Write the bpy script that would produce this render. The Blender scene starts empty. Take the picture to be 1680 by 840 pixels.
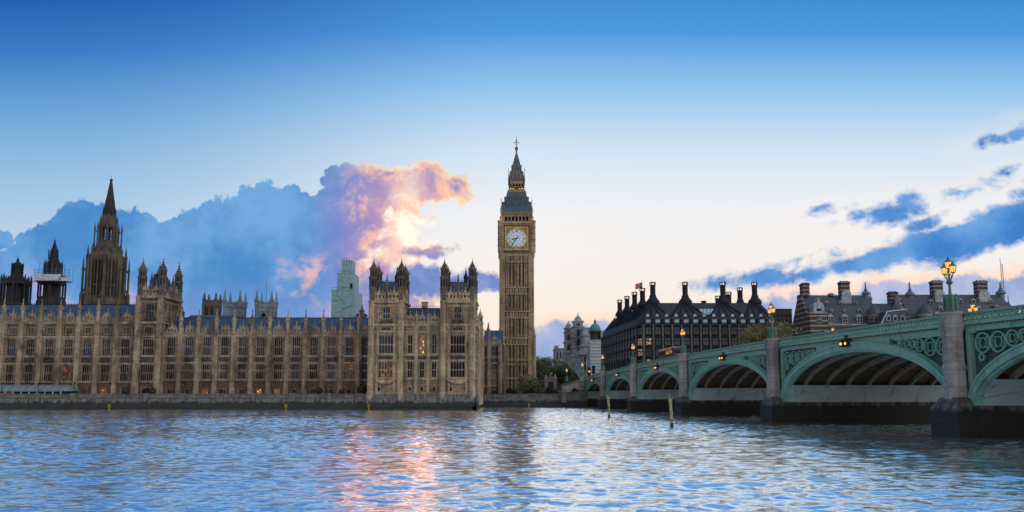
import bpy, math, random
from mathutils import Vector, Matrix
S = bpy.context.scene
R = math.radians
random.seed(7)

# ------------------------------------------------------------------ camera
F = 1243.0            # focal length in units of a 1680 wide picture
TILT = R(6.0)         # the camera looks up a little
HZ = 649.0            # row of the horizon
EYE = 3.65            # eye height above the river
cd = bpy.data.cameras.new('camera')
cd.sensor_width = 36.0
cd.lens = 36.0*F/1680.0
PPY = HZ-F*math.tan(TILT)   # row of the optical axis
cd.shift_y = (PPY-420.0)/1680.0
cd.clip_start = 0.5
cd.clip_end = 20000
cam = bpy.data.objects.new('camera', cd)
S.collection.objects.link(cam)
cam.location = (0, 0, EYE)
cam.rotation_euler = (R(90)+TILT, 0, 0)
S.camera = cam
S.render.resolution_x = 1024
S.render.resolution_y = 512
S.view_settings.view_transform = 'Standard'
S.view_settings.look = 'None'
S.view_settings.exposure = 0.0
S.view_settings.gamma = 1.0

def tan_el(py): return math.tan(TILT+math.atan((PPY-py)/F))
def Z(py, Y): return EYE+Y*tan_el(py)                       # height of what is seen in row py at distance Y
def X(px, Y, py=649.0): return (px-840.0)/F*Y*(math.cos(TILT)+tan_el(py)*math.sin(TILT))
def sky_at(px, py): return ((px-840.0)/F*(math.cos(TILT)+tan_el(py)*math.sin(TILT)), tan_el(py))
def srgb(r, g, b):
    f = lambda c: (c/255/12.92) if c/255 <= .04045 else ((c/255+.055)/1.055)**2.4
    return (f(r), f(g), f(b), 1.0)

# ------------------------------------------------------------------ node helper
class NT:
    def __init__(s, tree):
        s.t = tree; s.n = tree.nodes; s.l = tree.links
    def new(s, typ, **kw):
        nd = s.n.new(typ)
        for k, v in kw.items(): setattr(nd, k, v)
        return nd
    def put(s, sock, v):
        if v is None: return
        if isinstance(v, bpy.types.NodeSocket): s.l.new(v, sock)
        else: sock.default_value = v
    def m(s, op, a, b=None, c=None, clamp=False):
        nd = s.new('ShaderNodeMath', operation=op); nd.use_clamp = clamp
        for i, v in enumerate((a, b, c)): s.put(nd.inputs[i], v)
        return nd.outputs[0]
    def v(s, op, a, b=None, scale=None):
        nd = s.new('ShaderNodeVectorMath', operation=op)
        s.put(nd.inputs[0], a); s.put(nd.inputs[1], b)
        if scale is not None: s.put(nd.inputs['Scale'], scale)
        return nd.outputs['Value'] if op in ('LENGTH', 'DOT_PRODUCT', 'DISTANCE') else nd.outputs[0]
    def xyz(s, x, y, z):
        nd = s.new('ShaderNodeCombineXYZ')
        for i, q in enumerate((x, y, z)): s.put(nd.inputs[i], q)
        return nd.outputs[0]
    def sep(s, a):
        nd = s.new('ShaderNodeSeparateXYZ'); s.put(nd.inputs[0], a); return nd.outputs
    def mix(s, f, a, b, blend='MIX'):
        nd = s.new('ShaderNodeMix', data_type='RGBA', blend_type=blend)
        s.put(nd.inputs[0], f); s.put(nd.inputs[6], a); s.put(nd.inputs[7], b)
        return nd.outputs[2]
    def ss(s, x, a, b, lo=0.0, hi=1.0):
        nd = s.new('ShaderNodeMapRange', interpolation_type='SMOOTHSTEP')
        s.put(nd.inputs[0], x); s.put(nd.inputs[1], a); s.put(nd.inputs[2], b)
        nd.inputs[3].default_value = lo; nd.inputs[4].default_value = hi
        return nd.outputs[0]
    def noise(s, vec, scale, detail=4, rough=.55, dist=0, color=False):
        nd = s.new('ShaderNodeTexNoise')
        s.put(nd.inputs['Vector'], vec); nd.inputs['Scale'].default_value = scale
        nd.inputs['Detail'].default_value = detail; nd.inputs['Roughness'].default_value = rough
        nd.inputs['Distortion'].default_value = dist
        return nd.outputs['Color' if color else 'Fac']
    def ramp(s, f, stops, interp='LINEAR'):
        nd = s.new('ShaderNodeValToRGB'); cr = nd.color_ramp; cr.interpolation = interp
        while len(cr.elements) < len(stops): cr.elements.new(.5)
        for e, (p, c) in zip(cr.elements, stops):
            e.position = p; e.color = c if len(c) == 4 else (*c, 1)
        s.put(nd.inputs[0], f); return nd.outputs[0]

# ------------------------------------------------------------------ world: dusk sky with clouds
W = bpy.data.worlds.new('World'); S.world = W; W.use_nodes = True
W.node_tree.nodes.clear()
n = NT(W.node_tree)
SUN_AZ, SUN_EL = R(-8.6), R(4.0)      # azimuth from +Y towards +X
d_ = n.new('ShaderNodeTexCoord').outputs['Generated']
dx, dy, dz = n.sep(d_)
# tangent of elevation, and "flat" cloud coordinates on a far vertical plane to the west
hyp = n.m('SQRT', n.m('ADD', n.m('MULTIPLY', dx, dx), n.m('MULTIPLY', dy, dy)))
el = n.m('DIVIDE', dz, n.m('MAXIMUM', hyp, .08))
ys = n.m('MAXIMUM', dy, .12)
u = n.m('DIVIDE', dx, ys)
v = n.m('DIVIDE', dz, ys)
P = n.xyz(n.m('MULTIPLY', u, F/1000), n.m('MULTIPLY', v, F/1000), 0.0)
def sk_(px, py):
    a, b = sky_at(px, py); return (a*F/1000, b*F/1000, 0)
west = n.ss(dy, .12, .35)
# clear sky, mixed from a sunset side and a deeper side
t = n.m('ADD', el, n.m('MULTIPLY', n.m('SUBTRACT', v, el), west), clamp=True)
left = n.ramp(t, [(0, srgb(190,185,220)), (.08, srgb(200,200,228)), (.2, srgb(196,216,238)), (.27, srgb(166,204,236)),
                  (.38, srgb(112,172,224)), (.47, srgb(56,128,205)), (.56, srgb(22,92,180)), (.78, srgb(84,142,204)), (1, srgb(112,160,206))])
mid = n.ramp(t, [(0, srgb(252,222,204)), (.07, srgb(255,234,216)), (.15, srgb(255,247,238)), (.24, srgb(250,250,252)), (.33, srgb(216,235,252)),
                 (.42, srgb(150,204,246)), (.5, srgb(78,158,230)), (.62, srgb(40,120,206)), (.78, srgb(104,164,220)), (1, srgb(130,174,214))])
az = n.m('DIVIDE', dx, n.m('MAXIMUM', hyp, .05))
clear = n.mix(n.ss(az, -.55, .04), left, mid)
east = n.ramp(t, [(0, (.42,.40,.42,1)), (.22, (.85,.80,.78,1)), (.5, (1.55,1.46,1.38,1)), (.75, (1.1,1.12,1.16,1)), (1, (.30,.44,.70,1))])
east = n.mix(n.ss(dx, -.8, .8), n.mix(.55, east, (0,0,0,1)), n.v('SCALE', east, scale=1.55))
clear = n.mix(n.ss(dy, -.15, .25), east, clear)
sk = n.new('ShaderNodeTexSky', sky_type='NISHITA'); sk.sun_disc = False
sk.sun_elevation = SUN_EL; sk.sun_rotation = SUN_AZ; sk.altitude = 10; sk.dust_density = .6
SKY_STRENGTH = .05
nish = n.v('SCALE', sk.outputs[0], scale=SKY_STRENGTH)
clear = n.mix(.08, clear, nish)

# warp for billowing edges
w1 = n.noise(P, 7, 7, .62, color=True)
w2 = n.noise(P, 26, 5, .6, color=True)
wv = n.v('ADD', n.v('SCALE', n.v('SUBTRACT', w1, (.5,.5,.5)), scale=.050), n.v('SCALE', n.v('SUBTRACT', w2, (.5,.5,.5)), scale=.016))
PW = n.v('ADD', P, wv)
big = n.noise(P, 5.5, 8, .6)
fine = n.noise(n.v('ADD', P, (3.1, 1.7, 0)), 18, 7, .62, dist=.4)
def billow(vec, sc):
    nd = n.new('ShaderNodeTexVoronoi', feature='F1', voronoi_dimensions='2D'); n.put(nd.inputs['Vector'], vec); nd.inputs['Scale'].default_value = sc
    return n.m('SUBTRACT', .42, nd.outputs['Distance'])
bil = n.m('ADD', n.m('MULTIPLY', billow(n.v('ADD', P, n.v('SCALE', wv, scale=.6)), 20), .017), n.m('ADD', n.m('MULTIPLY', billow(PW, 46), .010), n.m('MULTIPLY', billow(PW, 105), .0065)))
def blobs(vec, lst, rot=0.0):
    # union of ellipses (centre and radii in thousandths), as an approximate signed distance
    acc = None
    for (cx, cy, rx, ry) in lst:
        q = n.v('MULTIPLY', n.v('SUBTRACT', vec, (sk_(cx, cy) if not rot else (cx, cy, 0))), (1000/rx, 1000/ry, 0))
        q = n.m('MULTIPLY', n.m('SUBTRACT', 1.0, n.v('LENGTH', q)), min(rx, ry)/1000)
        acc = q if acc is None else n.m('MAXIMUM', acc, q)
    return acc
# --- the large cumulus bank on the left
bank = blobs(PW, [(145,400,75,85),(95,430,85,75),(30,470,75,72),(-20,402,42,26),(200,410,80,82),(250,440,60,80),(300,420,80,72),(365,400,80,84),
                  (435,385,85,92),(490,400,70,92),(480,318,32,24),(300,500,420,120),(560,345,48,72),(600,330,50,56),(600,420,90,90),(-120,480,150,90)])
anvil = blobs(PW, [(572,305,50,42),(600,335,56,56),(640,306,58,40),(695,300,62,38),(742,308,38,30),(640,350,40,34),(668,340,34,26)])
low = blobs(PW, [(690,462,70,30),(790,462,55,26),(742,470,50,22),(640,470,50,22),(695,416,48,10),(725,410,26,8)])
wis = n.m('MULTIPLY', n.m('SUBTRACT', fine, .5), .05)
bigd = n.m('MAXIMUM', bank, anvil)
bigd = n.m('ADD', bigd, n.m('ADD', bil, n.m('MULTIPLY', wis, .12)))
mA = n.ss(bigd, -.001, .0045)
# distance to the hidden sun glow
sunP = sk_(680, 372)
sd = n.v('LENGTH', n.v('MULTIPLY', n.v('SUBTRACT', n.v('ADD', P, n.v('SCALE', wv, scale=.8)), sunP), (1.0, .72, 0)))
glow = n.ss(sd, .145, .03)
core = n.ss(n.v('LENGTH', n.v('MULTIPLY', n.v('SUBTRACT', PW, sk_(672, 378)), (1.35, .62, 0))), .075, .025)
rimsun = n.m('MULTIPLY', n.ss(sd, .17, .07), n.ss(bigd, .014, .002))
body = n.mix(n.ss(n.m('ADD', big, n.m('MULTIPLY', bil, 4.0)), .36, .68), srgb(76,138,202), srgb(116,172,224))
body = n.mix(n.ss(v, .17, .02), body, srgb(158,164,212))
pinkpatch = n.m('MULTIPLY', n.ss(n.m('ADD', big, n.m('MULTIPLY', fine, .35)), .66, .80), n.ss(sd, .34, .12))
lav = n.mix(n.ss(fine, .35, .65), srgb(104,136,208), srgb(150,152,208))
body = n.mix(n.m('MULTIPLY', n.ss(sd, .22, .09), .8), body, lav)
pk = n.mix(n.ss(n.m('ADD', fine, n.m('MULTIPLY', bil, 5.0)), .40, .72), srgb(222,158,176), srgb(255,206,176))
cell = n.ss(n.m('ADD', bil, n.m('MULTIPLY', n.m('SUBTRACT', fine, .5), .05)), -.003, .009)
body = n.mix(n.m('MULTIPLY', n.m('MULTIPLY', cell, n.ss(sd, .17, .06)), .85), body, srgb(255,196,170))
body = n.mix(n.m('MULTIPLY', n.m('MULTIPLY', n.m('SUBTRACT', 1.0, cell), n.ss(sd, .19, .09)), .55), body, srgb(140,140,202))
body = n.mix(n.m('MULTIPLY', n.m('MULTIPLY', glow, .6), n.ss(n.m('ADD', fine, n.m('MULTIPLY', n.ss(sd, .22, .05), .26)), .50, .66)), body, pk)
body = n.mix(n.m('MULTIPLY', n.ss(n.v('LENGTH', n.v('MULTIPLY', n.v('SUBTRACT', PW, sk_(510, 462)), (1, 2.0, 0))), .12, .03), n.m('MULTIPLY', n.ss(n.m('ADD', fine, n.m('MULTIPLY', bil, 4)), .46, .66), .8)), body, srgb(246,190,186))
body = n.mix(n.m('MULTIPLY', n.ss(big, .5, .66), n.ss(n.m('ABSOLUTE', n.m('SUBTRACT', v, .12)), .08, .0)), body, srgb(196,168,206))
tip = n.ss(n.v('LENGTH', n.v('SUBTRACT', PW, sk_(752, 312))), .075, .02)
body = n.mix(n.m('MULTIPLY', tip, n.ss(n.m('ADD', fine, n.m('MULTIPLY', bil, 4.0)), .36, .56)), body, srgb(255,204,172))
body = n.mix(rimsun, body, srgb(255,228,188))
bright = n.mix(n.ss(fine, .4, .58), (1.0, .66, .50, 1), (1.18, 1.02, .78, 1))
colA = n.mix(core, body, bright)
sky = n.mix(n.m('MULTIPLY', mA, west), clear, colA)
# glow streaming out from under the anvil
under = blobs(PW, [(656,375,36,52),(690,412,50,24),(640,425,44,30),(700,352,44,18),(672,345,40,20)])
mU = n.m('MULTIPLY', n.ss(n.m('ADD', under, n.m('ADD', n.m('MULTIPLY', wis, 1.3), n.m('MULTIPLY', bil, .8))), -.002, .022), west)
sky = n.mix(mU, sky, n.mix(n.ss(n.m('ADD', fine, n.m('MULTIPLY', bil, 4)), .40, .60), (1.0, .66, .54, 1), (1.15, 1.02, .84, 1)))
mL = n.m('MULTIPLY', n.ss(n.m('ADD', low, n.m('ADD', n.m('MULTIPLY', bil, .7), n.m('MULTIPLY', wis, .3))), -.002, .010), west)
lowc = n.mix(n.ss(fine, .35, .65), srgb(108,136,198), srgb(140,158,212))
lowc = n.mix(n.m('MULTIPLY', n.ss(v, .175, .22), n.ss(sd, .25, .05)), lowc, srgb(245,160,150))
sky = n.mix(mL, sky, lowc)
# --- long blue streaks on the right
ca, sa = math.cos(R(13)), math.sin(R(13))
PR = n.xyz(n.v('DOT_PRODUCT', P, (ca, sa, 0)), n.v('DOT_PRODUCT', P, (-sa, ca, 0)), 0.0)
w3 = n.noise(n.v('MULTIPLY', PR, (1, 2.2, 0)), 9, 7, .64, color=True)
PRW = n.v('ADD', PR, n.v('MULTIPLY', n.v('SUBTRACT', w3, (.5,.5,.5)), (.095, .055, 0)))
def rb(px, py, rx, ry):
    x, y, _ = sk_(px, py); return (x*ca+y*sa, -x*sa+y*ca, rx, ry)
streak = blobs(PRW, [rb(1190,466,70,15), rb(1250,456,90,20), rb(1330,446,110,20), rb(1440,424,130,25), rb(1560,394,140,34), rb(1680,362,130,40),
                     rb(1465,350,62,20), rb(1488,332,24,16), rb(1510,345,30,12), rb(1440,345,30,9), rb(1410,356,44,12), rb(1525,362,36,16), rb(1567,318,34,10), rb(1620,300,26,10), rb(1655,284,34,11),
                     rb(1640,222,46,13), rb(1680,212,52,17), rb(1672,318,26,10), rb(1345,350,34,7), rb(1380,413,60,5), rb(1300,424,40,3), rb(1800,320,140,70), rb(1780,200,90,26)], rot=1)
mS = n.m('MULTIPLY', n.ss(n.m('ADD', streak, n.m('ADD', n.m('MULTIPLY', bil, .25), n.m('MULTIPLY', wis, .85))), -.004, .013), west)
stc = n.mix(n.ss(big, .36, .62), srgb(62,128,204), srgb(112,166,224))
sky = n.mix(n.m('MULTIPLY', n.m('MULTIPLY', n.ss(streak, -.03, .0), .22), west), sky, srgb(255,238,228))
sky = n.mix(mS, sky, stc)
# --- low lavender bank on the right horizon
bankR = blobs(PW, [(1560,500,190,52),(1690,500,120,56),(1420,510,60,34),(1330,520,120,40),(950,570,110,46),(1040,560,70,34),(1800,480,160,60)])
bankR = n.m('ADD', bankR, n.m('MULTIPLY', bil, .8))
mR = n.m('MULTIPLY', n.ss(bankR, -.001, .010), west)
sky = n.mix(n.m('MULTIPLY', n.ss(bankR, -.014, .0), west), sky, srgb(255,226,208))
sky = n.mix(mR, sky, n.mix(n.ss(big, .4, .62), srgb(150,170,214), srgb(192,198,224)))
bg = n.new('ShaderNodeBackground'); n.l.new(sky, bg.inputs[0]); bg.inputs[1].default_value = 1.0
wo = n.new('ShaderNodeOutputWorld'); n.l.new(bg.outputs[0], wo.inputs[0])
W.cycles.sampling_method = 'MANUAL'; W.cycles.sample_map_resolution = 512

# ------------------------------------------------------------------ the low sun behind the clouds
sl = bpy.data.lights.new('sun', 'SUN'); sl.energy = .055; sl.angle = R(10); sl.color = (1, .36, .17)
so = bpy.data.objects.new('sun', sl); S.collection.objects.link(so)
sdir = Vector((math.sin(SUN_AZ)*math.cos(SUN_EL+R(5)), math.cos(SUN_AZ)*math.cos(SUN_EL+R(5)), math.sin(SUN_EL+R(5))))
so.rotation_euler = sdir.to_track_quat('Z', 'Y').to_euler()
so.location = (0, 0, 400)
# ------------------------------------------------------------------ materials
MATS = {}
def mat(name):
    m = bpy.data.materials.new(name); m.use_nodes = True; m.node_tree.nodes.clear()
    k = NT(m.node_tree)
    b = k.new('ShaderNodeBsdfPrincipled'); o = k.new('ShaderNodeOutputMaterial')
    k.l.new(b.outputs[0], o.inputs[0]); MATS[name] = m
    k.pos = k.new('ShaderNodeNewGeometry').outputs['Position']
    return m, k, b
def bump(k, b, h, strength=.4, dist=.05):
    bn = k.new('ShaderNodeBump'); bn.inputs['Strength'].default_value = strength; bn.inputs['Distance'].default_value = dist
    k.l.new(h, bn.inputs['Height']); k.l.new(bn.outputs[0], b.inputs['Normal'])
def stone(name, light, dark, patch=None, course=.45, rough=.88, streak=.5, bv=.30):
    m, k, b = mat(name)
    big = k.noise(k.pos, .22, 5, .6)
    vert = k.noise(k.v('MULTIPLY', k.pos, (1.0, 1.0, .14)), .9, 5, .65)
    fin = k.noise(k.pos, 3.2, 4, .6)
    f = k.ss(k.m('ADD', k.m('MULTIPLY', big, .5), k.m('ADD', k.m('MULTIPLY', vert, streak), k.m('MULTIPLY', fin, .5-streak*.5))), .46, .72)
    c = k.mix(f, (*dark, 1), (*light, 1))
    if patch:
        c = k.mix(k.ss(k.noise(k.v('ADD', k.pos, (7, 3, 1)), .45, 5, .65), .48, .66), c, (*patch, 1))
    soot = k.ss(k.noise(k.v('ADD', k.v('MULTIPLY', k.pos, (1, 1, .6)), (11, 5, 2)), .10, 5, .62), .50, .66)
    c = k.mix(k.m('MULTIPLY', soot, .5), c, tuple(q*.8 for q in dark)+(1,))
    # ashlar courses
    px, py, pz = k.sep(k.pos)
    row = k.m('FLOOR', k.m('DIVIDE', pz, course))
    cell = k.xyz(k.m('FLOOR', k.m('ADD', k.m('DIVIDE', k.m('ADD', px, py), course*2.1), k.m('MULTIPLY', row, .5))), row, 0.0)
    wn = k.new('ShaderNodeTexWhiteNoise', noise_dimensions='2D'); k.l.new(cell, wn.inputs['Vector'])
    c = k.mix(bv, c, k.mix(wn.outputs['Value'], (.45,.45,.45,1), (1.5,1.45,1.4,1)), 'MULTIPLY')
    joint = k.ss(k.m('ABSOLUTE', k.m('SUBTRACT', k.m('FRACT', k.m('DIVIDE', pz, course)), .5)), .44, .49)
    c = k.mix(k.m('MULTIPLY', joint, .35), c, (dark[0]*.5, dark[1]*.5, dark[2]*.5, 1))
    k.l.new(c, b.inputs['Base Color']); b.inputs['Roughness'].default_value = rough
    bump(k, b, k.m('ADD', fin, k.m('MULTIPLY', joint, -.4)), .6, .06)
    return m
def plain(name, col, rough=.6, metal=0.0, var=.25, scale=1.2, dark=None, spec=.5):
    m, k, b = mat(name)
    nz = k.noise(k.pos, scale, 5, .6)
    d = dark or tuple(c*(1-var) for c in col)
    l = tuple(min(1, c*(1+var*.5)) for c in col)
    k.l.new(k.mix(k.ss(nz, .3, .7), (*d, 1), (*l, 1)), b.inputs['Base Color'])
    b.inputs['Roughness'].default_value = rough; b.inputs['Metallic'].default_value = metal
    b.inputs['Specular IOR Level'].default_value = spec
    bump(k, b, k.noise(k.pos, scale*4, 3), .25, .02)
    return m
def glow(name, col, strength, base=(.3,.2,.1)):
    m, k, b = mat(name)
    b.inputs['Base Color'].default_value = (*base, 1)
    b.inputs['Emission Color'].default_value = (*col, 1); b.inputs['Emission Strength'].default_value = strength
    b.inputs['Roughness'].default_value = .3
    return m
def glass(name, lo, hi, rough=.12):
    m, k, b = mat(name)
    oi = k.new('ShaderNodeObjectInfo').outputs['Random']
    nz = k.noise(k.pos, .9, 3, .5)
    k.l.new(k.mix(k.m('MULTIPLY', k.m('ADD', oi, nz), .5), (*lo, 1), (*hi, 1)), b.inputs['Base Color'])
    b.inputs['Roughness'].default_value = rough; b.inputs['Specular IOR Level'].default_value = .16
    bump(k, b, k.noise(k.pos, 1.6, 2), .12, .05)
    return m
def lit_glass(name, col, strength):
    # panes with a lamp-lit room behind: brighter in patches
    m, k, b = mat(name)
    nz = k.m('ADD', .10, k.ss(k.noise(k.pos, 1.5, 1, .5), .60, .70))
    b.inputs['Base Color'].default_value = (.03,.03,.03,1); b.inputs['Roughness'].default_value = .12
    b.inputs['Emission Color'].default_value = (*col, 1)
    k.l.new(k.m('MULTIPLY', nz, strength), b.inputs['Emission Strength'])
    return m
def banded(name, brick, band, period, duty, off=0.0):
    # red brick with white stone courses
    m, k, b = mat(name)
    px, py, pz = k.sep(k.pos)
    fr = k.m('FRACT', k.m('DIVIDE', k.m('ADD', pz, off), period))
    msk = k.ss(fr, duty-.02, duty+.02, 1, 0)
    nz = k.noise(k.pos, 1.4, 5, .65)
    bc = k.mix(nz, tuple(c*.6 for c in brick)+(1,), tuple(c*1.3 for c in brick)+(1,))
    wc = k.mix(nz, tuple(c*.7 for c in band)+(1,), tuple(c*1.15 for c in band)+(1,))
    k.l.new(k.mix(msk, bc, wc), b.inputs['Base Color']); b.inputs['Roughness'].default_value = .85
    bump(k, b, k.noise(k.pos, 6, 3), .4, .03)
    return m
def roofing(name, col, course=.5, rough=.5):
    m, k, b = mat(name)
    px, py, pz = k.sep(k.pos)
    row = k.m('FLOOR', k.m('DIVIDE', pz, course))
    cell = k.xyz(k.m('FLOOR', k.m('ADD', k.m('DIVIDE', k.m('ADD', px, k.m('MULTIPLY', py, .9)), course*1.3), k.m('MULTIPLY', row, .5))), row, 0.0)
    wn = k.new('ShaderNodeTexWhiteNoise', noise_dimensions='2D'); k.l.new(cell, wn.inputs['Vector'])
    nz = k.noise(k.pos, .5, 5, .65)
    f = k.m('ADD', k.m('MULTIPLY', wn.outputs['Value'], .45), k.m('MULTIPLY', nz, .55))
    k.l.new(k.mix(f, tuple(c*.45 for c in col)+(1,), tuple(c*1.5 for c in col)+(1,)), b.inputs['Base Color'])
    b.inputs['Roughness'].default_value = rough
    bump(k, b, k.m('FRACT', k.m('DIVIDE', pz, course)), .5, .06)
    return m

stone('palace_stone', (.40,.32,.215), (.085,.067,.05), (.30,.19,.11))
stone('palace_wall', (.135,.092,.06), (.03,.024,.021), (.20,.105,.05))  # reddish panel stone, its colour darkened further to deepen the shaded recesses
stone('pavilion_stone', (.49,.375,.24), (.14,.108,.078), (.38,.245,.14))
stone('pavilion_wall', (.30,.21,.13), (.085,.062,.045), (.34,.195,.10))
stone('carved_stone', (.12,.09,.065), (.025,.02,.017))
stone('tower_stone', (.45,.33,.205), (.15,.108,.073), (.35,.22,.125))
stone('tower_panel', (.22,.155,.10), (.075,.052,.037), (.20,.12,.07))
stone('dark_stone', (.045,.04,.04), (.015,.015,.018))
stone('lantern_stone', (.145,.12,.095), (.036,.031,.030), (.12,.085,.05))
stone('spire_stone', (.17,.135,.09), (.042,.034,.028), (.13,.09,.052))
stone('church_stone', (.15,.125,.10), (.05,.042,.04))
stone('hazy_pale_stone', (.24,.30,.34), (.10,.13,.16))  # pale stone with distant haze mixed into its bluish colour
stone('grey_stone', (.42,.43,.45), (.17,.18,.20), course=.9)
stone('pier_stone', (.38,.37,.335), (.16,.15,.135), (.27,.19,.13), course=1.1, bv=.10)
stone('quay_stone', (.17,.16,.14), (.06,.058,.055), course=.6)
stone('sandstone', (.19,.155,.15), (.10,.085,.082), course=1.4, streak=.3)
# river wall: pale above the tide mark, weed and slime below
def tidal(name, light, dark, weed, level):
    m, k, b = mat(name)
    px, py, pz = k.sep(k.pos)
    nz = k.noise(k.pos, .5, 6, .65); fn = k.noise(k.v('MULTIPLY', k.pos, (1,1,.2)), 1.6, 5, .65)
    c = k.mix(k.ss(fn, .35, .65), (*dark, 1), (*light, 1))
    row = k.m('FRACT', k.m('DIVIDE', pz, .75))
    c = k.mix(k.m('MULTIPLY', k.ss(row, .1, .03), .6), c, (*(q*.4 for q in dark), 1))
    wd = k.mix(nz, tuple(q*.5 for q in weed)+(1,), tuple(q*1.6 for q in weed)+(1,))
    wd = k.mix(k.m('MULTIPLY', k.ss(fn, .56, .72), .55), wd, (*(q*.8 for q in dark), 1))
    wd = k.mix(k.m('MULTIPLY', k.ss(row, .1, .03), .5), wd, (.05,.048,.043,1))
    lv = k.m('ADD', pz, k.m('ADD', k.m('MULTIPLY', k.m('SUBTRACT', nz, .5), 1.6), k.m('MULTIPLY', k.m('SUBTRACT', fn, .5), 1.4)))
    c = k.mix(k.ss(lv, level-.25, level+.25, 1, 0), c, wd)
    k.l.new(c, b.inputs['Base Color']); b.inputs['Roughness'].default_value = .75
    bump(k, b, fn, .6, .08)
tidal('river_wall', (.185,.17,.145), (.065,.06,.055), (.016,.020,.017), 2.0)
tidal('tide_stone', (.14,.115,.10), (.045,.037,.032), (.012,.011,.010), 2.5)
roofing('iron_roof', (.038,.060,.110), .55, .42)
roofing('tower_roof', (.055,.085,.115), .6, .4)
roofing('slate_roof', (.055,.070,.085), .4, .6)
roofing('bronze_roof', (.032,.034,.046), .7, .75)
plain('bronze', (.022,.025,.034), .7, spec=.2)
plain('dark_iron', (.014,.015,.02), .6, spec=.25)
plain('lead', (.12,.15,.17), .5)
plain('copper_green', (.10,.24,.25), .6)
plain('gold', (.62,.42,.13), .38, .6)
plain('dull_gold', (.30,.19,.07), .6)
plain('white_dial', (.80,.87,.95), .45, var=.04)
plain('dial_blue', (.02,.028,.05), .4)
plain('white_paint', (.62,.62,.62), .6)
plain('concrete', (.30,.29,.28), .8)
plain('asphalt', (.05,.05,.052), .85)
plain('soil', (.08,.07,.05), .95)
plain('dark_brick', (.055,.042,.038), .9)
plain('chain_iron', (.03,.03,.034), .6)
plain('timber_post', (.38,.33,.17), .8, var=.6, scale=3)
plain('yellow_paint', (.40,.27,.03), .7)
plain('red_paint', (.32,.05,.035), .35)
plain('bus_red', (.085,.022,.018), .35)
plain('cream_paint', (.6,.55,.45), .4)
plain('navy_cloth', (.025,.035,.075), .9)
plain('grey_cloth', (.10,.10,.11), .9)
plain('dark_cloth', (.03,.03,.035), .9)
plain('skin', (.42,.25,.18), .6, var=.1)
plain('hair', (.05,.03,.02), .7)
plain('tyre', (.02,.02,.02), .8)
plain('flag_cloth', (.42,.20,.20), .9)
plain('flag_blue', (.03,.05,.2), .9); plain('flag_white', (.7,.7,.7), .9); plain('flag_red', (.5,.03,.03), .9)
plain('bark', (.07,.05,.035), .95)
plain('tent_metal', (.42,.46,.47), .5)
# bridge paint: pale sea green with rust and dirt
def bridge_paint(name, col, dirt, amt):
    m, k, b = mat(name)
    nz = k.noise(k.pos, .5, 6, .65); st = k.noise(k.v('MULTIPLY', k.pos, (1,1,.12)), 1.1, 5, .65)
    c = k.mix(nz, tuple(q*.72 for q in col)+(1,), tuple(q*1.2 for q in col)+(1,))
    c = k.mix(k.m('MULTIPLY', k.ss(st, .52, .74), amt), c, (*dirt, 1))
    px, py, pz = k.sep(k.pos)
    jt = k.ss(k.m('ABSOLUTE', k.m('SUBTRACT', k.m('FRACT', k.m('DIVIDE', py, 2.6)), .5)), .485, .495)
    c = k.mix(k.m('MULTIPLY', jt, .55), c, (*dirt, 1))
    c = k.mix(k.m('MULTIPLY', k.ss(k.noise(k.pos, 1.7, 6, .7), .62, .74), .6), c, (.20,.10,.05,1))
    k.l.new(c, b.inputs['Base Color']); b.inputs['Roughness'].default_value = .5
    bump(k, b, k.noise(k.pos, 3, 4), .25, .03)
bridge_paint('bridge_green', (.225,.43,.325), (.075,.13,.10), .7)
bridge_paint('bridge_pale', (.38,.49,.47), (.10,.14,.12), .7)
bridge_paint('bridge_rib', (.30,.27,.20), (.10,.10,.07), .7)
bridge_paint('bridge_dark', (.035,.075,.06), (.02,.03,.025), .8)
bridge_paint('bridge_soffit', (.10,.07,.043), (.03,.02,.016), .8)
plain('bridge_rust', (.27,.15,.06), .7, var=.7, scale=4)
plain('lamp_green', (.06,.17,.12), .45)
# sheeting round scaffolds
m, k, b = mat('sheeting')
px, py, pz = k.sep(k.pos)
fold = k.noise(k.v('MULTIPLY', k.pos, (.6,.6,1.6)), 1.0, 6, .65)
ln = k.ss(k.m('ABSOLUTE', k.m('SUBTRACT', k.m('FRACT', k.m('DIVIDE', pz, 2.0)), .5)), .43, .48)
c = k.mix(k.ss(fold, .3, .7), (.17,.30,.34,1), (.31,.48,.52,1))
c = k.mix(k.m('MULTIPLY', ln, .45), c, (.38,.52,.56,1))
k.l.new(c, b.inputs['Base Color']); b.inputs['Roughness'].default_value = .55
bump(k, b, fold, .5, .3)
m, k, b = mat('white_sheeting')
fold = k.noise(k.v('MULTIPLY', k.pos, (.6,.6,1.6)), 1.6, 6, .65)
k.l.new(k.mix(k.ss(fold, .3, .7), (.30,.36,.40,1), (.62,.68,.70,1)), b.inputs['Base Color']); bump(k, b, fold, .8, .3)
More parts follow.
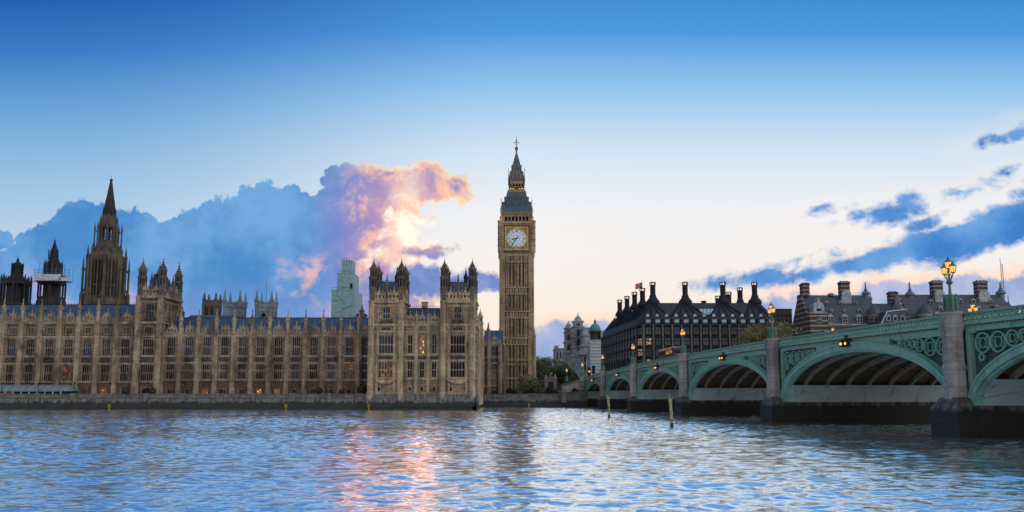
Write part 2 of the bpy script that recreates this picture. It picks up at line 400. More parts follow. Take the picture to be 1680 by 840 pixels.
# tent skin
plain('tent_skin', (.16,.21,.22), .4, var=.2)
glass('window_glass', (.003,.004,.007), (.010,.014,.026), .10)
glass('sky_tint_glass', (.015,.022,.045), (.045,.07,.12), .10)  # bluish base colour stands in for sky reflected in the panes
glass('blind_glass', (.035,.035,.034), (.09,.085,.075), .15)
glass('office_glass', (.015,.02,.022), (.13,.16,.16), .10)
glass('dark_glass', (.004,.004,.005), (.02,.022,.028), .15)
glass('skylight', (.30,.42,.46), (.42,.55,.6), .12)
lit_glass('lit_window', (1, .50, .12), 1.7)
lit_glass('lit_office', (1, .66, .26), 1.0)
lit_glass('lit_door', (1, .34, .07), 1.5)
lit_glass('lit_faint', (1, .30, .12), .28)
lit_glass('bus_window', (1, .86, .68), .9)
glow('lamp_glass', (1, .44, .10), 1.5)
glow('lamp_bulb', (1, .60, .20), 6)
glow('amber_lamp', (1, .30, .02), 3)
glow('red_lamp', (1, .10, .04), 4)
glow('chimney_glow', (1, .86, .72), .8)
# foliage
def leaves(name, a, c_, d):
    m, k, b = mat(name)
    nz = k.noise(k.pos, .55, 4, .6); oi = k.noise(k.pos, 4, 2)
    c = k.mix(k.ss(nz, .35, .65), (*a, 1), (*c_, 1))
    c = k.mix(k.m('MULTIPLY', k.ss(oi, .5, .7), .6), c, (*d, 1))
    k.l.new(c, b.inputs['Base Color']); b.inputs['Roughness'].default_value = .6
leaves('leaf_green', (.045,.085,.028), (.12,.165,.05), (.15,.15,.045))
leaves('leaf_autumn', (.14,.13,.035), (.24,.20,.06), (.11,.15,.04))
leaves('leaf_pale', (.13,.14,.06), (.25,.235,.105), (.18,.15,.075))
leaves('leaf_dark', (.012,.018,.010), (.035,.045,.02), (.03,.03,.015))
# river
m, k, b = mat('river')
b.inputs['Base Color'].default_value = (.93,.96,1.0,1); b.inputs['Roughness'].default_value = .035; b.inputs['Metallic'].default_value = .94
b.inputs['IOR'].default_value = 1.6; b.inputs['Specular IOR Level'].default_value = .5
mp = k.new('ShaderNodeMapping'); k.l.new(k.pos, mp.inputs[0]); mp.inputs['Scale'].default_value = (.6, 1, 1)
bump(k, b, k.m('ADD', k.noise(mp.outputs[0], 4.0, 4, .6, .4), k.m('MULTIPLY', k.noise(mp.outputs[0], 1.1, 3, .6, .3), 1.6)), .4, .06)

# ------------------------------------------------------------------ mesh helpers
class MB:
    def __init__(s): s.v = []; s.f = []
    def add(s, vs, fs):
        o = len(s.v); s.v += [tuple(p) for p in vs]; s.f += [tuple(i+o for i in f) for f in fs]; return s
    def box(s, x0, x1, y0, y1, z0, z1):
        return s.add([(x0,y0,z0),(x1,y0,z0),(x1,y1,z0),(x0,y1,z0),(x0,y0,z1),(x1,y0,z1),(x1,y1,z1),(x0,y1,z1)],
                     [(3,2,1,0),(4,5,6,7),(0,1,5,4),(1,2,6,5),(2,3,7,6),(3,0,4,7)])
    def cbox(s, cx, cy, z0, w, d, h): return s.box(cx-w/2, cx+w/2, cy-d/2, cy+d/2, z0, z0+h)
    def lathe(s, cx, cy, prof, nn=8, ph=None, sx=1, sy=1):
        # prof: list of (radius, z) from the bottom to the top
        ph = math.pi/nn if ph is None else ph
        vs = []; fs = []
        for (r, z) in prof:
            for i in range(nn):
                a = ph+2*math.pi*i/nn
                vs.append((cx+math.cos(a)*r*sx, cy+math.sin(a)*r*sy, z))
        for j in range(len(prof)-1):
            for i in range(nn):
                i2 = (i+1) % nn
                fs.append((j*nn+i, j*nn+i2, (j+1)*nn+i2, (j+1)*nn+i))
        fs.append(tuple(range(nn-1, -1, -1))); fs.append(tuple((len(prof)-1)*nn+i for i in range(nn)))
        return s.add(vs, fs)
    def sq(s, cx, cy, prof, sx=1, sy=1):
        # square plan lathe, radius = half side
        return s.lathe(cx, cy, [(r*math.sqrt(2), z) for r, z in prof], 4, math.pi/4, sx, sy)
    def ext(s, pts, y0, y1):
        # polygon in the XZ plane extruded along Y
        q = len(pts)
        vs = [(x, y0, z) for x, z in pts]+[(x, y1, z) for x, z in pts]
        fs = [tuple(range(q)), tuple(range(2*q-1, q-1, -1))]+[(i, i+q, (i+1) % q+q, (i+1) % q) for i in range(q)]
        return s.add(vs, fs)
    def extx(s, pts, x0, x1):
        # polygon in the YZ plane extruded along X
        q = len(pts)
        vs = [(x0, y, z) for y, z in pts]+[(x1, y, z) for y, z in pts]
        fs = [tuple(range(q)), tuple(range(2*q-1, q-1, -1))]+[(i, (i+1) % q, (i+1) % q+q, i+q) for i in range(q)]
        return s.add(vs, fs)
    def extz(s, pts, z0, z1):
        q = len(pts)
        vs = [(x, y, z0) for x, y in pts]+[(x, y, z1) for x, y in pts]
        fs = [tuple(range(q-1, -1, -1)), tuple(range(q, 2*q))]+[(i, (i+1) % q, (i+1) % q+q, i+q) for i in range(q)]
        return s.add(vs, fs)
    def beam(s, p, q, w, h=None):
        h = h or w; p = Vector(p); q = Vector(q); d = (q-p)
        if d.length < 1e-6: return s
        d.normalize(); up = Vector((0,0,1)) if abs(d.z) < .95 else Vector((0,1,0))
        a = d.cross(up).normalized(); c = a.cross(d).normalized()
        vs = []
        for o in (p, q):
            for sx, sz in ((-1,-1),(1,-1),(1,1),(-1,1)): vs.append(o+a*sx*w/2+c*sz*h/2)
        return s.add(vs, [(3,2,1,0),(4,5,6,7),(0,1,5,4),(1,2,6,5),(2,3,7,6),(3,0,4,7)])
    def tube(s, pts, r, nn=6):
        pts = [Vector(p) for p in pts]; rs = r if isinstance(r, (list, tuple)) else [r]*len(pts)
        vs = []; fs = []
        for i, p in enumerate(pts):
            d = (pts[min(i+1, len(pts)-1)]-pts[max(i-1, 0)]).normalized()
            up = Vector((0,0,1)) if abs(d.z) < .9 else Vector((1,0,0))
            a = d.cross(up).normalized(); c = a.cross(d)
            for j in range(nn):
                t = 2*math.pi*j/nn; vs.append(p+(a*math.cos(t)+c*math.sin(t))*rs[i])
        for i in range(len(pts)-1):
            for j in range(nn):
                j2 = (j+1) % nn; fs.append((i*nn+j, i*nn+j2, (i+1)*nn+j2, (i+1)*nn+j))
        fs.append(tuple(range(nn-1, -1, -1))); fs.append(tuple((len(pts)-1)*nn+j for j in range(nn)))
        return s.add(vs, fs)
    def ring(s, c, r, t, ax=(1,0,0), az=(0,0,1), nn=16, depth=None, a0=0, a1=2*math.pi, sz=1):
        # flat ring of square section around c in the plane (ax, az)
        c = Vector(c); ax = Vector(ax); az = Vector(az); nrm = ax.cross(az).normalized(); depth = depth or t
        vs = []; fs = []; full = abs(a1-a0-2*math.pi) < 1e-6; q = nn if full else nn+1
        for i in range(q):
            a = a0+(a1-a0)*i/nn; d = ax*math.cos(a)+az*math.sin(a)*sz
            for rr, dd in ((r-t/2, -1), (r+t/2, -1), (r+t/2, 1), (r-t/2, 1)): vs.append(c+d*rr+nrm*dd*depth/2)
        for i in range(nn):
            i2 = (i+1) % q
            for j in range(4):
                j2 = (j+1) % 4; fs.append((i*4+j, i2*4+j, i2*4+j2, i*4+j2))
        return s.add(vs, fs)
    def sphere(s, c, r, nn=8, mm=6, sz=1):
        prof = []
        for j in range(mm+1):
            a = -math.pi/2+math.pi*j/mm; prof.append((max(r*math.cos(a), .001), c[2]+r*sz*math.sin(a)))
        return s.lathe(c[0], c[1], prof, nn)
    def xf(s, M):
        s.v = [tuple(M @ Vector(p)) for p in s.v]; return s
    def mesh(s, name, m):
        me = bpy.data.meshes.new(name); me.from_pydata(s.v, [], s.f); me.update()
        me.materials.append(MATS[m]); return me

BASE = {}
def link(o): S.collection.objects.link(o); return o
def thing(name, label, cat, loc=(0,0,0), rotz=0.0, group=None):
    o = link(bpy.data.objects.new(name, None)); o.location = loc; o.rotation_euler = (0,0,rotz)
    o.empty_display_size = .5
    o['label'] = label; o['category'] = cat
    if group: o['group'] = group
    BASE[o.name] = Vector(loc)
    return o
def part(root, name, mb, m, label=None, local=False, smooth=False):
    # a part (or sub-part) whose mesh is given in world coordinates (or in the thing's own when local)
    if not local:
        b = BASE[root.name]; mb.v = [(x-b.x, y-b.y, z-b.z) for x, y, z in mb.v]
    me = mb.mesh(name, m)
    if smooth:
        for p in me.polygons: p.use_smooth = True
    o = link(bpy.data.objects.new(name, me)); o.parent = root
    BASE[o.name] = BASE.get(root.name, Vector())
    if label: o['label'] = label
    return o
def inst(root, name, me, loc, rotz=0.0, world=True, label=None):
    o = link(bpy.data.objects.new(name, me)); o.parent = root
    o.location = (Vector(loc)-BASE[root.name]) if world else loc
    o.rotation_euler = (0,0,rotz); BASE[o.name] = Vector()
    if label: o['label'] = label
    return o
def single(name, mb, m, label, cat, group=None, kind=None, origin=None):
    b = Vector(origin) if origin else Vector()
    mb.v = [(x-b.x, y-b.y, z-b.z) for x, y, z in mb.v]
    o = link(bpy.data.objects.new(name, mb.mesh(name, m))); o.location = b
    if kind: o['kind'] = kind
    if label: o['label'] = label
    if cat: o['category'] = cat
    if group: o['group'] = group
    return o
def copy_tree(o, parent=None):
    c = o.copy(); link(c); c.parent = parent
    for ch in list(o.children): copy_tree(ch, c)
    return c
# ------------------------------------------------------------------ setting: river and land
import numpy as np
def make_river():
    # one water sheet: fine wind chop where the river is seen, coarse beyond
    rng = np.random.RandomState(11)
    ys = [14.0]
    while ys[-1] < 252: ys.append(ys[-1]+max(.10, min(.20, .0035*ys[-1])))
    ys = np.array([-160, -60, 0, 8]+ys)
    uu = np.concatenate(([-9, -4, -2, -1.3], np.linspace(-1, 1, 900), [1.3, 2, 4, 9]))
    Yg_ = np.repeat(ys[:, None], len(uu), 1)
    Xg_ = uu[None, :]*(np.maximum(Yg_, 14)*.74+22)
    dxs = np.abs(np.gradient(Xg_, axis=1)); dys = np.abs(np.gradient(Yg_, axis=0)); sp = np.maximum(dxs, dys)
    H = np.zeros_like(Yg_)
    patch = np.zeros_like(Yg_)
    for k in range(14):
        wl = rng.uniform(18, 90); th = rng.uniform(-1.35, 1.35); kk = 2*np.pi/wl
        patch += np.sin(kk*(Xg_*np.sin(th)*.5+Yg_*np.cos(th)*1.3)+rng.uniform(0, 6.28))
    patch = np.clip(1.0+.10*patch, .68, 1.35)
    # lateral wobble so crests are short and uneven
    wob = sum(np.sin(2*np.pi*(Xg_*np.cos(a_)+Yg_*np.sin(a_))/w_+p_) for a_, w_, p_ in zip(rng.uniform(0, 3.1, 8), rng.uniform(3, 14, 8), rng.uniform(0, 6.28, 8)))*.28
    for k in range(56):
        wl = .38*(8.0**rng.rand()); th = rng.normal(0, .42)+(np.pi if rng.rand() < .3 else 0)
        kk = 2*np.pi/wl; amp = SLOPE/np.sqrt(56)*wl/(2*np.pi)*1.414*(1.0 if wl < 1.6 else .75)
        se = np.sqrt((dxs*np.sin(th))**2+(dys*np.cos(th))**2); fade = np.clip((wl/np.maximum(se, 1e-3)-2.0)/1.5, 0, 1)
        ph_ = kk*(Xg_*np.sin(th)+Yg_*np.cos(th))+rng.uniform(0, 6.28)+wob*min(2.0, kk*.5)
        sn = np.sin(ph_)
        H += amp*fade*(sn+.28*(np.abs(sn)**1.5))*(patch if wl < 3 else 1.0)
    H -= H.mean()
    nr, nc = Yg_.shape
    co = np.stack([Xg_, Yg_, H], -1).reshape(-1, 3).astype(np.float32)
    idx = np.arange(nr*nc).reshape(nr, nc)
    q = np.stack([idx[:-1, :-1], idx[:-1, 1:], idx[1:, 1:], idx[1:, :-1]], -1).reshape(-1, 4)
    me = bpy.data.meshes.new('river')
    me.vertices.add(len(co)); me.vertices.foreach_set('co', co.ravel())
    me.loops.add(q.size); me.loops.foreach_set('vertex_index', q.ravel().astype(np.int32))
    me.polygons.add(len(q)); me.polygons.foreach_set('loop_start', np.arange(0, q.size, 4, dtype=np.int32)); me.polygons.foreach_set('loop_total', np.full(len(q), 4, dtype=np.int32))
    me.polygons.foreach_set('use_smooth', np.ones(len(q), dtype=bool))
    me.update(calc_edges=True); me.validate(); me.materials.append(MATS['river'])
    o = link(bpy.data.objects.new('river', me)); o['kind'] = 'structure'
SLOPE = .155
make_river()
mb = MB(); mb.add([(-3000,201,3.2),(-9.9,201,3.2),(-9.9,240.6,3.2),(21,240.6,3.2),(21,249,3.2),(3000,249,3.2),(3000,9000,3.2),(-3000,9000,3.2)], [(0,1,2,3,4,5,6,7)])
single('ground', mb, 'soil', None, None, kind='structure')
mb = MB(); mb.add([(-6000,-160,-2),(6000,-160,-2),(6000,252,-2),(-6000,252,-2)], [(0,1,2,3)])
single('riverbed', mb, 'soil', None, None, kind='structure')
mb = MB(); mb.box(-3000,-38.2,201.2,226,3.0,3.3)
single('terrace', mb, 'concrete', None, None, kind='structure')

# ------------------------------------------------------------------ gothic kit
_wc = {}
def window_mesh(w, h, nl, trans=1, arch=True, sm='palace_stone', gm='window_glass'):
    key = (round(w,2), round(h,2), nl, trans, arch, sm, gm)
    if key in _wc: return _wc[key]
    f = MB(); jw = .11
    f.box(-w/2-.02, -w/2+jw, -.06, .42, 0, h); f.box(w/2-jw, w/2+.02, -.06, .42, 0, h)
    f.box(-w/2-.16, w/2+.16, -.16, .30, -.2, 0.0); f.box(-w/2+jw, w/2-jw, -.06, .34, h-.14, h)
    lw = (w-2*jw)/nl
    for i in range(1, nl): f.box(-w/2+jw+i*lw-.045, -w/2+jw+i*lw+.045, .14, .38, 0, h-.14)
    for j in range(1, trans+1): f.box(-w/2+jw, w/2-jw, .14, .36, h*j/(trans+1)*.96-.05, h*j/(trans+1)*.96+.05)
    for i in range(nl):
        c = -w/2+jw+(i+.5)*lw; a = lw/2-.07; t = h-.14
        for j in range(1, trans+2):
            zt = t if j == trans+1 else h*j/(trans+1)*.96-.08
            hh = min(a*1.3, .6)
            for sg in (-1, 1): f.ext([(c+sg*a, zt-hh), (c+sg*a, zt), (c, zt), (c+sg*a*.55, zt-hh*.38)][::sg], .15, .36)
    if arch:   # hood mould
        f.box(-w/2-.24, w/2+.24, -.2, .02, h+.02, h+.2); f.box(-w/2-.24, -w/2-.06, -.18, .02, h-.5, h+.02); f.box(w/2+.06, w/2+.24, -.18, .02, h-.5, h+.02)
    p = MB().box(-w/2+.05, w/2-.05, .36, .40, .02, h-.02)
    _wc[key] = (f.mesh('window', sm), p.mesh('pane', gm))
    return _wc[key]
class Face:
    # a wall plane: origin at its left bottom end, local x along the wall, local y into the wall
    def __init__(s, x, y, rot=0.0): s.M = Matrix.Translation((x, y, 0)) @ Matrix.Rotation(rot, 4, 'Z'); s.rot = rot
    def p(s, x, y, z): return s.M @ Vector((x, y, z))
def wall_cells(mb, x0, x1, z0, z1, y0, y1, ops):
    xs = sorted(set([x0, x1]+[v for o in ops for v in (o[0], o[1]) if x0 < v < x1]))
    for a, b in zip(xs, xs[1:]):
        c = (a+b)/2; zz = z0
        for o in sorted([o for o in ops if o[0] < c < o[1]], key=lambda q: q[2]):
            if o[2] > zz+1e-4: mb.box(a, b, y0, y1, zz, o[2])
            zz = max(zz, o[3])
        if zz < z1-1e-4: mb.box(a, b, y0, y1, zz, z1)
_bm = {}
def buttress_meshes(z0, zt, r, ph, sm):
    key = (round(z0,2), round(zt,2), r, ph, sm)
    if key not in _bm:
        h = zt-z0
        b = MB().lathe(0, 0, [(r*1.25, 0), (r*1.25, h*.12), (r*1.08, h*.14), (r*1.08, h*.45), (r, h*.47), (r, h)], 8)
        for fz in (.25, .47, .64, .83, .985): b.lathe(0, 0, [(r*1.12, h*fz-.12), (r*1.26, h*fz), (r*1.12, h*fz+.12)], 8)
        for k in range(8):       # angle shafts
            a = math.pi/8+k*math.pi/4; b.cbox(math.cos(a)*r, math.sin(a)*r, h*.14, .12, .12, h*.85)
        q = MB()
        s = ph/6.0
        q.lathe(0, 0, [(r*1.05, 0), (r*1.05, .25*s), (r*.78, .4*s), (r*.74, 3.0*s), (r*1.05, 3.15*s), (r*1.05, 3.4*s), (r*.62, 3.55*s), (r*.36, 4.3*s), (r*.14, 5.3*s), (r*.28, 5.45*s), (r*.24, 5.6*s), (.03, 6.0*s)], 8)
        for k in range(4):
            a = k*math.pi/2; q.cbox(math.cos(a)*r*.75, math.sin(a)*r*.75, 3.3*s, .16, .16, .8*s)
        _bm[key] = (b.mesh('buttress', sm), q.mesh('pinnacle', sm))
    return _bm[key]
_cm = {}
vary = random.Random(5)
def carved_mesh(w, h, m='carved_stone', sm='palace_stone'):
    key = (round(w,2), round(h,2), m)
    if key not in _cm:
        p = MB().box(-w/2, w/2, .0, .06, 0, h)
        p.box(-w/2, w/2, -.10, .0, 0, .12); p.box(-w/2, w/2, -.10, .0, h-.12, h)
        k = max(2, int(w/1.0)); 
        for i in range(k):
            c = -w/2+(i+.5)*w/k
            p.ring((c, -.05, h/2), h*.30, .13, nn=8, depth=.12); p.cbox(c, -.06, h*.32, .3, .14, h*.36)
            p.beam((c-w/k/2, -.04, .1), (c-w/k*.2, -.04, h/2), .1); p.beam((c+w/k/2, -.04, .1), (c+w/k*.2, -.04, h/2), .1)
        _cm[key] = p.mesh('carved_panel', m)
    return _cm[key]
def facade(root, F_, L, z0, zt, wins=(), strings=(), carved=(), butts=(), ribs=(), wm='palace_wall', sm='palace_stone', thick=.5, niches=()):
    w = MB(); ops = [(c-ww/2, c+ww/2, z, z+h) for (c, z, ww, h, *_) in wins]
    wall_cells(w, 0, L, z0, zt, 0, thick, ops)
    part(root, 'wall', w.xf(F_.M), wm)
    if len(ribs) <= 4: groups_ = [[r_] for r_ in ribs]
    else: groups_ = [ribs] if ribs else []
    for grp in groups_:   # blind tracery: slender ribs and little canopies on the plain wall
        q = MB()
        for (xa, xb, za, zb, sp) in grp:
            kk = max(1, int(round((xb-xa)/sp)))
            for i in range(kk+1):
                xx = xa+(xb-xa)*i/kk; q.box(xx-.07, xx+.07, -.12, 0, za, zb)
            for i in range(kk):
                c = xa+(xb-xa)*(i+.5)/kk
                q.ext([(c-.3*sp, za+(zb-za)*.55), (c, za+(zb-za)*.55+.55), (c+.3*sp, za+(zb-za)*.55)], -.22, 0)
                q.box(c-.34*sp, c+.34*sp, -.18, 0, za+(zb-za)*.30, za+(zb-za)*.30+.16)
                q.box(c-.45*sp, c+.45*sp, -.10, 0, zb-.28, zb-.08)
        part(root, 'wall_tracery', q.xf(F_.M), sm)
    for (z, h, pr) in strings:
        q = MB().box(-.05, L+.05, -pr, .02, z-h/2, z+h/2).box(0, L, -pr*.55, .02, z-h/2-.16, z-h/2)
        part(root, 'string_course', q.xf(F_.M), sm)
    for (c, z, ww, h) in carved: inst(root, 'carved_panel', carved_mesh(ww, h), F_.p(c, -.07, z), F_.rot)
    for (c, z, ww, h, nl, tr, arch, gm, *lab) in wins:
        if gm == 'window_glass': gm = vary.choice(('window_glass',)*6+('sky_tint_glass', 'sky_tint_glass', 'blind_glass'))
        fm, pm = window_mesh(ww, h, nl, tr, arch, sm, gm)
        o = inst(root, 'window', fm, F_.p(c, 0, z), F_.rot, label=lab[0] if lab else None)
        inst(o, 'pane', pm, (0,0,0), 0, world=False)
    for (x, ztop, r, ph) in butts:
        bm_, pm = buttress_meshes(z0, ztop, r, ph, sm)
        o = inst(root, 'buttress', bm_, F_.p(x, -.15, z0), F_.rot)
        if ph: inst(o, 'pinnacle', pm, (0,0,ztop-z0), 0, world=False)
def parapet(root, F_, L, z, h, gables=(), sm='palace_stone', pitch=.9):
    q = MB().box(0, L, -.12, .25, z, z+h*.45).box(0, L, -.26, .0, z-.16, z+.12)
    k = int(L/pitch)
    for i in range(k):
        c = (i+.5)*L/k
        q.box(c-pitch*.28, c+pitch*.28, -.10, .22, z+h*.45, z+h*.86); q.box(c-pitch*.34, c+pitch*.34, -.16, .26, z+h*.86, z+h)
        if i % 2 == 0: q.lathe(c, .06, [(.10, z+h), (.16, z+h+.12), (.02, z+h+.62)], 4)
    for c in gables:
        q.ext([(c-1.0, z+h*.9), (c-.78, z+h+.3), (c-.3, z+h+.8), (c, z+h+1.5), (c+.3, z+h+.8), (c+.78, z+h+.3), (c+1.0, z+h*.9)], -.2, .2)
        q.lathe(c, 0, [(.1, z+h+1.3), (.2, z+h+1.55), (.02, z+h+2.3)], 4)
        for sg in (-1, 1): q.lathe(c+sg*.95, 0, [(.18, z+h*.8), (.14, z+h+.7), (.02, z+h+1.3)], 4)
    part(root, 'parapet', q.xf(F_.M), sm)
def turret(root, x, y, z0, z1, z2, r, sm, name='turret'):
    # octagonal corner turret: panelled shaft, battlement, ogee cap with a vane
    h = z1-z0; q = MB().lathe(x, y, [(r, z0), (r, z0+h*.34), (r*1.16, z0+h*.36), (r*1.16, z0+h*.39), (r*.94, z0+h*.41), (r*.94, z0+h*.68), (r*1.2, z0+h*.70), (r*1.2, z0+h*.735), (r*.80, z0+h*.75), (r*.80, z1-.3), (r*1.06, z1-.1), (r*1.06, z1+.1)], 8)
    for k in range(8):
        a = math.pi/8+k*math.pi/4; ca_, sa_ = math.cos(a), math.sin(a)
        q.cbox(x+ca_*r*.97, y+sa_*r*.97, z0+h*.41, .17, .17, h*.36); q.cbox(x+ca_*r*.84, y+sa_*r*.84, z0+h*.75, .14, .14, h*.25)
        q.lathe(x+ca_*r*1.05, y+sa_*r*1.05, [(.10, z1), (.02, z1+.9)], 4)
    o = part(root, name, q, sm)
    c = MB(); hh = z2-z1
    c.lathe(x, y, [(r*.86, z1+.1), (r*.80, z1+hh*.16), (r*.48, z1+hh*.34), (r*.26, z1+hh*.50), (r*.17, z1+hh*.62), (r*.30, z1+hh*.66), (r*.26, z1+hh*.69), (r*.09, z1+hh*.72), (.05, z2)], 8)
    c.sphere((x, y, z1+hh*.86), .16, 6, 4)
    for k in range(8):
        a = k*math.pi/4; c.cbox(x+math.cos(a)*r*.58, y+math.sin(a)*r*.58, z1+hh*.26, .2, .2, .3); c.cbox(x+math.cos(a)*r*.36, y+math.sin(a)*r*.36, z1+hh*.44, .15, .15, .25)
    part(o, 'cap', c, sm)
    for (fa, fb, ra, wd) in ((.44, .66, .93, .36), (.78, .94, .80, .3)):
        d = MB()
        for k in range(8):
            a = k*math.pi/4
            cx, cy = x+math.cos(a)*(r*ra*math.cos(math.pi/8)), y+math.sin(a)*(r*ra*math.cos(math.pi/8))
            t = Vector((-math.sin(a), math.cos(a), 0)); nrm = Vector((math.cos(a), math.sin(a), 0))
            pts = [Vector((cx, cy, 0))+t*sg*r*wd*.55+nrm*e for e in (-.03, .03) for sg in (-1, 1)]
            d.extz([(pts[0].x, pts[0].y), (pts[1].x, pts[1].y), (pts[3].x, pts[3].y), (pts[2].x, pts[2].y)], z0+h*fa, z0+h*fb)
        part(o, 'opening', d, 'dark_glass')
    return o
def ridge_crest(mb, x0, x1, y, z, step=.8, h=.6):
    mb.box(x0, x1, y-.08, y+.08, z-.1, z+.12)
    for i in range(int((x1-x0)/step)): mb.lathe(x0+(i+.5)*step, y, [(.05, z+.1), (.12, z+h*.6), (.02, z+h)], 4)

# ------------------------------------------------------------------ palace: long river wing right of the square tower
YW = 212.0; ZF = 3.2
xw0, xw1 = X(261, YW), X(604, YW)
t = thing('palace_wing', 'long lower gothic riverside range between the square turreted tower and the pavilion at the water', 'palace', ((xw0+xw1)/2, YW, ZF), group=None)
Fw = Face(xw0, YW)
zs1, zs2, zs3, zc = Z(623.3, YW), Z(595, YW), Z(584.3, YW), Z(551, YW)
bx = [X(292+29.47*i, YW)-xw0 for i in range(-1, 11)]
pitch_ = bx[1]-bx[0]
cent = [bx[i]+pitch_/2 for i in range(11)]+[bx[11]+pitch_*.36]
wins = []; ribs = []; carved = []
lit_g = {2: ('lit_door', 'lamp-lit ground floor window'), 5: ('lit_window', 'brightly lit ground floor window'), 6: ('lit_window', 'brightly lit ground floor window')}
for i, c in enumerate(cent):
    wide = 1.0 if i < 11 else .8
    wins.append((c, zs1+.3, 2.3*wide, zs2-zs1-.6, 4, 1, True, 'window_glass') if i != 10 else (c, zs1+.35, 2.0, zs2-zs1-.6, 4, 1, True, 'lit_faint', 'window with a faint lamp inside'))
    wins.append((c, zs3+.28, 2.35*wide, zc-zs3-.65, 4, 1, True, 'sky_tint_glass' if i % 3 else 'window_glass'))
    wins.append((c, ZF+.5, 1.5*wide, 1.9, 2, 0, False, lit_g[i][0], lit_g[i][1]) if i in lit_g else (c, ZF+.5, 1.4*wide, 1.9, 2, 0, False, 'dark_glass'))
    carved.append((c, zs2+.18, 2.6*wide, zs3-zs2-.42))
    for sg in (-1, 1):
        xa, xb = sorted((c+sg*1.5*wide, c+sg*(pitch_/2-.75)*(1 if i < 11 else .5)))
        ribs += [(xa, xb, zs1+.2, zs2-.3, .5), (xa, xb, zs3+.2, zc-.4, .5), (xa, xb, zs2+.15, zs3-.2, .5)]
    ribs.append((c-1.8*wide, c+1.8*wide, zc+.1, zc+1.0, .45))
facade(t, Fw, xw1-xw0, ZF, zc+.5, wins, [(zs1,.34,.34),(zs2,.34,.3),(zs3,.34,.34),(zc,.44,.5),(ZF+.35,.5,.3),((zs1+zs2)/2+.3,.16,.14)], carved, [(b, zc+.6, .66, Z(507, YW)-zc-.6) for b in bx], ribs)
parapet(t, Fw, xw1-xw0, zc+.5, 1.5, cent)
q = MB().extx([(YW+.9, zc+.3), (YW+8, Z(521.7, YW+8)), (YW+15, zc+.3)], xw0, xw1+2)
ro = part(t, 'roof', q, 'iron_roof')
q = MB(); ridge_crest(q, xw0, xw1, YW+8, Z(521.7, YW+8), .9, .5); part(ro, 'ridge_cresting', q, 'dark_iron')
for c in cent:
    for (o_, f_) in ((-1.4, .38), (1.4, .38), (0, .66)):
        zz = zc+.3+(Z(521.7, YW+8)-zc-.3)*f_; yy = YW+.9+7.1*f_
        q = MB().box(xw0+c+o_-.22, xw0+c+o_+.22, yy-.5, yy+.3, zz-.1, zz+.5).ext([(xw0+c+o_-.3, zz+.5), (xw0+c+o_+.3, zz+.5), (xw0+c+o_, zz+.95)], yy-.55, yy+.5)
        part(ro, 'roof_vent', q, 'lead')
q = MB().box(bx[11]+xw0+1.0, bx[11]+xw0+1.22, YW-.35, YW-.05, ZF, zc); part(t, 'drainpipe', q, 'dark_iron')
q = MB().box(xw0, xw1, YW+.5, YW+16, ZF, zc-.2); part(t, 'rear_wall', q, 'palace_wall')

# ------------------------------------------------------------------ palace: taller central block on the left
xc0, xc1 = X(28.6-31.4*4, YW), X(217.5, YW)
t = thing('palace_central_block', 'taller four storey gothic block with blue roof at the left end of the riverside palace', 'palace', ((xc0+xc1)/2, YW, ZF))
Fc = Face(xc0, YW)
za, zb, zc2, zd, ze = Z(626.7, YW), Z(596.6, YW), Z(584.8, YW), Z(552.4, YW), Z(530, YW)
bx = [X(28.6+31.4*i, YW)-xc0 for i in range(-4, 6)]
pitch_ = bx[1]-bx[0]
cent = [b+pitch_/2 for b in bx]
wins = []; ribs = []; carved = []
for i, c in enumerate(cent):
    wins.append((c, za+.3, 2.4, zb-za-.5, 4, 1, True, 'window_glass') if i != 6 else (c, za+.3, 2.4, zb-za-.5, 4, 1, True, 'lit_faint', 'window with a faint lamp inside'))
    wins.append((c, zc2+.28, 2.5, (zd-zc2)*.86, 4, 1, True, 'sky_tint_glass' if i in (3, 7) else 'window_glass'))
    wins.append((c, zd+.75, 1.9, (ze-zd)*.52, 4, 0, False, 'window_glass'))
    g = {8: ('lit_door', 'lamp-lit ground floor doorway'), 9: ('lit_faint', 'faintly lit ground floor doorway'), 7: ('lit_faint', 'faintly lit ground floor doorway')}.get(i)
    wins.append((c, ZF+.45, 1.5, 1.95, 2, 0, False, *g) if g else (c, ZF+.45, 1.5, 1.95, 2, 0, False, 'dark_glass'))
    carved.append((c, zb+.2, 2.8, zc2-zb-.45)); carved.append((c, zd+.1, 2.4, .5))
    for sg in (-1, 1):
        xa, xb = sorted((c+sg*1.55, c+sg*(pitch_/2-.78)))
        ribs += [(xa, xb, za+.2, zb-.3, .5), (xa, xb, zc2+.2, zd-.4, .5), (xa, xb, zd+.3, ze-.4, .5), (xa, xb, zb+.15, zc2-.2, .5)]
    ribs.append((c-2, c+2, ze+.1, ze+1.0, .45))
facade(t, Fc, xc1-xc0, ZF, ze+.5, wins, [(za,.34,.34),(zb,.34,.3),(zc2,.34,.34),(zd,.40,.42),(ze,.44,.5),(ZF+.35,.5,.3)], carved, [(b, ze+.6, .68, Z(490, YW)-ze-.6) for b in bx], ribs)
parapet(t, Fc, xc1-xc0, ze+.5, 1.5, cent)
q = MB().extx([(YW+.9, ze+.3), (YW+8, Z(500, YW+8)), (YW+15, ze+.3)], xc0, xc1+3)
ro = part(t, 'roof', q, 'iron_roof')
q = MB(); ridge_crest(q, xc0, xc1, YW+8, Z(500, YW+8), .9, .5); part(ro, 'ridge_cresting', q, 'dark_iron')
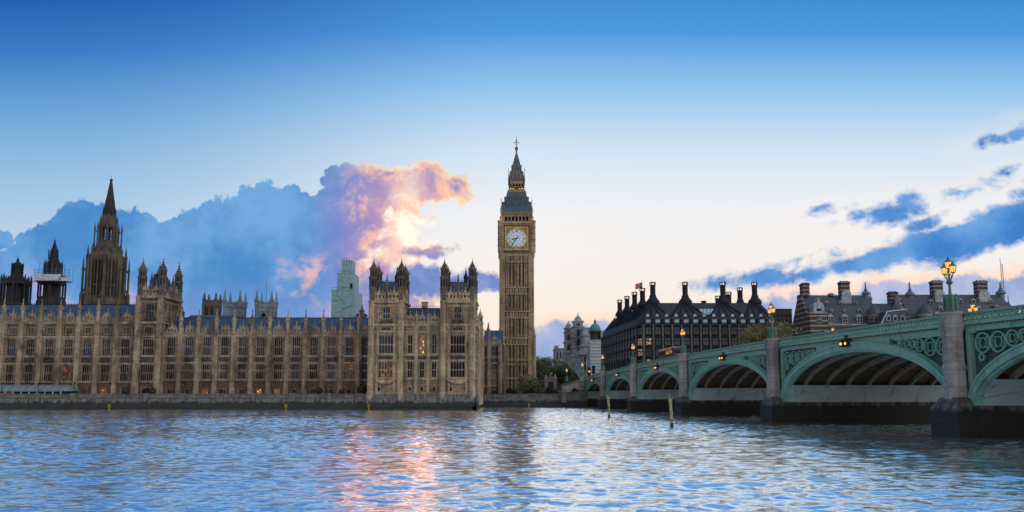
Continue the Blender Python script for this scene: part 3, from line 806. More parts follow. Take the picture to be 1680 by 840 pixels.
for c in cent:
    for (o_, f_) in ((-1.5, .38), (1.5, .38), (0, .66)):
        zz = ze+.3+(Z(500, YW+8)-ze-.3)*f_; yy = YW+.9+7.1*f_
        q = MB().box(xc0+c+o_-.22, xc0+c+o_+.22, yy-.5, yy+.3, zz-.1, zz+.5).ext([(xc0+c+o_-.3, zz+.5), (xc0+c+o_+.3, zz+.5), (xc0+c+o_, zz+.95)], yy-.55, yy+.5)
        part(ro, 'roof_vent', q, 'lead')
q = MB().box(xc0, xc1, YW+.5, YW+16, ZF, ze-.2); part(t, 'rear_wall', q, 'palace_wall')

# ------------------------------------------------------------------ palace: square tower with four corner turrets
YT = 210.6
xa, xb = X(216.5, YT), X(261, YT); LT = xb-xa; DT = 11.6
t = thing('square_tower', 'square stone tower with four pinnacled corner turrets rising between the two riverside ranges', 'tower', ((xa+xb)/2, YT+DT/2, ZF))
zt = Z(487, YT); zr = Z(530, YT)
c = LT/2
wins = [(c, za+.35, 3.6, zb-za-.6, 6, 1, True, 'window_glass'), (c, zc2+.3, 3.2, (zd-zc2)*.82, 5, 1, True, 'window_glass'), (c, zd+.75, 2.6, (ze-zd)*.52, 5, 0, False, 'window_glass'),
        (c, Z(520, YT), 2.5, Z(497, YT)-Z(520, YT), 3, 1, True, 'sky_tint_glass'), (c, ZF+.1, 2.6, 2.6, 1, 0, True, 'dark_glass', 'dark arched doorway onto the terrace')]
ribs = []
for sg in (-1, 1):
    x_, y_ = sorted((c+sg*2.1, c+sg*(LT/2-1.1)))
    for (p_, q_) in ((za+.2, zb-.3), (zc2+.2, zd-.4), (zd+.2, ze-.4), (ze+.6, zt-1.4), (zb+.2, zc2-.2)): ribs.append((x_, y_, p_, q_, .55))
carved = [(c, zb+.2, 4, zc2-zb-.45), (c, ze+.5, 3.2, 1.1)]
strs = [(za,.34,.3),(zb,.34,.28),(zc2,.34,.3),(zd,.4,.4),(ze,.5,.5),(zt,.6,.55),(zt-1.3,.3,.3)]
facade(t, Face(xa, YT), LT, ZF, zt+.3, wins, strs, carved, [(.7, zt+.2, .8, 0), (LT-.7, zt+.2, .8, 0), (c-2.35, ze, .3, 0), (c+2.35, ze, .3, 0)], ribs)
facade(t, Face(xb, YT+.02, R(90)), DT, ZF, zt+.29, [(DT/2, Z(524, YT), 2.0, Z(497, YT)-Z(524, YT), 3, 1, True, 'window_glass'), (DT/2-3.2, Z(524, YT), 1.1, Z(497, YT)-Z(524, YT), 2, 1, True, 'window_glass'), (DT/2+3.2, Z(524, YT), 1.1, Z(497, YT)-Z(524, YT), 2, 1, True, 'window_glass')], strs, (), (), ((.4, 1.6, ze+.5, zt-1.4, .5), (DT-1.6, DT-.4, ze+.5, zt-1.4, .5)))
q = MB().box(xa+.02, xb-.52, YT+.52, YT+DT, ZF, zt+.25); part(t, 'core_wall', q, 'palace_wall')
parapet(t, Face(xa, YT), LT, zt+.3, 1.8, [c-1.6, c+1.6]); parapet(t, Face(xb, YT, R(90)), DT, zt+.28, 1.8, [DT*.35, DT*.65])
for (tx, ty, top) in ((xa+.9, YT+.7, 424), (xb-.9, YT+.7, 424), (xa+.9, YT+DT-.8, 431), (xb-.9, YT+DT-.8, 430)):
    turret(t, tx, ty, zt+.5, Z(443, YT), Z(top-1, ty) if top > 425 else Z(423, YT), 1.12, 'lantern_stone')
q = MB().sq((xa+xb)/2, YT+DT/2, [(LT/2-1.4, zt+1.0), (LT/2-2.6, Z(452, YT+4))], 1, DT/LT*1.05)
ro = part(t, 'roof', q, 'iron_roof')
q = MB(); ridge_crest(q, xa+2.5, xb-2.5, YT+3.6, Z(452, YT+4), .5, .6); part(ro, 'ridge_cresting', q, 'dark_iron')
for (px_, py_) in (((xa+xb)/2, YT+.2), ((xa+xb)/2, YT+DT-.3), (xb-.2, YT+DT/2)):
    part(t, 'pinnacle', MB().lathe(px_, py_, [(.5, zt+.5), (.5, zt+4.2), (.62, zt+4.4), (.3, zt+5.2), (.05, zt+7)], 8), 'lantern_stone')

# ------------------------------------------------------------------ palace: end pavilion standing in the river
YP = 200.0
x0, x1 = X(602.5, YP), X(779.5, YP); LP = x1-x0
t = thing('riverside_pavilion', 'tawny stone end block with two turreted towers rising straight from the river', 'palace', ((x0+x1)/2, YP+10, 0))
PS, PW_ = 'pavilion_stone', 'pavilion_wall'
z1, z2, z3, z4, z5, z6 = Z(645, YP), Z(621, YP), Z(590.7, YP), Z(581.7, YP), Z(544, YP), Z(533, YP)
zt = Z(495, YP)
tw = X(661, YP)-x0     # tower width
st = [(z1,.3,.35),(z2,.34,.34),(z3,.34,.3),(z4,.34,.34),(z5,.34,.34),(z6,.44,.45)]
for nm, ox in (('l', x0), ('r', x1-tw)):
    c = tw/2; first = nm == 'l'
    wins = [(c, z2+.4, 3.9, z3-z2-.7, 5, 1, True, 'lit_faint' if first else 'window_glass'), (c, z4+.4, 3.9, z5-z4-1.2, 5, 1, True, 'sky_tint_glass' if first else 'window_glass'),
            (c, Z(523, YP), 2.0, Z(503, YP)-Z(523, YP), 3, 1, True, 'sky_tint_glass'), (c-1.7, z1+.5, .8, 1.3, 1, 0, True, 'dark_glass'), (c+2.0, z1+.5, .8, 1.3, 1, 0, True, 'dark_glass'), (c, z5+.3, 2.6, z6-z5-.7, 5, 0, False, 'window_glass')]
    ribs = []
    for sg in (-1, 1):
        xa_, xb_ = sorted((c+sg*2.3, c+sg*(tw/2-1.0)))
        for (p_, q_) in ((z2+.2, z3-.3), (z3+.2, z4-.2), (z4+.2, z5-.4), (z5+.2, z6-.3)): ribs.append((xa_, xb_, p_, q_, .55))
        xa_, xb_ = sorted((c+sg*1.5, c+sg*2.8)); ribs.append((xa_, xb_, z6+.9, zt-1.0, .6))
    carved = [(c, z3+.2, 4.1, z4-z3-.4), (c, z6+.55, 3.4, .95)]
    facade(t, Face(ox, YP), tw, 1.0, zt+.3, wins, st+[(zt,.55,.5),(zt-1.0,.28,.26)], carved, [(.75, zt+.2, .78, 0), (tw-.75, zt+.2, .78, 0), (c-2.25, z6, .26, 0), (c+2.25, z6, .26, 0)], ribs, PW_, PS, niches=())
    q = MB().ext([(c+ox-2.6, z2-.3), (c+ox+2.6, z2-.3), (c+ox+1.4, z2-1.3), (c+ox-1.4, z2-1.3)], YP-.7, YP); part(t, 'corbel', q, PS)
    facade(t, Face(ox+tw, YP+.02, R(90)), 9, z6, zt+.29, [(4.5, Z(523, YP), 2.0, 3.6, 3, 1, True, 'window_glass')], [(zt,.55,.5),(zt-1.0,.28,.26)], (), (), ((.8, 3, z6+.5, zt-1, .6), (6, 8.2, z6+.5, zt-1, .6)), PW_, PS)
    q = MB().box(ox+.02, ox+tw-.52, YP+.52, YP+9, 0, zt+.25); part(t, 'tower_core', q, PW_)
    parapet(t, Face(ox, YP), tw, zt+.3, 1.7, [c-2, c, c+2], PS); parapet(t, Face(ox+tw, YP, R(90)), 9, zt+.28, 1.7, [3, 6], PS)
    for (tx, ty) in ((ox+.95, YP+.75), (ox+tw-.95, YP+.75), (ox+.95, YP+8.3), (ox+tw-.95, YP+8.3)):
        turret(t, tx, ty, zt+.4, Z(441, YP), Z(423.5, YP), 1.12, 'lantern_stone')
    q = MB().sq(ox+tw/2, YP+4.5, [(tw/2-1.6, zt+1.0), (tw/2-1.9, zt+2.2), (tw/2-2.5, Z(463, YP+2))], 1, .98)
    ro = part(t, 'roof', q, 'iron_roof')
    for yy in (YP+2.4, YP+6.6):
        q = MB(); ridge_crest(q, ox+2.7, ox+tw-2.7, yy, Z(463, YP+2), .45, .7); part(ro, 'ridge_cresting', q, 'dark_iron')
    q = MB().lathe(ox+tw/2, YP+.1, [(.42, zt+1), (.42, zt+4.6), (.55, zt+4.8), (.3, zt+5.3), (.04, zt+7.6)], 8); part(t, 'pinnacle', q, 'lantern_stone')
    q = MB().lathe(ox+tw*.68, YP+6, [(.6, Z(463, YP+2)-.3), (.6, Z(463, YP+2)+1.6), (.75, Z(463, YP+2)+1.8), (.25, Z(463, YP+2)+3), (.03, Z(463, YP+2)+5)], 8); part(t, 'roof_ventilator', q, 'dark_iron')
# middle of the pavilion
xm0, xm1 = x0+tw, x1-tw; Lm = xm1-xm0; YM = YP+.9
bp = Lm/3; cent = [bp*(i+.5) for i in range(3)]
wins = []; ribs = []; carved = []
for i, c in enumerate(cent):
    wins.append((c, z2+.4, 1.35, z3-z2-.7, 2, 1, True, 'window_glass'))
    wins.append((c, z4+.4, 1.35, z5-z4-1.0, 2, 1, True, 'lit_window', 'window with two lamps lit inside') if i == 1 else (c, z4+.4, 1.35, z5-z4-1.0, 2, 1, True, 'window_glass'))
    wins.append((c, z1+.5, .8, 1.3, 1, 0, True, 'dark_glass'))
    carved.append((c, z3+.2, 2.0, z4-z3-.4))
    for sg in (-1, 1):
        xa_, xb_ = sorted((c+sg*.85, c+sg*(bp/2-.45)))
        for (p_, q_) in ((z2+.2, z3-.3), (z4+.2, z5-.4), (z5+.2, z6-.3)): ribs.append((xa_, xb_, p_, q_, .45))
Fm = Face(xm0, YM)
facade(t, Fm, Lm, 1.0, z6+.4, wins, st, carved, [(bp, z6+.5, .42, 3.6), (2*bp, z6+.5, .42, 3.6)], ribs, PW_, PS)
parapet(t, Fm, Lm, z6+.4, 1.5, cent, PS)
zri = Z(506, YM+6)
q = MB().extx([(YM+.6, z6+.2), (YM+6, zri), (YM+30, zri-.5), (YM+46, z6)], xm0-.3, xm1+.3); ro = part(t, 'roof', q, 'iron_roof')
q = MB(); ridge_crest(q, xm0, xm1, YM+6, zri, .55, .9); part(ro, 'ridge_cresting', q, 'dark_iron')
q = MB().cbox(X(695, YM+7), YM+7, zri-1, 1.5, 1.5, 2.6).cbox(X(695, YM+7), YM+7, zri+1.6, 1.8, 1.8, .25); part(ro, 'chimney', q, PS)
# side facing the clock tower, receding from the river
DS = 46.0; Fs = Face(x1-.02, YP+.03, R(90))
wins = []; ribs = []; bts = []
for i in range(8):
    c = 11.5+i*4.4
    wins += [(c, z2+.4, 2.0, z3-z2-.7, 3, 1, True, 'window_glass'), (c, z4+.4, 2.0, z5-z4-1.0, 3, 1, True, 'window_glass')]
    bts.append((c+2.2, z6+.5, .5, 3.4))
    ribs += [(c-1.7, c-1.2, z2+.2, z3-.3, .4), (c+1.2, c+1.7, z2+.2, z3-.3, .4)]
facade(t, Fs, DS, 1.0, z6+.4, wins, st, (), bts, ribs, PW_, PS)
parapet(t, Fs, DS, z6+.42, 1.4, (), PS)
q = MB().box(x0+.1, x1-.6, YP+9, YP+DS, 1, z6+.1); part(t, 'rear_wall', q, PW_)
q = MB().box(xm0-.4, xm1+.4, YM+.5, YP+9.2, 0, z6+.1); part(t, 'core_wall', q, PW_)
turret(t, x1-.6, YP+DS-2, z6, Z(522, YP+DS), Z(506, YP+DS), .95, PS)
# battered foot in the tide
b0 = z1-.2
q = MB().extx([(YP-1.6, -1), (YP-1.6, 1.0), (YP-.9, 2.4), (YP-.35, b0), (YP+.4, b0), (YP+.4, -1)], x0-.5, x1+.5)
q.extx([(YP-1.6, -1), (YP-1.6, 1.0), (YP-.9, 2.4), (YP-.35, b0), (YP+DS, b0), (YP+DS, -1)], x1-.6, x1+.45)
part(t, 'river_footing', q, 'river_wall')
for c in (x0+1.2, x0+tw-1.2, x0+tw+bp, x0+tw+2*bp, x1-tw+1.2, x1-1.2):
    q = MB().extx([(YP-1.9, .8), (YP-1.2, 2.2), (YP-.55, b0+.1), (YP+.3, b0+.1), (YP+.3, .8)], c-1.1, c+1.1); part(t, 'footing_buttress', q, 'river_wall')

# ------------------------------------------------------------------ link range between pavilion and clock tower
YL = 252.0
x0, x1 = X(783, YL), X(822, YL)
t = thing('palace_link_range', 'narrow shadowed gothic range with a glazed roof wedged between pavilion and clock tower', 'palace', ((x0+x1)/2, YL, ZF))
za_, zb_, zc_, zd_ = Z(621, YL), Z(591, YL), Z(563, YL), Z(633, YL)
L_ = x1-x0; c = X(811, YL)-x0
facade(t, Face(x0, YL), L_, ZF, zc_, [(c, za_-1.8, 2.0, zb_-za_-1.6, 3, 1, True, 'lit_faint', 'tall window glowing faintly red'), (c, zb_+1.6, 2.0, zc_-zb_-2.6, 3, 1, True, 'window_glass'), (c-3.9, zb_+1.6, 1.3, zc_-zb_-2.6, 2, 1, True, 'window_glass'), (c-3.9, za_-1.8, 1.3, zb_-za_-1.6, 2, 1, True, 'window_glass'), (c, ZF+.2, 2.0, 2.2, 2, 0, True, 'dark_glass')],
       [(za_-2.4,.4,.34),(zb_-.9,.4,.34),(zb_+.9,.4,.34),(zc_-.4,.5,.4)], [(c, zb_-.6, 2.4, 1.2)], [(c-1.9, zc_, .6, 6.5), (c+1.9, zc_, .6, 0)], [(c-1.5, c-1.1, za_, zb_-1, .4), (c+1.1, c+1.5, za_, zb_-1, .4), (c+2.4, c+3, za_, zb_-1, .4)])
parapet(t, Face(x0, YL), L_, zc_, 1.3, [c])
q = MB().extx([(YL+2, zc_), (YL+6, Z(542, YL+6)), (YL+12, Z(542, YL+6)), (YL+14, zc_)], x0+2, x1+.5); part(t, 'roof', q, 'iron_roof')
q = MB().box(x0, x1+1, YL+.5, YL+14, ZF, zc_-.3); part(t, 'rear_wall', q, 'palace_wall')
q = MB().box(x0+1.2, x0+1.45, YL-.35, YL-.1, ZF, zc_); part(t, 'drainpipe', q, 'dark_iron')
q = MB().box(x0+c*.0+L_-1.5, x0+L_-1.2, YL-.35, YL-.1, ZF, zc_); part(t, 'drainpipe', q, 'dark_iron')
# ------------------------------------------------------------------ clock tower
YC = 275.0; HC = 6.15; CYc = YC+HC; CXc = X(847.5, CYc, 500)
zc = lambda py, Y=YC: Z(py, Y)
t = thing('clock_tower', 'tall tawny stone clock tower with a white dial and blue iron spire', 'clock tower', (CXc, CYc, ZF))
TS, TP = 'tower_stone', 'tower_panel'
zb0, zb1, zb2, zb3, zb4, zb5 = ZF, zc(640), zc(555), zc(511), zc(472), zc(431)
zs = zc(412)
# core and corner piers
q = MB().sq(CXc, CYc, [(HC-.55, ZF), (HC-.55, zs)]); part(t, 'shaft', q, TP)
for sx in (-1, 1):
    for sy in (-1, 1):
        q = MB(); px_, py_ = CXc+sx*(HC-.85), CYc+sy*(HC-.85)
        q.sq(px_, py_, [(1.15, ZF), (1.15, zb2+.4), (.98, zb2+1.0), (.98, zs-.6)])
        for e in (-.62, .0, .62):
            q.box(px_+e-.09, px_+e+.09, py_+sy*.98-.08, py_+sy*.98+.08, zb2+1.5, zs-.8); q.box(px_+sx*.98-.08, px_+sx*.98+.08, py_+e-.09, py_+e+.09, zb2+1.5, zs-.8)
        part(t, 'corner_pier', q, TS)
        q = MB().lathe(CXc+sx*(HC+.25), CYc+sy*(HC+.25), [(.62, ZF), (.62, zc(553)), (.75, zc(553)+.3), (.4, zc(553)+1.2), (.05, zc(553)+3.2)], 8); part(t, 'foot_buttress', q, TS)
bands = [(zc(590.7), 1), (zc(621), 0), (zb2, 2), (zb3, 2), (zb4, 2), (zb5+.3, 0)]
ROT = [(0, (0,-1)), (R(90), (1,0)), (R(180), (0,1)), (R(-90), (-1,0))]
def side_face(k_):
    # local frame of one side of the tower: x across, y inwards, origin in the middle of the face plane
    rot, (nx, ny) = ROT[k_]
    return Matrix.Translation((CXc+nx*HC, CYc+ny*HC, 0)) @ Matrix.Rotation(rot, 4, 'Z')
SLITS = [(-2.45), (-1.1), (1.1), (2.45)]
stages = [(zc(640)+.6, zc(621)-.5), (zc(621)+.5, zc(590.7)-1.8), (zc(585), zc(560)), (zc(547), zc(516)), (zc(505), zc(478)), (zc(467), zc(436))]
_sm = {}
for k_ in range(4):
    M = side_face(k_)
    ribs = MB()
    for e in (-3.6, -3.05, -1.8, -.42, .42, 1.8, 3.05, 3.6): ribs.box(e-.17, e+.17, .10, .56, ZF+1, zs-.4)
    for e in (-4.1, -2.75, -2.15, -1.4, -.8, 0, .8, 1.4, 2.15, 2.75, 4.1): ribs.box(e-.07, e+.07, .34, .56, ZF+1, zs-.4)
    part(t, 'panel_ribs', ribs.xf(M), TS)
    for (z_, kind) in bands:
        q = MB().box(-HC-.12, HC+.12, -.22, .5, z_-.22, z_+.22)
        if kind: q.box(-HC-.08, HC+.08, -.12, .5, z_-2.55 if kind == 2 else z_-1.9, z_-2.2 if kind == 2 else z_-1.6)
        if kind == 2:
            q.box(-HC+.2, HC-.2, .30, .5, z_-2.2, z_-.22)
            for i in range(9): q.box(-4.6+i*1.15-.18, -4.6+i*1.15+.18, -.02, .5, z_-2.2, z_-.22)
        part(t, 'string_course', q.xf(M), TS)
        if kind == 2:
            for i in range(8):
                q = MB().box(-4.02+i*1.15-.26, -4.02+i*1.15+.26, .22, .34, z_-1.9, z_-.6).ext([(-4.02+i*1.15-.26, z_-.6), (-4.02+i*1.15+.26, z_-.6), (-4.02+i*1.15, z_-.3)], .22, .34)
                if k_ < 2: part(t, 'arcade_opening', q.xf(M), 'dark_glass')
    if k_ in (0, 1, 3):
        for (za_, zb_) in stages:
            for e in SLITS:
                key = round(zb_-za_, 2)
                if key not in _sm: _sm[key] = (MB().box(-.24, .24, 0, .12, 0, zb_-za_).ext([(-.24, zb_-za_), (.24, zb_-za_), (0, zb_-za_+.5)], 0, .12)).mesh('slit_window', 'dark_glass')
                inst(t, 'slit_window', _sm[key], M @ Vector((e, .42, za_)), ROT[k_][0])
    # trefoil heads under the clock stage
    q = MB()
    for i in range(9):
        c = -4.6+i*1.15; q.ext([(c-.58, zs-2.6), (c-.58, zs-.9), (c+.58, zs-.9), (c+.58, zs-2.6), (c+.4, zs-2.0), (c, zs-1.5), (c-.4, zs-2.0)], .05, .5)
    part(t, 'corbel_arcade', q.xf(M), TS)
# clock stage
HS = 6.75; z0, z1 = zs, zc(366)
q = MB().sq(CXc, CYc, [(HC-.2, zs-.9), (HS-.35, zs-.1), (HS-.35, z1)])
part(t, 'clock_stage', q, TP)
for sx in (-1, 1):
    for sy in (-1, 1):
        q = MB(); a, b_ = CXc+sx*(HS-.95), CYc+sy*(HS-.95)
        q.lathe(a, b_, [(.4, zs-2.2), (1.25, zs-.2), (1.25, z1+.2), (1.4, z1+.5), (1.4, z1+.9)], 8)
        for f_ in (.2, .42, .64, .84): q.lathe(a, b_, [(1.25, zs+(z1-zs)*f_-.2), (1.38, zs+(z1-zs)*f_), (1.25, zs+(z1-zs)*f_+.2)], 8)
        o = part(t, 'corner_turret', q, TS)
        q = MB().lathe(a, b_, [(.55, z1+.9), (.45, z1+2.0), (.6, z1+2.2), (.22, z1+2.8), (.14, z1+4.0), (.36, z1+4.3), (.36, z1+4.7), (.03, z1+5.6)], 8); part(o, 'pinnacle', q, 'gold')
for k_ in range(4):
    M = side_face(k_) @ Matrix.Translation((0, HC-HS+.35, 0))
    q = MB().box(-HS+.3, HS-.3, -.55, .2, z1-.3, z1+.25).box(-HS+.3, HS-.3, -.4, .2, z1-.75, z1-.5)
    for i in range(14): q.box(-5.9+i*.9, -5.9+i*.9+.45, -.5, .0, z1+.25, z1+.6)
    part(t, 'cornice', q.xf(M), TS)
    q = MB().box(-HS+.3, HS-.3, -.42, .2, zs+.15, zs+.5).box(-HS+.4, HS-.4, -.30, .2, zc(405.5)-.15, zc(405.5)+.15)
    part(t, 'lower_cornice', q.xf(M), TS)
    for i in range(8):
        c = -3.68+i*1.05
        q = MB().box(c-.3, c+.3, -.06, .1, zs+.7, zc(405.5)-.9).ext([(c-.3, zc(405.5)-.9), (c+.3, zc(405.5)-.9), (c, zc(405.5)-.45)], -.06, .1); part(t, 'arcade_opening', q.xf(M), 'dark_glass')
    q = MB()
    for i in range(9):
        c = -4.2+i*1.05; q.box(c-.14, c+.14, -.24, .1, zs+.5, zc(405.5)-.15)
    part(t, 'arcade_columns', q.xf(M), TS)
    # dial
    zd = Z(391, YC-HS+HC); rd = 3.62
    fr = MB().box(-4.25, 4.25, -.30, .05, zd-4.3, zd-3.98).box(-4.25, 4.25, -.30, .05, zd+3.98, zd+4.3).box(-4.25, -3.95, -.30, .05, zd-3.98, zd+3.98).box(3.95, 4.25, -.30, .05, zd-3.98, zd+3.98)
    face = part(t, 'clock_face', MB().lathe(0, 0, [(rd, -.06), (rd, .06)], 48).xf(M @ Matrix.Translation((0, -.12, zd)) @ Matrix.Rotation(R(90), 4, 'X')), 'white_dial')
    part(face, 'square_frame', fr.xf(M), 'gold')
    fr2 = MB()
    for sx in (-1, 1):
        for sz in (-1, 1):
            fr2.ext([(sx*3.93, zd+sz*3.93), (sx*1.0, zd+sz*3.93), (sx*2.0, zd+sz*3.35), (sx*2.85, zd+sz*2.85), (sx*3.35, zd+sz*2.0), (sx*3.93, zd+sz*1.0)], -.10, .0)
    part(face, 'corner_spandrel', fr2.xf(M), 'dull_gold')
    rg = MB()
    rg.ring((0,-.20,zd), rd+.12, .30, nn=48, depth=.2)
    part(face, 'dial_rim', rg.xf(M), 'gold')
    rg = MB()
    rg.ring((0,-.19,zd), rd-.12, .10, nn=48, depth=.05); rg.ring((0,-.19,zd), rd*.70, .09, nn=48, depth=.05); rg.ring((0,-.19,zd), rd*.30, .09, nn=32, depth=.05)
    rg.ring((0,-.19,zd), rd*.83, .05, nn=48, depth=.05)
    for i in range(60):
        a = i*math.pi/30; rg.beam((math.sin(a)*(rd-.35), -.19, zd+math.cos(a)*(rd-.35)), (math.sin(a)*(rd-.1), -.19, zd+math.cos(a)*(rd-.1)), .05, .05)
    for i in range(12):
        a = i*math.pi/6; rg.beam((math.sin(a)*rd*.72, -.19, zd+math.cos(a)*rd*.72), (math.sin(a)*rd*.3, -.19, zd+math.cos(a)*rd*.3), .06, .05)
        b2 = a+math.pi/12; rg.beam((math.sin(b2)*rd*.70, -.19, zd+math.cos(b2)*rd*.70), (math.sin(b2)*rd*.5, -.19, zd+math.cos(b2)*rd*.5), .05, .04)
        # roman numeral strokes
        nst = [4,1,2,3,2,1,2,3,4,2,1,2][i]
        for s_ in range(nst):
            o_ = (s_-(nst-1)/2)*.17
            ca2, sa2 = math.cos(a), math.sin(a)
            p_ = (sa2*rd*.73+ca2*o_, -.20, zd+ca2*rd*.73-sa2*o_); q_ = (sa2*rd*.90+ca2*o_, -.20, zd+ca2*rd*.90-sa2*o_)
            rg.beam(p_, q_, .09, .05)
    part(face, 'numeral_ring', rg.xf(M), 'dial_blue')
    a = R(258); hh = MB().beam((math.sin(a)*-.5, -.27, zd+math.cos(a)*-.5), (math.sin(a)*1.5, -.27, zd+math.cos(a)*1.5), .06, .34).beam((math.sin(a)*1.5, -.27, zd+math.cos(a)*1.5), (math.sin(a)*2.0, -.27, zd+math.cos(a)*2.0), .06, .18)
    hb_ = MB().lathe(0, 0, [(.34, -.06), (.34, .06)], 16).xf(Matrix.Translation((0,-.27,zd)) @ Matrix.Rotation(R(90),4,'X')); hh.add(hb_.v, hb_.f)
    part(face, 'hour_hand', hh.xf(M), 'dial_blue')
    a = R(216); hh = MB().beam((math.sin(a)*-.9, -.33, zd+math.cos(a)*-.9), (math.sin(a)*3.25, -.33, zd+math.cos(a)*3.25), .05, .24)
    part(face, 'minute_hand', hh.xf(M), 'dial_blue')
# belfry
HB = 5.45; zb, zt = z1, zc(349)
part(t, 'belfry_core', MB().sq(CXc, CYc, [(HB-1.1, zb), (HB-1.1, zt)]), 'dark_iron')
for k_ in range(4):
    M = side_face(k_) @ Matrix.Translation((0, HC-HB, 0))
    q = MB().box(-HB, HB, 0, 1, zb, zc(366)+.7).box(-HB, HB, 0, 1, zt-1.0, zt)
    for i in range(8):
        c = -4.55+i*1.3; q.box(c-.17, c+.17, 0, .9, zb+.7, zt-1.0); q.box(c-.32, c+.32, -.08, .9, zb+2.6, zb+2.85)
        if i < 7: q.ext([(c+.17, zt-1.0), (c+1.13, zt-1.0), (c+1.13, zt-1.12), (c+.88, zt-1.3), (c+.65, zt-1.12), (c+.42, zt-1.3), (c+.17, zt-1.12)], .02, .88)
    q.box(-HB, -4.55, 0, .9, zb+.7, zt-1.0).box(4.55, HB, 0, .9, zb+.7, zt-1.0)
    q.box(-HB-.15, HB+.15, -.18, .3, zt-.9, zt-.6).box(-HB-.1, HB+.1, -.12, .3, zb+1.0, zb+.75)
    part(t, 'belfry_arcade', q.xf(M), TS)
    q = MB().box(-HB-.3, HB+.3, -.45, .3, zt-.25, zt+.15)
    for i in range(12): q.box(-5.3+i*.93, -5.3+i*.93+.4, -.5, -.3, zt+.15, zt+.45)
    part(t, 'gilded_eave', q.xf(M), 'dull_gold')
# lower iron roof
yz = lambda py: Z(py, CYc)
q = MB().sq(CXc, CYc, [(5.85, zt+.1), (5.75, yz(346)), (4.95, yz(339)), (4.3, yz(332)), (3.85, yz(326)), (3.5, yz(321)), (3.5, yz(319.5))])
lr = part(t, 'lower_roof', q, 'tower_roof')
for k_ in range(4):
    M0 = Matrix.Translation((CXc, CYc, 0)) @ Matrix.Rotation(ROT[k_][0], 4, 'Z')
    for (py_, hw, xs_) in ((342, 5.2, (-3.6,-1.2,1.2,3.6)), (332.5, 4.25, (-2.3,0,2.3))):
        for x_ in xs_:
            zz = yz(py_)
            q = MB().box(x_-.3, x_+.3, -hw-.35, -hw+.8, zz-.3, zz+.9).ext([(x_-.45, zz+.9), (x_+.45, zz+.9), (x_, zz+1.7)], -hw-.4, -hw+.9); o = part(lr, 'dormer', q.xf(M0), 'tower_roof')
    # roof ribs
    q = MB()
    for x_ in (-.82, -.5, -.17, .17, .5, .82):
        pts = [(5.85, zt+.1), (4.95, yz(339)), (4.3, yz(332)), (3.85, yz(326)), (3.5, yz(320))]
        for (ra, za_), (rb_, zb_) in zip(pts, pts[1:]): q.beam((x_*ra, -ra-.03, za_), (x_*rb_, -rb_-.03, zb_), .09)
    part(lr, 'roof_ribs', q.xf(M0), 'lead')
    q = MB().lathe(-5.75, -5.75, [(.34, zt), (.30, zt+1.2), (.42, zt+1.4), (.12, zt+2.0), (.07, zt+4.4), (.26, zt+4.6), (.05, zt+4.9)], 8).beam((-6.15,-5.75,zt+5.2), (-5.35,-5.75,zt+5.2), .09); q.beam((-5.75,-5.75,zt+4.8), (-5.75,-5.75,zt+5.8), .09)
    part(t, 'corner_finial', q.xf(M0), 'dull_gold')
# lantern
zl0, zl1 = yz(319.5), yz(300.5)
q = MB().sq(CXc, CYc, [(3.6, zl0), (3.6, zl0+.5), (3.2, zl0+.6), (3.2, zl0+1.0)]); la = part(t, 'lantern', q, 'dull_gold')
for k_ in range(4):
    M0 = Matrix.Translation((CXc, CYc, 0)) @ Matrix.Rotation(ROT[k_][0], 4, 'Z')
    q = MB().box(-3.0, 3.0, -3.0, -2.6, zl0+.9, zl0+1.4).box(-3.0, 3.0, -3.0, -2.65, (zl0+zl1)/2-.1, (zl0+zl1)/2+.15).box(-3.05, 3.05, -3.05, -2.5, zl1-.9, zl1)
    for i in range(6): q.box(-2.85+i*1.14-.16, -2.85+i*1.14+.16, -2.98, -2.66, zl0+1.0, zl1-.6)
    for i in range(5):
        c = -2.28+i*1.14; q.ext([(c-.45, zl1-.9), (c+.45, zl1-.9), (c+.45, zl1-1.5), (c, zl1-1.0), (c-.45, zl1-1.5)], -2.95, -2.7)
    part(la, 'lantern_arcade', q.xf(M0), 'dull_gold')
part(la, 'lantern_core', MB().sq(CXc, CYc, [(1.1, zl0), (1.1, zl1)]), 'dark_iron')
# upper spire
q = MB().sq(CXc, CYc, [(3.05, zl1), (3.15, zl1+.4), (2.95, yz(297)), (2.25, yz(285)), (1.75, yz(277)), (1.2, yz(267)), (.8, yz(260)), (.35, yz(253))])
sp = part(t, 'spire', q, 'tower_roof')
for k_ in range(4):
    M0 = Matrix.Translation((CXc, CYc, 0)) @ Matrix.Rotation(ROT[k_][0], 4, 'Z')
    for (py_, hw, xs_) in ((294, 2.7, (-1.5,0,1.5)), (287, 2.35, (-1.1,0,1.1)), (276, 1.7, (-.6,.6))):
        for x_ in xs_:
            zz = yz(py_); q = MB().box(x_-.22, x_+.22, -hw-.25, -hw+.5, zz-.3, zz+.5).ext([(x_-.32, zz+.5), (x_+.32, zz+.5), (x_, zz+1.1)], -hw-.3, -hw+.6); part(sp, 'dormer', q.xf(M0), 'dull_gold')
    q = MB().lathe(-3.05, -3.05, [(.26, zl1), (.2, zl1+1.0), (.06, zl1+1.6), (.05, yz(284)), (.2, yz(283.5)), (.03, yz(279))], 6); part(sp, 'finial', q.xf(M0), 'dull_gold')
q = MB().lathe(CXc, CYc, [(.38, yz(253.5)), (.34, yz(247)), (.62, yz(245.5)), (.72, yz(243.5)), (.5, yz(241.5)), (.16, yz(240)), (.12, yz(226)), (.03, yz(223))], 8)
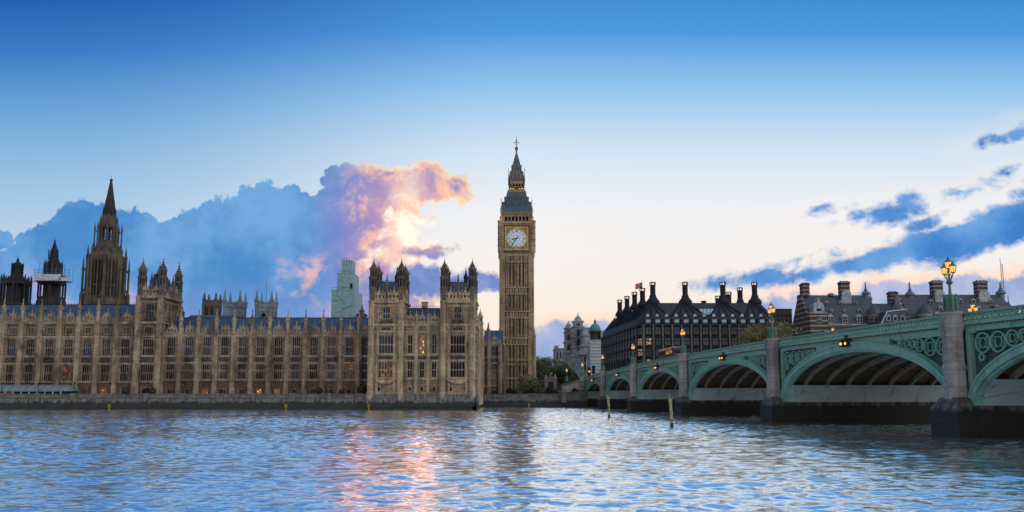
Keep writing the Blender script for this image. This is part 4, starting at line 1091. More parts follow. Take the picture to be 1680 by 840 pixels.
for a in (0, math.pi/2):
    q.beam((CXc-1.1*math.cos(a), CYc-1.1*math.sin(a), yz(233.5)), (CXc+1.1*math.cos(a), CYc+1.1*math.sin(a), yz(233.5)), .14)
    for s_ in (-1, 1): q.beam((CXc+s_*1.0*math.cos(a), CYc+s_*1.0*math.sin(a), yz(233.5)), (CXc+s_*.15*math.cos(a), CYc+s_*.15*math.sin(a), yz(237.5)), .12)
q.sphere((CXc, CYc, yz(231)), .35, 8, 5)
part(t, 'top_finial', q, 'dull_gold')

# ------------------------------------------------------------------ octagonal central tower with the needle spire
Yo = 310.0
cx = X(180.7, Yo, 330)
t = thing('spire_tower', 'octagonal gothic tower with tall louvred windows and a slender needle spire behind the roofs', 'tower', (cx, Yo, ZF))
zo = lambda py: Z(py, Yo)
ro_ = 6.8
q = MB().lathe(cx, Yo, [(ro_+.5, 10), (ro_+.5, zo(496)), (ro_+.2, zo(492)), (ro_, zo(490)), (ro_, zo(427)), (ro_+.35, zo(426)), (ro_+.35, zo(423))], 8)
part(t, 'wall', q, 'spire_stone')
apo = ro_*math.cos(math.pi/8)
for k_ in range(8):
    a = k_*math.pi/4; M0 = Matrix.Translation((cx, Yo, 0)) @ Matrix.Rotation(a, 4, 'Z')
    for e in (-1.95, -.72, .72, 1.95):
        q = MB().box(e-.5, e+.5, -apo-.08, -apo+.1, zo(487), zo(432)).ext([(e-.5, zo(432)), (e+.5, zo(432)), (e, zo(430))], -apo-.08, -apo+.1); part(t, 'louvre_window', q.xf(M0), 'dark_glass')
    q = MB()
    for e in (-2.5, -1.33, 0, 1.33, 2.5): q.box(e-.12 if e else -.26, e+.12 if e else .26, -apo-.32, -apo, zo(490), zo(429))
    for zz in (zo(470), zo(489)): q.box(-2.6, 2.6, -apo-.16, -apo, zz-.18, zz+.18)
    q.box(-2.9, 2.9, -apo-.4, -apo, zo(428.5), zo(427)); 
    for i in range(7): q.box(-2.7+i*.9-.28, -2.7+i*.9+.28, -apo-.45, -apo-.1, zo(424), zo(421))
    part(t, 'window_tracery', q.xf(M0), 'spire_stone')
    # corner buttress with its free standing pinnacle and flyer
    b = a+math.pi/8; ca_, sa_ = math.cos(b), math.sin(b)
    q = MB().lathe(cx+ca_*(ro_+.2), Yo+sa_*(ro_+.2), [(.85, 20), (.85, zo(490)), (.62, zo(488)), (.62, zo(424)), (.75, zo(422)), (.42, zo(418)), (.34, zo(412)), (.05, zo(404))], 6); part(t, 'angle_buttress', q, 'spire_stone')
    q = MB().lathe(cx+ca_*(ro_+1.6), Yo+sa_*(ro_+1.6), [(.95, 20), (.85, zo(484)), (.42, zo(480)), (.42, zo(445)), (.6, zo(443)), (.36, zo(440)), (.28, zo(432)), (.04, zo(422))], 6)
    q.beam((cx+ca_*(ro_+1.6), Yo+sa_*(ro_+1.6), zo(447)), (cx+ca_*ro_, Yo+sa_*ro_, zo(441)), .35, .6); q.beam((cx+ca_*(ro_+1.6), Yo+sa_*(ro_+1.6), zo(480)), (cx+ca_*ro_, Yo+sa_*ro_, zo(474)), .4, 1.0)
    part(t, 'flying_pinnacle', q, 'spire_stone')
q = MB().lathe(cx, Yo, [(ro_-.3, zo(424)), (5.6, zo(416)), (4.5, zo(408)), (3.75, zo(400))], 8); ro = part(t, 'lower_roof', q, 'spire_stone')
for k_ in range(8):
    a = k_*math.pi/4; M0 = Matrix.Translation((cx, Yo, 0)) @ Matrix.Rotation(a, 4, 'Z')
    q = MB().box(-.5, .5, -5.9, -4, zo(416), zo(411)).ext([(-.7, zo(411)), (.7, zo(411)), (0, zo(407))], -6, -4); part(ro, 'dormer', q.xf(M0), 'spire_stone')
q = MB().lathe(cx, Yo, [(3.5, zo(401)), (3.5, zo(398)), (3.3, zo(397)), (3.3, zo(396))], 8); la = part(t, 'lantern', q, 'spire_stone')
part(la, 'lantern_head', MB().lathe(cx, Yo, [(3.35, zo(373)), (3.4, zo(371)), (3.2, zo(362)), (2.6, zo(354)), (2.75, zo(352.5))], 8), 'spire_stone')
for k_ in range(8):
    b = math.pi/8+k_*math.pi/4; ca_, sa_ = math.cos(b), math.sin(b)
    part(la, 'lantern_column', MB().lathe(cx+ca_*3.1, Yo+sa_*3.1, [(.5, zo(398)), (.5, zo(370))], 6).lathe(cx+ca_*3.15, Yo+sa_*3.15, [(.5, zo(371)), (.3, zo(364)), (.04, zo(354))], 6), 'spire_stone')
    a = k_*math.pi/4; M0 = Matrix.Translation((cx, Yo, 0)) @ Matrix.Rotation(a, 4, 'Z')
    q = MB().box(-.12, .12, -3.0, -2.75, zo(398), zo(372)).box(-1.2, 1.2, -3.0, -2.75, zo(386)-.15, zo(386)+.15).ext([(-1.1, zo(372)), (1.1, zo(372)), (1.1, zo(376)), (.6, zo(373.5)), (0, zo(376)), (-.6, zo(373.5)), (-1.1, zo(376))], -3.0, -2.7)
    part(la, 'lantern_mullion', q.xf(M0), 'spire_stone')
    q = MB().lathe(cx+ca_*5.0, Yo+sa_*5.0, [(.45, zo(408)), (.38, zo(402)), (.26, zo(400)), (.26, zo(380)), (.4, zo(378)), (.04, zo(366))], 6).beam((cx+ca_*5.0, Yo+sa_*5.0, zo(383)), (cx+ca_*3.3, Yo+sa_*3.3, zo(377)), .22, .4)
    part(la, 'lantern_pinnacle', q, 'spire_stone')
q = MB().lathe(cx, Yo, [(2.5, zo(354)), (2.2, zo(344)), (1.75, zo(330)), (1.85, zo(329)), (1.6, zo(328)), (1.0, zo(312)), (.42, zo(297)), (.62, zo(296)), (.62, zo(294.5)), (.1, zo(293.5)), (.06, zo(288))], 8)
part(t, 'needle_spire', q, 'dark_stone')
for zz, rr in ((zo(352), 2.3),):
    for k_ in range(8):
        b = k_*math.pi/4; part(t, 'spire_gablet', MB().lathe(cx+math.cos(b)*rr, Yo+math.sin(b)*rr, [(.35, zz-1), (.35, zz+1.2), (.03, zz+3)], 4), 'dark_stone')

# ------------------------------------------------------------------ two dark ventilation lanterns on the left
Yv = 268.0
zv = lambda py: Z(py, Yv)
cx = X(28.5, Yv, 440)
t = thing('lantern_tower', 'dark octagonal lantern turret with arcade and cupola at the left edge, clear of scaffolding', 'tower', (cx, Yv, 20))
LS = 'dark_stone'
part(t, 'wall', MB().lathe(cx, Yv, [(4.9, 20), (4.9, zv(500)), (4.7, zv(498)), (2.5, zv(496)), (2.5, zv(468)), (4.9, zv(467)), (4.9, zv(463))], 8), LS)
for k_ in range(8):
    b = math.pi/8+k_*math.pi/4; ca_, sa_ = math.cos(b), math.sin(b)
    part(t, 'column', MB().lathe(cx+ca_*4.55, Yv+sa_*4.55, [(.34, zv(500)), (.34, zv(464)), (.5, zv(462)), (.3, zv(459)), (.3, zv(456)), (.04, zv(450))], 6), LS)
    part(t, 'column', MB().lathe(cx+ca_*4.5-sa_*1.1, Yv+sa_*4.5+ca_*1.1, [(.2, zv(500)), (.2, zv(464)), (.26, zv(459)), (.03, zv(453))], 6), LS)
part(t, 'shoulder_roof', MB().lathe(cx, Yv, [(4.6, zv(464)), (3.4, zv(459)), (2.2, zv(454)), (1.7, zv(449))], 8), 'dark_iron')
la = part(t, 'cupola', MB().lathe(cx, Yv, [(1.7, zv(454)), (1.55, zv(440)), (1.75, zv(437)), (1.2, zv(432)), (.55, zv(430)), (.45, zv(427)), (.12, zv(423)), (.04, zv(418))], 8), 'dark_iron')
for k_ in range(8):
    b = math.pi/8+k_*math.pi/4; part(la, 'pinnacle', MB().lathe(cx+math.cos(b)*1.75, Yv+math.sin(b)*1.75, [(.2, zv(452)), (.2, zv(437)), (.28, zv(435)), (.03, zv(431))], 5), 'dark_iron')
cx = X(88.0, Yv, 430)
t = thing('lantern_tower', 'dark lantern turret ringed by a white netted scaffold platform', 'tower', (cx, Yv, 20))
part(t, 'wall', MB().lathe(cx, Yv, [(4.7, 20), (4.7, zv(495)), (4.4, zv(493)), (4.4, zv(488)), (2.5, zv(486)), (2.5, zv(468)), (4.3, zv(467)), (4.3, zv(453))], 8), LS)
for k_ in range(8):
    b = math.pi/8+k_*math.pi/4; ca_, sa_ = math.cos(b), math.sin(b)
    part(t, 'column', MB().lathe(cx+ca_*4.2, Yv+sa_*4.2, [(.32, zv(490)), (.32, zv(464))], 6), LS)
    part(t, 'upper_column', MB().lathe(cx+ca_*2.75, Yv+sa_*2.75, [(.28, zv(454)), (.28, zv(438)), (.34, zv(436)), (.05, zv(427))], 6), LS)
part(t, 'lantern_core', MB().lathe(cx, Yv, [(2.5, zv(454)), (2.5, zv(436))], 8), 'dark_iron')
part(t, 'roof', MB().lathe(cx, Yv, [(2.9, zv(437)), (2.5, zv(434)), (1.7, zv(428)), (1.45, zv(424)), (1.35, zv(414)), (.7, zv(405)), (.25, zv(397)), (.3, zv(394.5)), (.06, zv(393.5)), (.04, zv(390.5))], 8), 'dark_iron')
for s_ in (-1, 1): part(t, 'pinnacle', MB().lathe(cx+s_*1.6, Yv-.6, [(.2, zv(426)), (.2, zv(412)), (.03, zv(409))], 5), 'dark_iron')
t2 = thing('scaffold_platform', 'white netted scaffold deck with loose poles clamped round the second dark lantern', 'scaffold', (cx, Yv, zv(466)))
xs0, xs1 = X(56, Yv-5.5, 460), X(113.5, Yv-5.5, 460)
q = MB().box(xs0, xs1, Yv-5.6, Yv-3.4, zv(466.2), zv(465.4)); part(t2, 'deck', q, 'dark_iron')
q = MB().box(xs0, xs0+9.4, Yv-5.75, Yv-5.65, zv(464), zv(453.8)).box(xs0-.05, xs0+.05, Yv-5.6, Yv-3.4, zv(464), zv(453.8)); part(t2, 'netting', q, 'white_sheeting')
q = MB().box(xs1-3.3, xs1-.2, Yv-5.75, Yv-5.68, zv(465), zv(459)); part(t2, 'netting', q, 'white_sheeting')
rnd = random.Random(4)
for i in range(9):
    xx = xs0+(xs1-xs0)*i/8; top = rnd.choice((452, 446, 440, 436, 449))
    for yy in (Yv-5.6, Yv-3.5): part(t2, 'pole', MB().tube([(xx, yy, zv(466)), (xx, yy, zv(top+rnd.uniform(-3, 3)))], .055, 5), 'lead')
for pyy in (447, 451, 455):
    part(t2, 'ledger', MB().tube([(xs0-.4, Yv-5.62, zv(pyy)), (xs1+.4, Yv-5.62, zv(pyy))], .05, 5), 'lead')

# ------------------------------------------------------------------ wrapped tower under repair
Yk = 300.0
zk = lambda py: Z(py, Yk)
xl, xr = X(543.5, Yk, 500), X(581.5, Yk, 500)
t = thing('wrapped_tower', 'stepped tower under repair, fully wrapped in pale blue scaffold sheeting', 'tower', ((xl+xr)/2, Yk+5, 15))
dd = 16.0
part(t, 'lower_wrap', MB().box(xl, xr, Yk, Yk+dd, 15, zk(475)), 'sheeting')
part(t, 'middle_wrap', MB().box(X(551.5, Yk, 460), X(578, Yk, 460), Yk+2.0, Yk+13, zk(476), zk(446)), 'sheeting')
part(t, 'top_wrap', MB().box(X(558, Yk, 435), X(575, Yk, 435), Yk+3, Yk+9.6, zk(447), zk(424.5)), 'sheeting')
part(t, 'gap', MB().box(X(572.8, Yk, 470), X(576.7, Yk, 470), Yk+1.85, Yk+2.0, zk(474.5), zk(464)), 'dark_glass')
part(t, 'orange_sheet', MB().box(X(573.5, Yk, 470), X(576.2, Yk, 470), Yk+1.80, Yk+1.86, zk(474.5), zk(472)), 'yellow_paint')
rnd = random.Random(9)
for (a, b, yy) in ((543.5, 581.5, 475), (551.5, 578, 446), (558, 575, 424.5)):
    y0 = Yk+{475: -.15, 446: 1.85, 424.5: 2.85}[yy]
    part(t, 'guard_rail', MB().tube([(X(a, Yk, yy), y0, zk(yy-3)), (X(b, Yk, yy), y0, zk(yy-3))], .06, 5), 'lead')
    for i in range(5): part(t, 'pole', MB().tube([(X(a+(b-a)*i/4, Yk, yy), y0, zk(yy+4)), (X(a+(b-a)*i/4, Yk, yy), y0, zk(yy-4-rnd.random()*2))], .06, 5), 'lead')
for (a, ya, b, yb) in ((551, 482, 568, 500), (545, 495, 562, 490), (553, 455, 566, 464), (566, 470, 553, 474), (560, 507, 580, 500)):
    y0 = Yk-.1 if ya > 475 else Yk+1.9
    part(t, 'brace', MB().tube([(X(a, Yk, ya), y0, zk(ya)), (X(b, Yk, yb), y0, zk(yb))], .055, 5), 'lead')
part(t, 'foot_scaffold', MB().box(X(582, Yk), X(598, Yk), Yk-.5, Yk+3, zk(519), zk(515)), 'dark_iron')

# ------------------------------------------------------------------ distant church towers
def church_tower(label, xa, xb, Yx, ytop, ypin, sm, win, group=None):
    x0, x1 = X(xa, Yx, ytop), X(xb, Yx, ytop); w = x1-x0; z_ = lambda py: Z(py, Yx)
    t = thing('church_tower', label, 'church tower', ((x0+x1)/2, Yx+w/2, 5), group=group)
    c = (x0+x1)/2; cy = Yx+w/2; hh = w/2
    part(t, 'wall', MB().sq(c, cy, [(hh, 5), (hh, z_(ytop+10)), (hh+.4, z_(ytop+9.5)), (hh+.4, z_(ytop+8.3)), (hh-.1, z_(ytop+7.8)), (hh-.1, z_(ytop+2.2))]), sm)
    q = MB()
    for k_ in range(4):
        M0 = Matrix.Translation((c, cy, 0)) @ Matrix.Rotation(k_*math.pi/2, 4, 'Z')
        b = MB()
        for i in range(7): b.box(-hh+.6+i*(w-1.2)/6.5, -hh+.6+i*(w-1.2)/6.5+.7, -hh-.15, -hh+.35, z_(ytop+2.4), z_(ytop))
        b.box(-hh, hh, -hh-.1, -hh+.3, z_(ytop+3.5), z_(ytop+2.2)); q.add(*(lambda m_: (m_.v, m_.f))(b.xf(M0)))
        if win == 'belfry':
            for e in (-.42, .42): part(t, 'belfry_opening', MB().box(hh*e-hh*.25, hh*e+hh*.25, -hh-.1, -hh+.2, z_(ytop+26), z_(ytop+12)).xf(M0), 'dark_glass')
            part(t, 'belfry_mullion', MB().box(hh*-.42-.12, hh*-.42+.12, -hh-.2, -hh+.1, z_(ytop+26), z_(ytop+11)).box(hh*.42-.12, hh*.42+.12, -hh-.2, -hh+.1, z_(ytop+26), z_(ytop+11)).box(hh*-.42, hh*.42, -hh-.16, -hh+.1, z_(ytop+11.6), z_(ytop+11)).xf(M0), sm)
        elif win == 'round':
            part(t, 'belfry_opening', MB().ext([(-1.6, z_(ytop+26)), (1.6, z_(ytop+26)), (1.6, z_(ytop+22)), (0, z_(ytop+18)), (-1.6, z_(ytop+22))], -hh-.1, -hh+.2).xf(M0), 'dark_glass')
            part(t, 'round_moulding', MB().ring((0, -hh-.15, z_(ytop+21)), 2.5, .5, nn=16, depth=.4).xf(M0), sm)
        for e in (-.8, .8): part(t, 'buttress', MB().box(hh*e-.45, hh*e+.45, -hh-.55, -hh, 5, z_(ytop+9)).xf(M0), sm)
    part(t, 'battlement', q, sm)
    for sx in (-1, 1):
        for sy in (-1, 1):
            part(t, 'pinnacle', MB().sq(c+sx*(hh-.5), cy+sy*(hh-.5), [(w*.10, z_(ytop+8)), (w*.10, z_(ytop)), (w*.12, z_(ytop-1)), (w*.07, z_(ytop-4)), (w*.05, z_(ytop-9)), (.05, z_(ypin))]), sm)
    return t
church_tower('dark brown church tower with two black belfry openings, far behind the roof', 333, 355, 430, 492, 479, 'church_stone', 'belfry')
church_tower('pale abbey tower with four pinnacles and no flagpole, far behind the roof', 367, 394.5, 520, 494, 474, 'hazy_pale_stone', 'plain', 'abbey towers behind the palace roof')
church_tower('pale abbey tower with a round window and flagpole behind, far off', 419.5, 446.5, 520, 494, 474, 'hazy_pale_stone', 'round', 'abbey towers behind the palace roof')
q = MB().tube([(X(436.8, 535, 480), 535, Z(496, 535)), (X(436.8, 535, 480), 535, Z(455, 535))], [.22, .12], 6)
single('flagpole', q, 'lead', 'bare thin flagpole on the far pale abbey tower', 'flagpole', origin=(X(436.8, 535, 480), 535, Z(496, 535)))

# low roofs and little roof turrets behind the riverside ranges
def rear_roof(label, xa, xb, ya, Yr, name='rear_range', depth=20):
    x0, x1 = X(xa, Yr, ya), X(xb, Yr, ya); z_ = Z(ya, Yr+depth/2)
    t = thing(name, label, 'palace', ((x0+x1)/2, Yr, ZF))
    part(t, 'wall', MB().box(x0, x1, Yr, Yr+depth, ZF, z_-4), 'palace_wall')
    part(t, 'roof', MB().extx([(Yr-.4, z_-4), (Yr+depth/2, z_), (Yr+depth+.4, z_-4)], x0, x1), 'slate_roof')
    return t
rear_roof('low rear range with grey roof ridge showing beside the brown church tower', 292, 372, 517, 250)
rear_roof('rear hall with dark roof hidden behind the left palace block', -120, 214, 503, 252)
for (px_, pt, pb, Yr, lab) in ((594, 500, 522, 245, 'slim stone roof turret with spike just left of the pavilion'), (298.5, 503, 524, 245, 'small stone roof turret right of the square tower'), (801, 528, 560, 262, 'small pointed stone turret next to the clock tower shaft')):
    x_ = X(px_, Yr, pb); z0, z1 = Z(pb, Yr), Z(pt, Yr); h = z1-z0
    t = thing('roof_turret', lab, 'turret', (x_, Yr, z0-6))
    part(t, 'shaft', MB().lathe(x_, Yr, [(1.1, z0-6), (1.1, z0+h*.15), (.75, z0+h*.2), (.75, z0+h*.5), (.95, z0+h*.54)], 8), 'lantern_stone')
    part(t, 'cap', MB().lathe(x_, Yr, [(.8, z0+h*.54), (.42, z0+h*.68), (.18, z0+h*.84), (.28, z0+h*.87), (.03, z1)], 8), 'lantern_stone')
# ------------------------------------------------------------------ dark office building with tall chimneys behind the bridge
YA = 300.0
A = (X(1058, YA), YA); B = (X(1278, YA), YA); Cc = (X(1278, YA)-3, 372.0); D = (X(989, 372), 372.0); E = (X(1047, 305), 305.0)
t = thing('office_building', 'large dark bronze office block with rows of pale piers and tall chimneys along its roof', 'building', ((A[0]+B[0])/2, YA, ZF))
ze_ = Z(533, YA); zr_ = Z(497, 310)
part(t, 'wall', MB().extz([A, B, Cc, D, E], ZF, ze_), 'bronze')
def ph_window(w, h, gm, lit=None):
    key = ('ph', round(w,2), round(h,2), gm)
    if key not in _wc:
        f = MB().box(-w/2, w/2, -.30, .1, -.1, .28).box(-w/2, w/2, -.22, .1, h*.60, h*.70).box(-w/2, w/2, -.30, .1, h-.1, h+.12)
        for e in (-w/2, 0, w/2): f.box(e-.09, e+.09, -.20, .1, .28, h-.1)
        p = MB().box(-w/2+.06, w/2-.06, -.10, -.06, .2, h-.05)
        _wc[key] = (f.mesh('window', 'bronze'), p.mesh('pane', gm))
    return _wc[key]
def ph_side(P0, P1, nb, rows, pw=.32, lit=()):
    dx_, dy_ = P1[0]-P0[0], P1[1]-P0[1]; L = math.hypot(dx_, dy_); rot = math.atan2(dy_, dx_)
    Fp = Face(P0[0], P0[1], rot); b = L/nb
    for i in range(nb+1):
        q = MB().box(i*b-pw, i*b+pw, -.55, .2, ZF, ze_-.4); q.box(i*b-.5, i*b+.5, -.75, .2, ze_-.55, ze_-.1)
        o = part(t, 'pier', q.xf(Fp.M), 'sandstone')
        q = MB()
        for r in range(5): q.box(i*b-.22, i*b+.22, -.68, -.5, ze_-3.0-r*4.25-.22-1.2, ze_-3.0-r*4.25+.22-1.2)
        part(o, 'studs', q.xf(Fp.M), 'lead')
    for i in range(nb):
        for r in range(rows(i)):
            gm = 'lit_office' if (i, r) in lit else 'office_glass'
            fm, pm = ph_window(b-1.5, 3.1, gm)
            o = inst(t, 'window', fm, Fp.p((i+.5)*b, -.1, ze_-4.0-r*4.25), rot, label='office window lit from inside' if gm == 'lit_office' else None)
            inst(o, 'pane', pm, (0,0,0), 0, world=False)
    for r in range(6):
        part(t, 'floor_band', MB().box(0, L, -.35, .05, ze_-4.25*r-.55, ze_-4.25*r-.15).xf(Fp.M), 'bronze')
    return Fp, L, b
Ff, Lf, bf = ph_side(A, B, 14, lambda i: 4 if i < 5 else 3, lit={(0,1),(0,3),(1,3)})
ph_side(E, A, 1, lambda i: 4, lit={(0,1),(0,2)})
Fl, Ll, bl = ph_side(D, E, 13, lambda i: 3, pw=.2)
# attic with small windows under the eaves, then the steep roof
def inset(k): return [(A[0]+k*.35, A[1]+k), (B[0]-k*.3, B[1]+k), (Cc[0]-k*.3, Cc[1]-k), (D[0]+k*.72, D[1]-k), (E[0]+k*.72, E[1]+k*.5)]
def loft(mb, polys):
    q = len(polys[0][0]); vs = []; fs = []
    for (pl, z) in polys: vs += [(x, y, z) for x, y in pl]
    for j in range(len(polys)-1):
        for i in range(q): fs.append((j*q+i, j*q+(i+1) % q, (j+1)*q+(i+1) % q, (j+1)*q+i))
    fs.append(tuple(range((len(polys)-1)*q, len(polys)*q))); fs.append(tuple(range(q-1, -1, -1)))
    return mb.add(vs, fs)
zat = Z(521, YA+1)
ro = part(t, 'roof', loft(MB(), [(inset(-.8), ze_-.1), (inset(-.8), ze_+.5), (inset(.2), ze_+.7), (inset(1.0), zat), (inset(10), zr_)]), 'bronze_roof')
for i in range(14):
    x_ = A[0]+(i+.5)*bf
    o = part(t, 'attic_window', MB().box(x_-1.15, x_+1.15, YA-.2, YA+1.2, ze_+.6, ze_+2.4), 'bronze')
    part(o, 'pane', MB().box(x_-.95, x_+.95, YA-.24, YA-.2, ze_+.9, ze_+2.1), 'skylight')
    f_ = .16; y_ = YA+1+9*f_; z_ = zat+(zr_-zat)*f_
    o = part(t, 'attic_window', MB().ext([(x_-.9, z_-.9), (x_+.9, z_-.9), (x_+.55, z_+.5), (x_-.55, z_+.5)], y_-1.3, y_+.6), 'bronze_roof')
    part(o, 'pane', MB().ext([(x_-.75, z_-.7), (x_+.75, z_-.7), (x_+.45, z_+.35), (x_-.45, z_+.35)], y_-1.34, y_-1.3), 'skylight')
    part(t, 'cornice_panel', MB().box(x_-bf/2-.45, x_-bf/2+.45, YA-1.15, YA+.6, ze_+.3, ze_+2.3), 'bronze')
def roofpt(x, f): return Vector((x, YA+1+9*f-.12, zat+(zr_-zat)*f+.08))
for cx_, span in ((57.6, (-4.8,-1.9,1.9,5.4)), (70.8, (-7.4,-3.7,0,3.7,7.4)), (86.2, (-7.4,-3.7,0,3.7,7.4)), (99.0, (-5.6,-1.9,1.9,4.6))):
    for e in span:
        part(ro, 'roof_duct', MB().beam(roofpt(cx_+e*.18, .98), roofpt(cx_+e, .03), .85, .5), 'bronze')
for i in range(13):
    f0 = (i+.5)/13; p0 = Vector((E[0]+(D[0]-E[0])*f0-.1, E[1]+(D[1]-E[1])*f0, zat)); p1 = Vector((E[0]+(D[0]-E[0])*f0+6.3, E[1]+(D[1]-E[1])*f0+(-2 if i % 2 else 2), zr_))
    part(ro, 'roof_duct', MB().beam(p0+Vector((.7,0,.1)), p1+Vector((0,0,.1)), .8, .5), 'bronze')
for (i, gm) in ((3, 'lit_faint'), (5, 'skylight')):
    f0 = (i+.5)/13; p0 = Vector((E[0]+(D[0]-E[0])*f0+2.6, E[1]+(D[1]-E[1])*f0, zat+(zr_-zat)*.34)); p1 = p0+Vector((2.2, 0, (zr_-zat)*.32))
    part(ro, 'skylight', MB().beam(p0+Vector((-.2,0,.2)), p1+Vector((-.2,0,.2)), 1.0, .3), gm)
part(ro, 'skylight', MB().add([roofpt(X(1153, 304), .18)+Vector((0,-.2,.1)), roofpt(X(1170, 304), .18)+Vector((0,-.2,.1)), roofpt(X(1175, 307), .55)+Vector((0,-.2,.1)), roofpt(X(1149, 307), .55)+Vector((0,-.2,.1)),
      roofpt(X(1153, 304), .18)+Vector((0,.3,-.2)), roofpt(X(1170, 304), .18)+Vector((0,.3,-.2)), roofpt(X(1175, 307), .55)+Vector((0,.3,-.2)), roofpt(X(1149, 307), .55)+Vector((0,.3,-.2))], [(0,1,2,3),(7,6,5,4),(0,4,5,1),(1,5,6,2),(2,6,7,3),(3,7,4,0)]), 'skylight')
for k_ in range(5):
    f_ = k_/4; part(ro, 'glazing_bar', MB().beam(roofpt(X(1153+17*f_, 304), .18)+Vector((0,-.3,.2)), roofpt(X(1149+26*f_, 307), .55)+Vector((0,-.3,.2)), .12), 'bronze')
def chimney(px_, ptop, Yx, big):
    x_ = X(px_, Yx, 480); zt_ = Z(ptop, Yx); b = 1.0 if big else .8
    q = MB().lathe(x_, Yx, [(2.75*b, zr_-.4), (2.75*b, zr_+.7), (2.2*b, zr_+1.5), (1.5*b, zr_+2.3), (1.45*b, zr_+2.9), (1.25*b, zr_+3.3), (1.1, zr_+3.5), (1.1, zt_-1.3)], 12)
    o = part(t, 'chimney', q, 'bronze')
    part(o, 'vent_glow', MB().lathe(x_, Yx, [(.95, zt_-1.3), (.95, zt_-.3)], 12), 'chimney_glow')  # emissive drum puts in the white light between the cap openings
    c = MB().lathe(x_, Yx, [(1.28, zt_-.35), (1.28, zt_)], 12)
    for k_ in range(6):
        a = k_*math.pi/3; c.cbox(x_+math.cos(a)*1.08, Yx+math.sin(a)*1.08, zt_-1.35, .32, .32, 1.1)
    c.lathe(x_, Yx, [(1.22, zt_-1.55), (1.22, zt_-1.25)], 12)
    part(o, 'cap', c, 'bronze')
for a in ((1071,463,311,1),(1124,463,311,1),(1186,463,311,1),(1238,463,311,1),(1054,473,321,0),(1041,479,332,0),(1028.5,486,345,0),(1016.5,492,360,0),(1214,472,325,1),(1195.5,479,340,0),(1177,485.5,352,0)): chimney(*a)
part(t, 'roof_vent', MB().lathe(X(1158.5, 314), 314, [(1.0, zr_), (1.0, zr_+.9), (1.25, zr_+1.0), (1.25, zr_+1.3)], 8), 'bronze')
# flag
fx = X(1053.7, 336, 470)
t = thing('flagpole', 'flagpole among the chimneys flying a red white and blue flag', 'flagpole', (fx, 336, zr_))
part(t, 'pole', MB().tube([(fx, 336, zr_), (fx, 336, Z(460, 336))], .09, 6), 'lead')
def flag_strip(u0, u1, v0, v1, off):
    q = MB(); nn_ = 8; vs = []; fs = []
    w_, h_ = 3.0, 2.4
    for i in range(nn_+1):
        u_ = u0+(u1-u0)*i/nn_
        yy = 336-.1+.28*math.sin(u_*6.0)+off; dz = -.75*u_
        for v_ in (v0, v1):
            for th in (-.012, .012): vs.append((fx-.1-u_*w_, yy+th, Z(463.5, 336)-h_*v_+dz))
    for i in range(nn_):
        a = i*4; b = a+4
        fs += [(a, b, b+2, a+2), (a+1, a+3, b+3, b+1), (a, a+1, b+1, b), (a+2, b+2, b+3, a+3)]
    fs += [(0, 2, 3, 1), (nn_*4, nn_*4+1, nn_*4+3, nn_*4+2)]
    return q.add(vs, fs)
fl = part(t, 'flag', flag_strip(0, 1, 0, 1, 0), 'flag_blue')
part(fl, 'white_cross', flag_strip(0, 1, .33, .67, -.04), 'flag_white'); part(fl, 'white_cross', flag_strip(.38, .62, 0, 1, -.05), 'flag_white')
part(fl, 'red_cross', flag_strip(0, 1, .41, .59, -.09), 'flag_red'); part(fl, 'red_cross', flag_strip(.44, .56, 0, 1, -.10), 'flag_red')

# ------------------------------------------------------------------ brick buildings with white bands on the right
banded('banded_brick', (.085,.05,.038), (.34,.32,.30), 1.9, .27, .4)
banded('banded_chimney', (.07,.042,.038), (.30,.28,.29), 1.55, .27)
YB = 290.0
zB = lambda py, Y=YB: Z(py, Y)
def dormer(root, x, y, z, w, h, sm='grey_stone', d=2.2, tall=True):
    q = MB().box(x-w/2, x+w/2, y, y+d, z, z+h).ext([(x-w/2-.15, z+h), (x+w/2+.15, z+h), (x, z+h+w*.55)], y-.12, y+d)
    o = part(root, 'dormer', q, sm)
    q = MB()
    if tall:
        for e in (-.24, .24):
            part(o, 'window', MB().box(x+w*e-w*.17, x+w*e+w*.17, y-.05, y+.02, z+h*.12, z+h*.5).box(x+w*e-w*.17, x+w*e+w*.17, y-.05, y+.02, z+h*.56, z+h*.9), 'dark_glass')
    else: part(o, 'window', q.box(x-w*.3, x+w*.3, y-.05, y+.02, z+h*.15, z+h*.88), 'dark_glass')
def band_chimney(root, px0, px1, ptop, pbot, Yx, d=2.0, plate=None):
    x0, x1 = X(px0, Yx, ptop), X(px1, Yx, ptop); z0, z1 = Z(pbot, Yx), Z(ptop, Yx)
    q = MB().box(x0, x1, Yx-d/2, Yx+d/2, z0, z1-.9).box(x0-.2, x1+.2, Yx-d/2-.2, Yx+d/2+.2, z1-.9, z1-.3).box(x0+.1, x1-.1, Yx-d/2+.1, Yx+d/2-.1, z1-.3, z1)
    o = part(root, 'chimney', q, 'banded_chimney')
    for i in range(3):
        part(o, 'chimney_pot', MB().lathe(x0+(x1-x0)*(i+.5)/3, Yx, [(.28, z1), (.22, z1+.35)], 8), 'dark_brick')
    if plate:
        c = (x0+x1)/2; w = (x1-x0)*.5
        zz = [(c-w, Z(plate, Yx)), (c+w, Z(plate, Yx)), (c+w, z0+1.2), (c+w*.6, z0+2.2), (c, z0+2.5), (c-w*.6, z0+2.2), (c-w, z0+1.2)]
        part(o, 'stone_base', MB().ext(zz, Yx-d/2-1.1, Yx-d/2+.6), 'grey_stone')
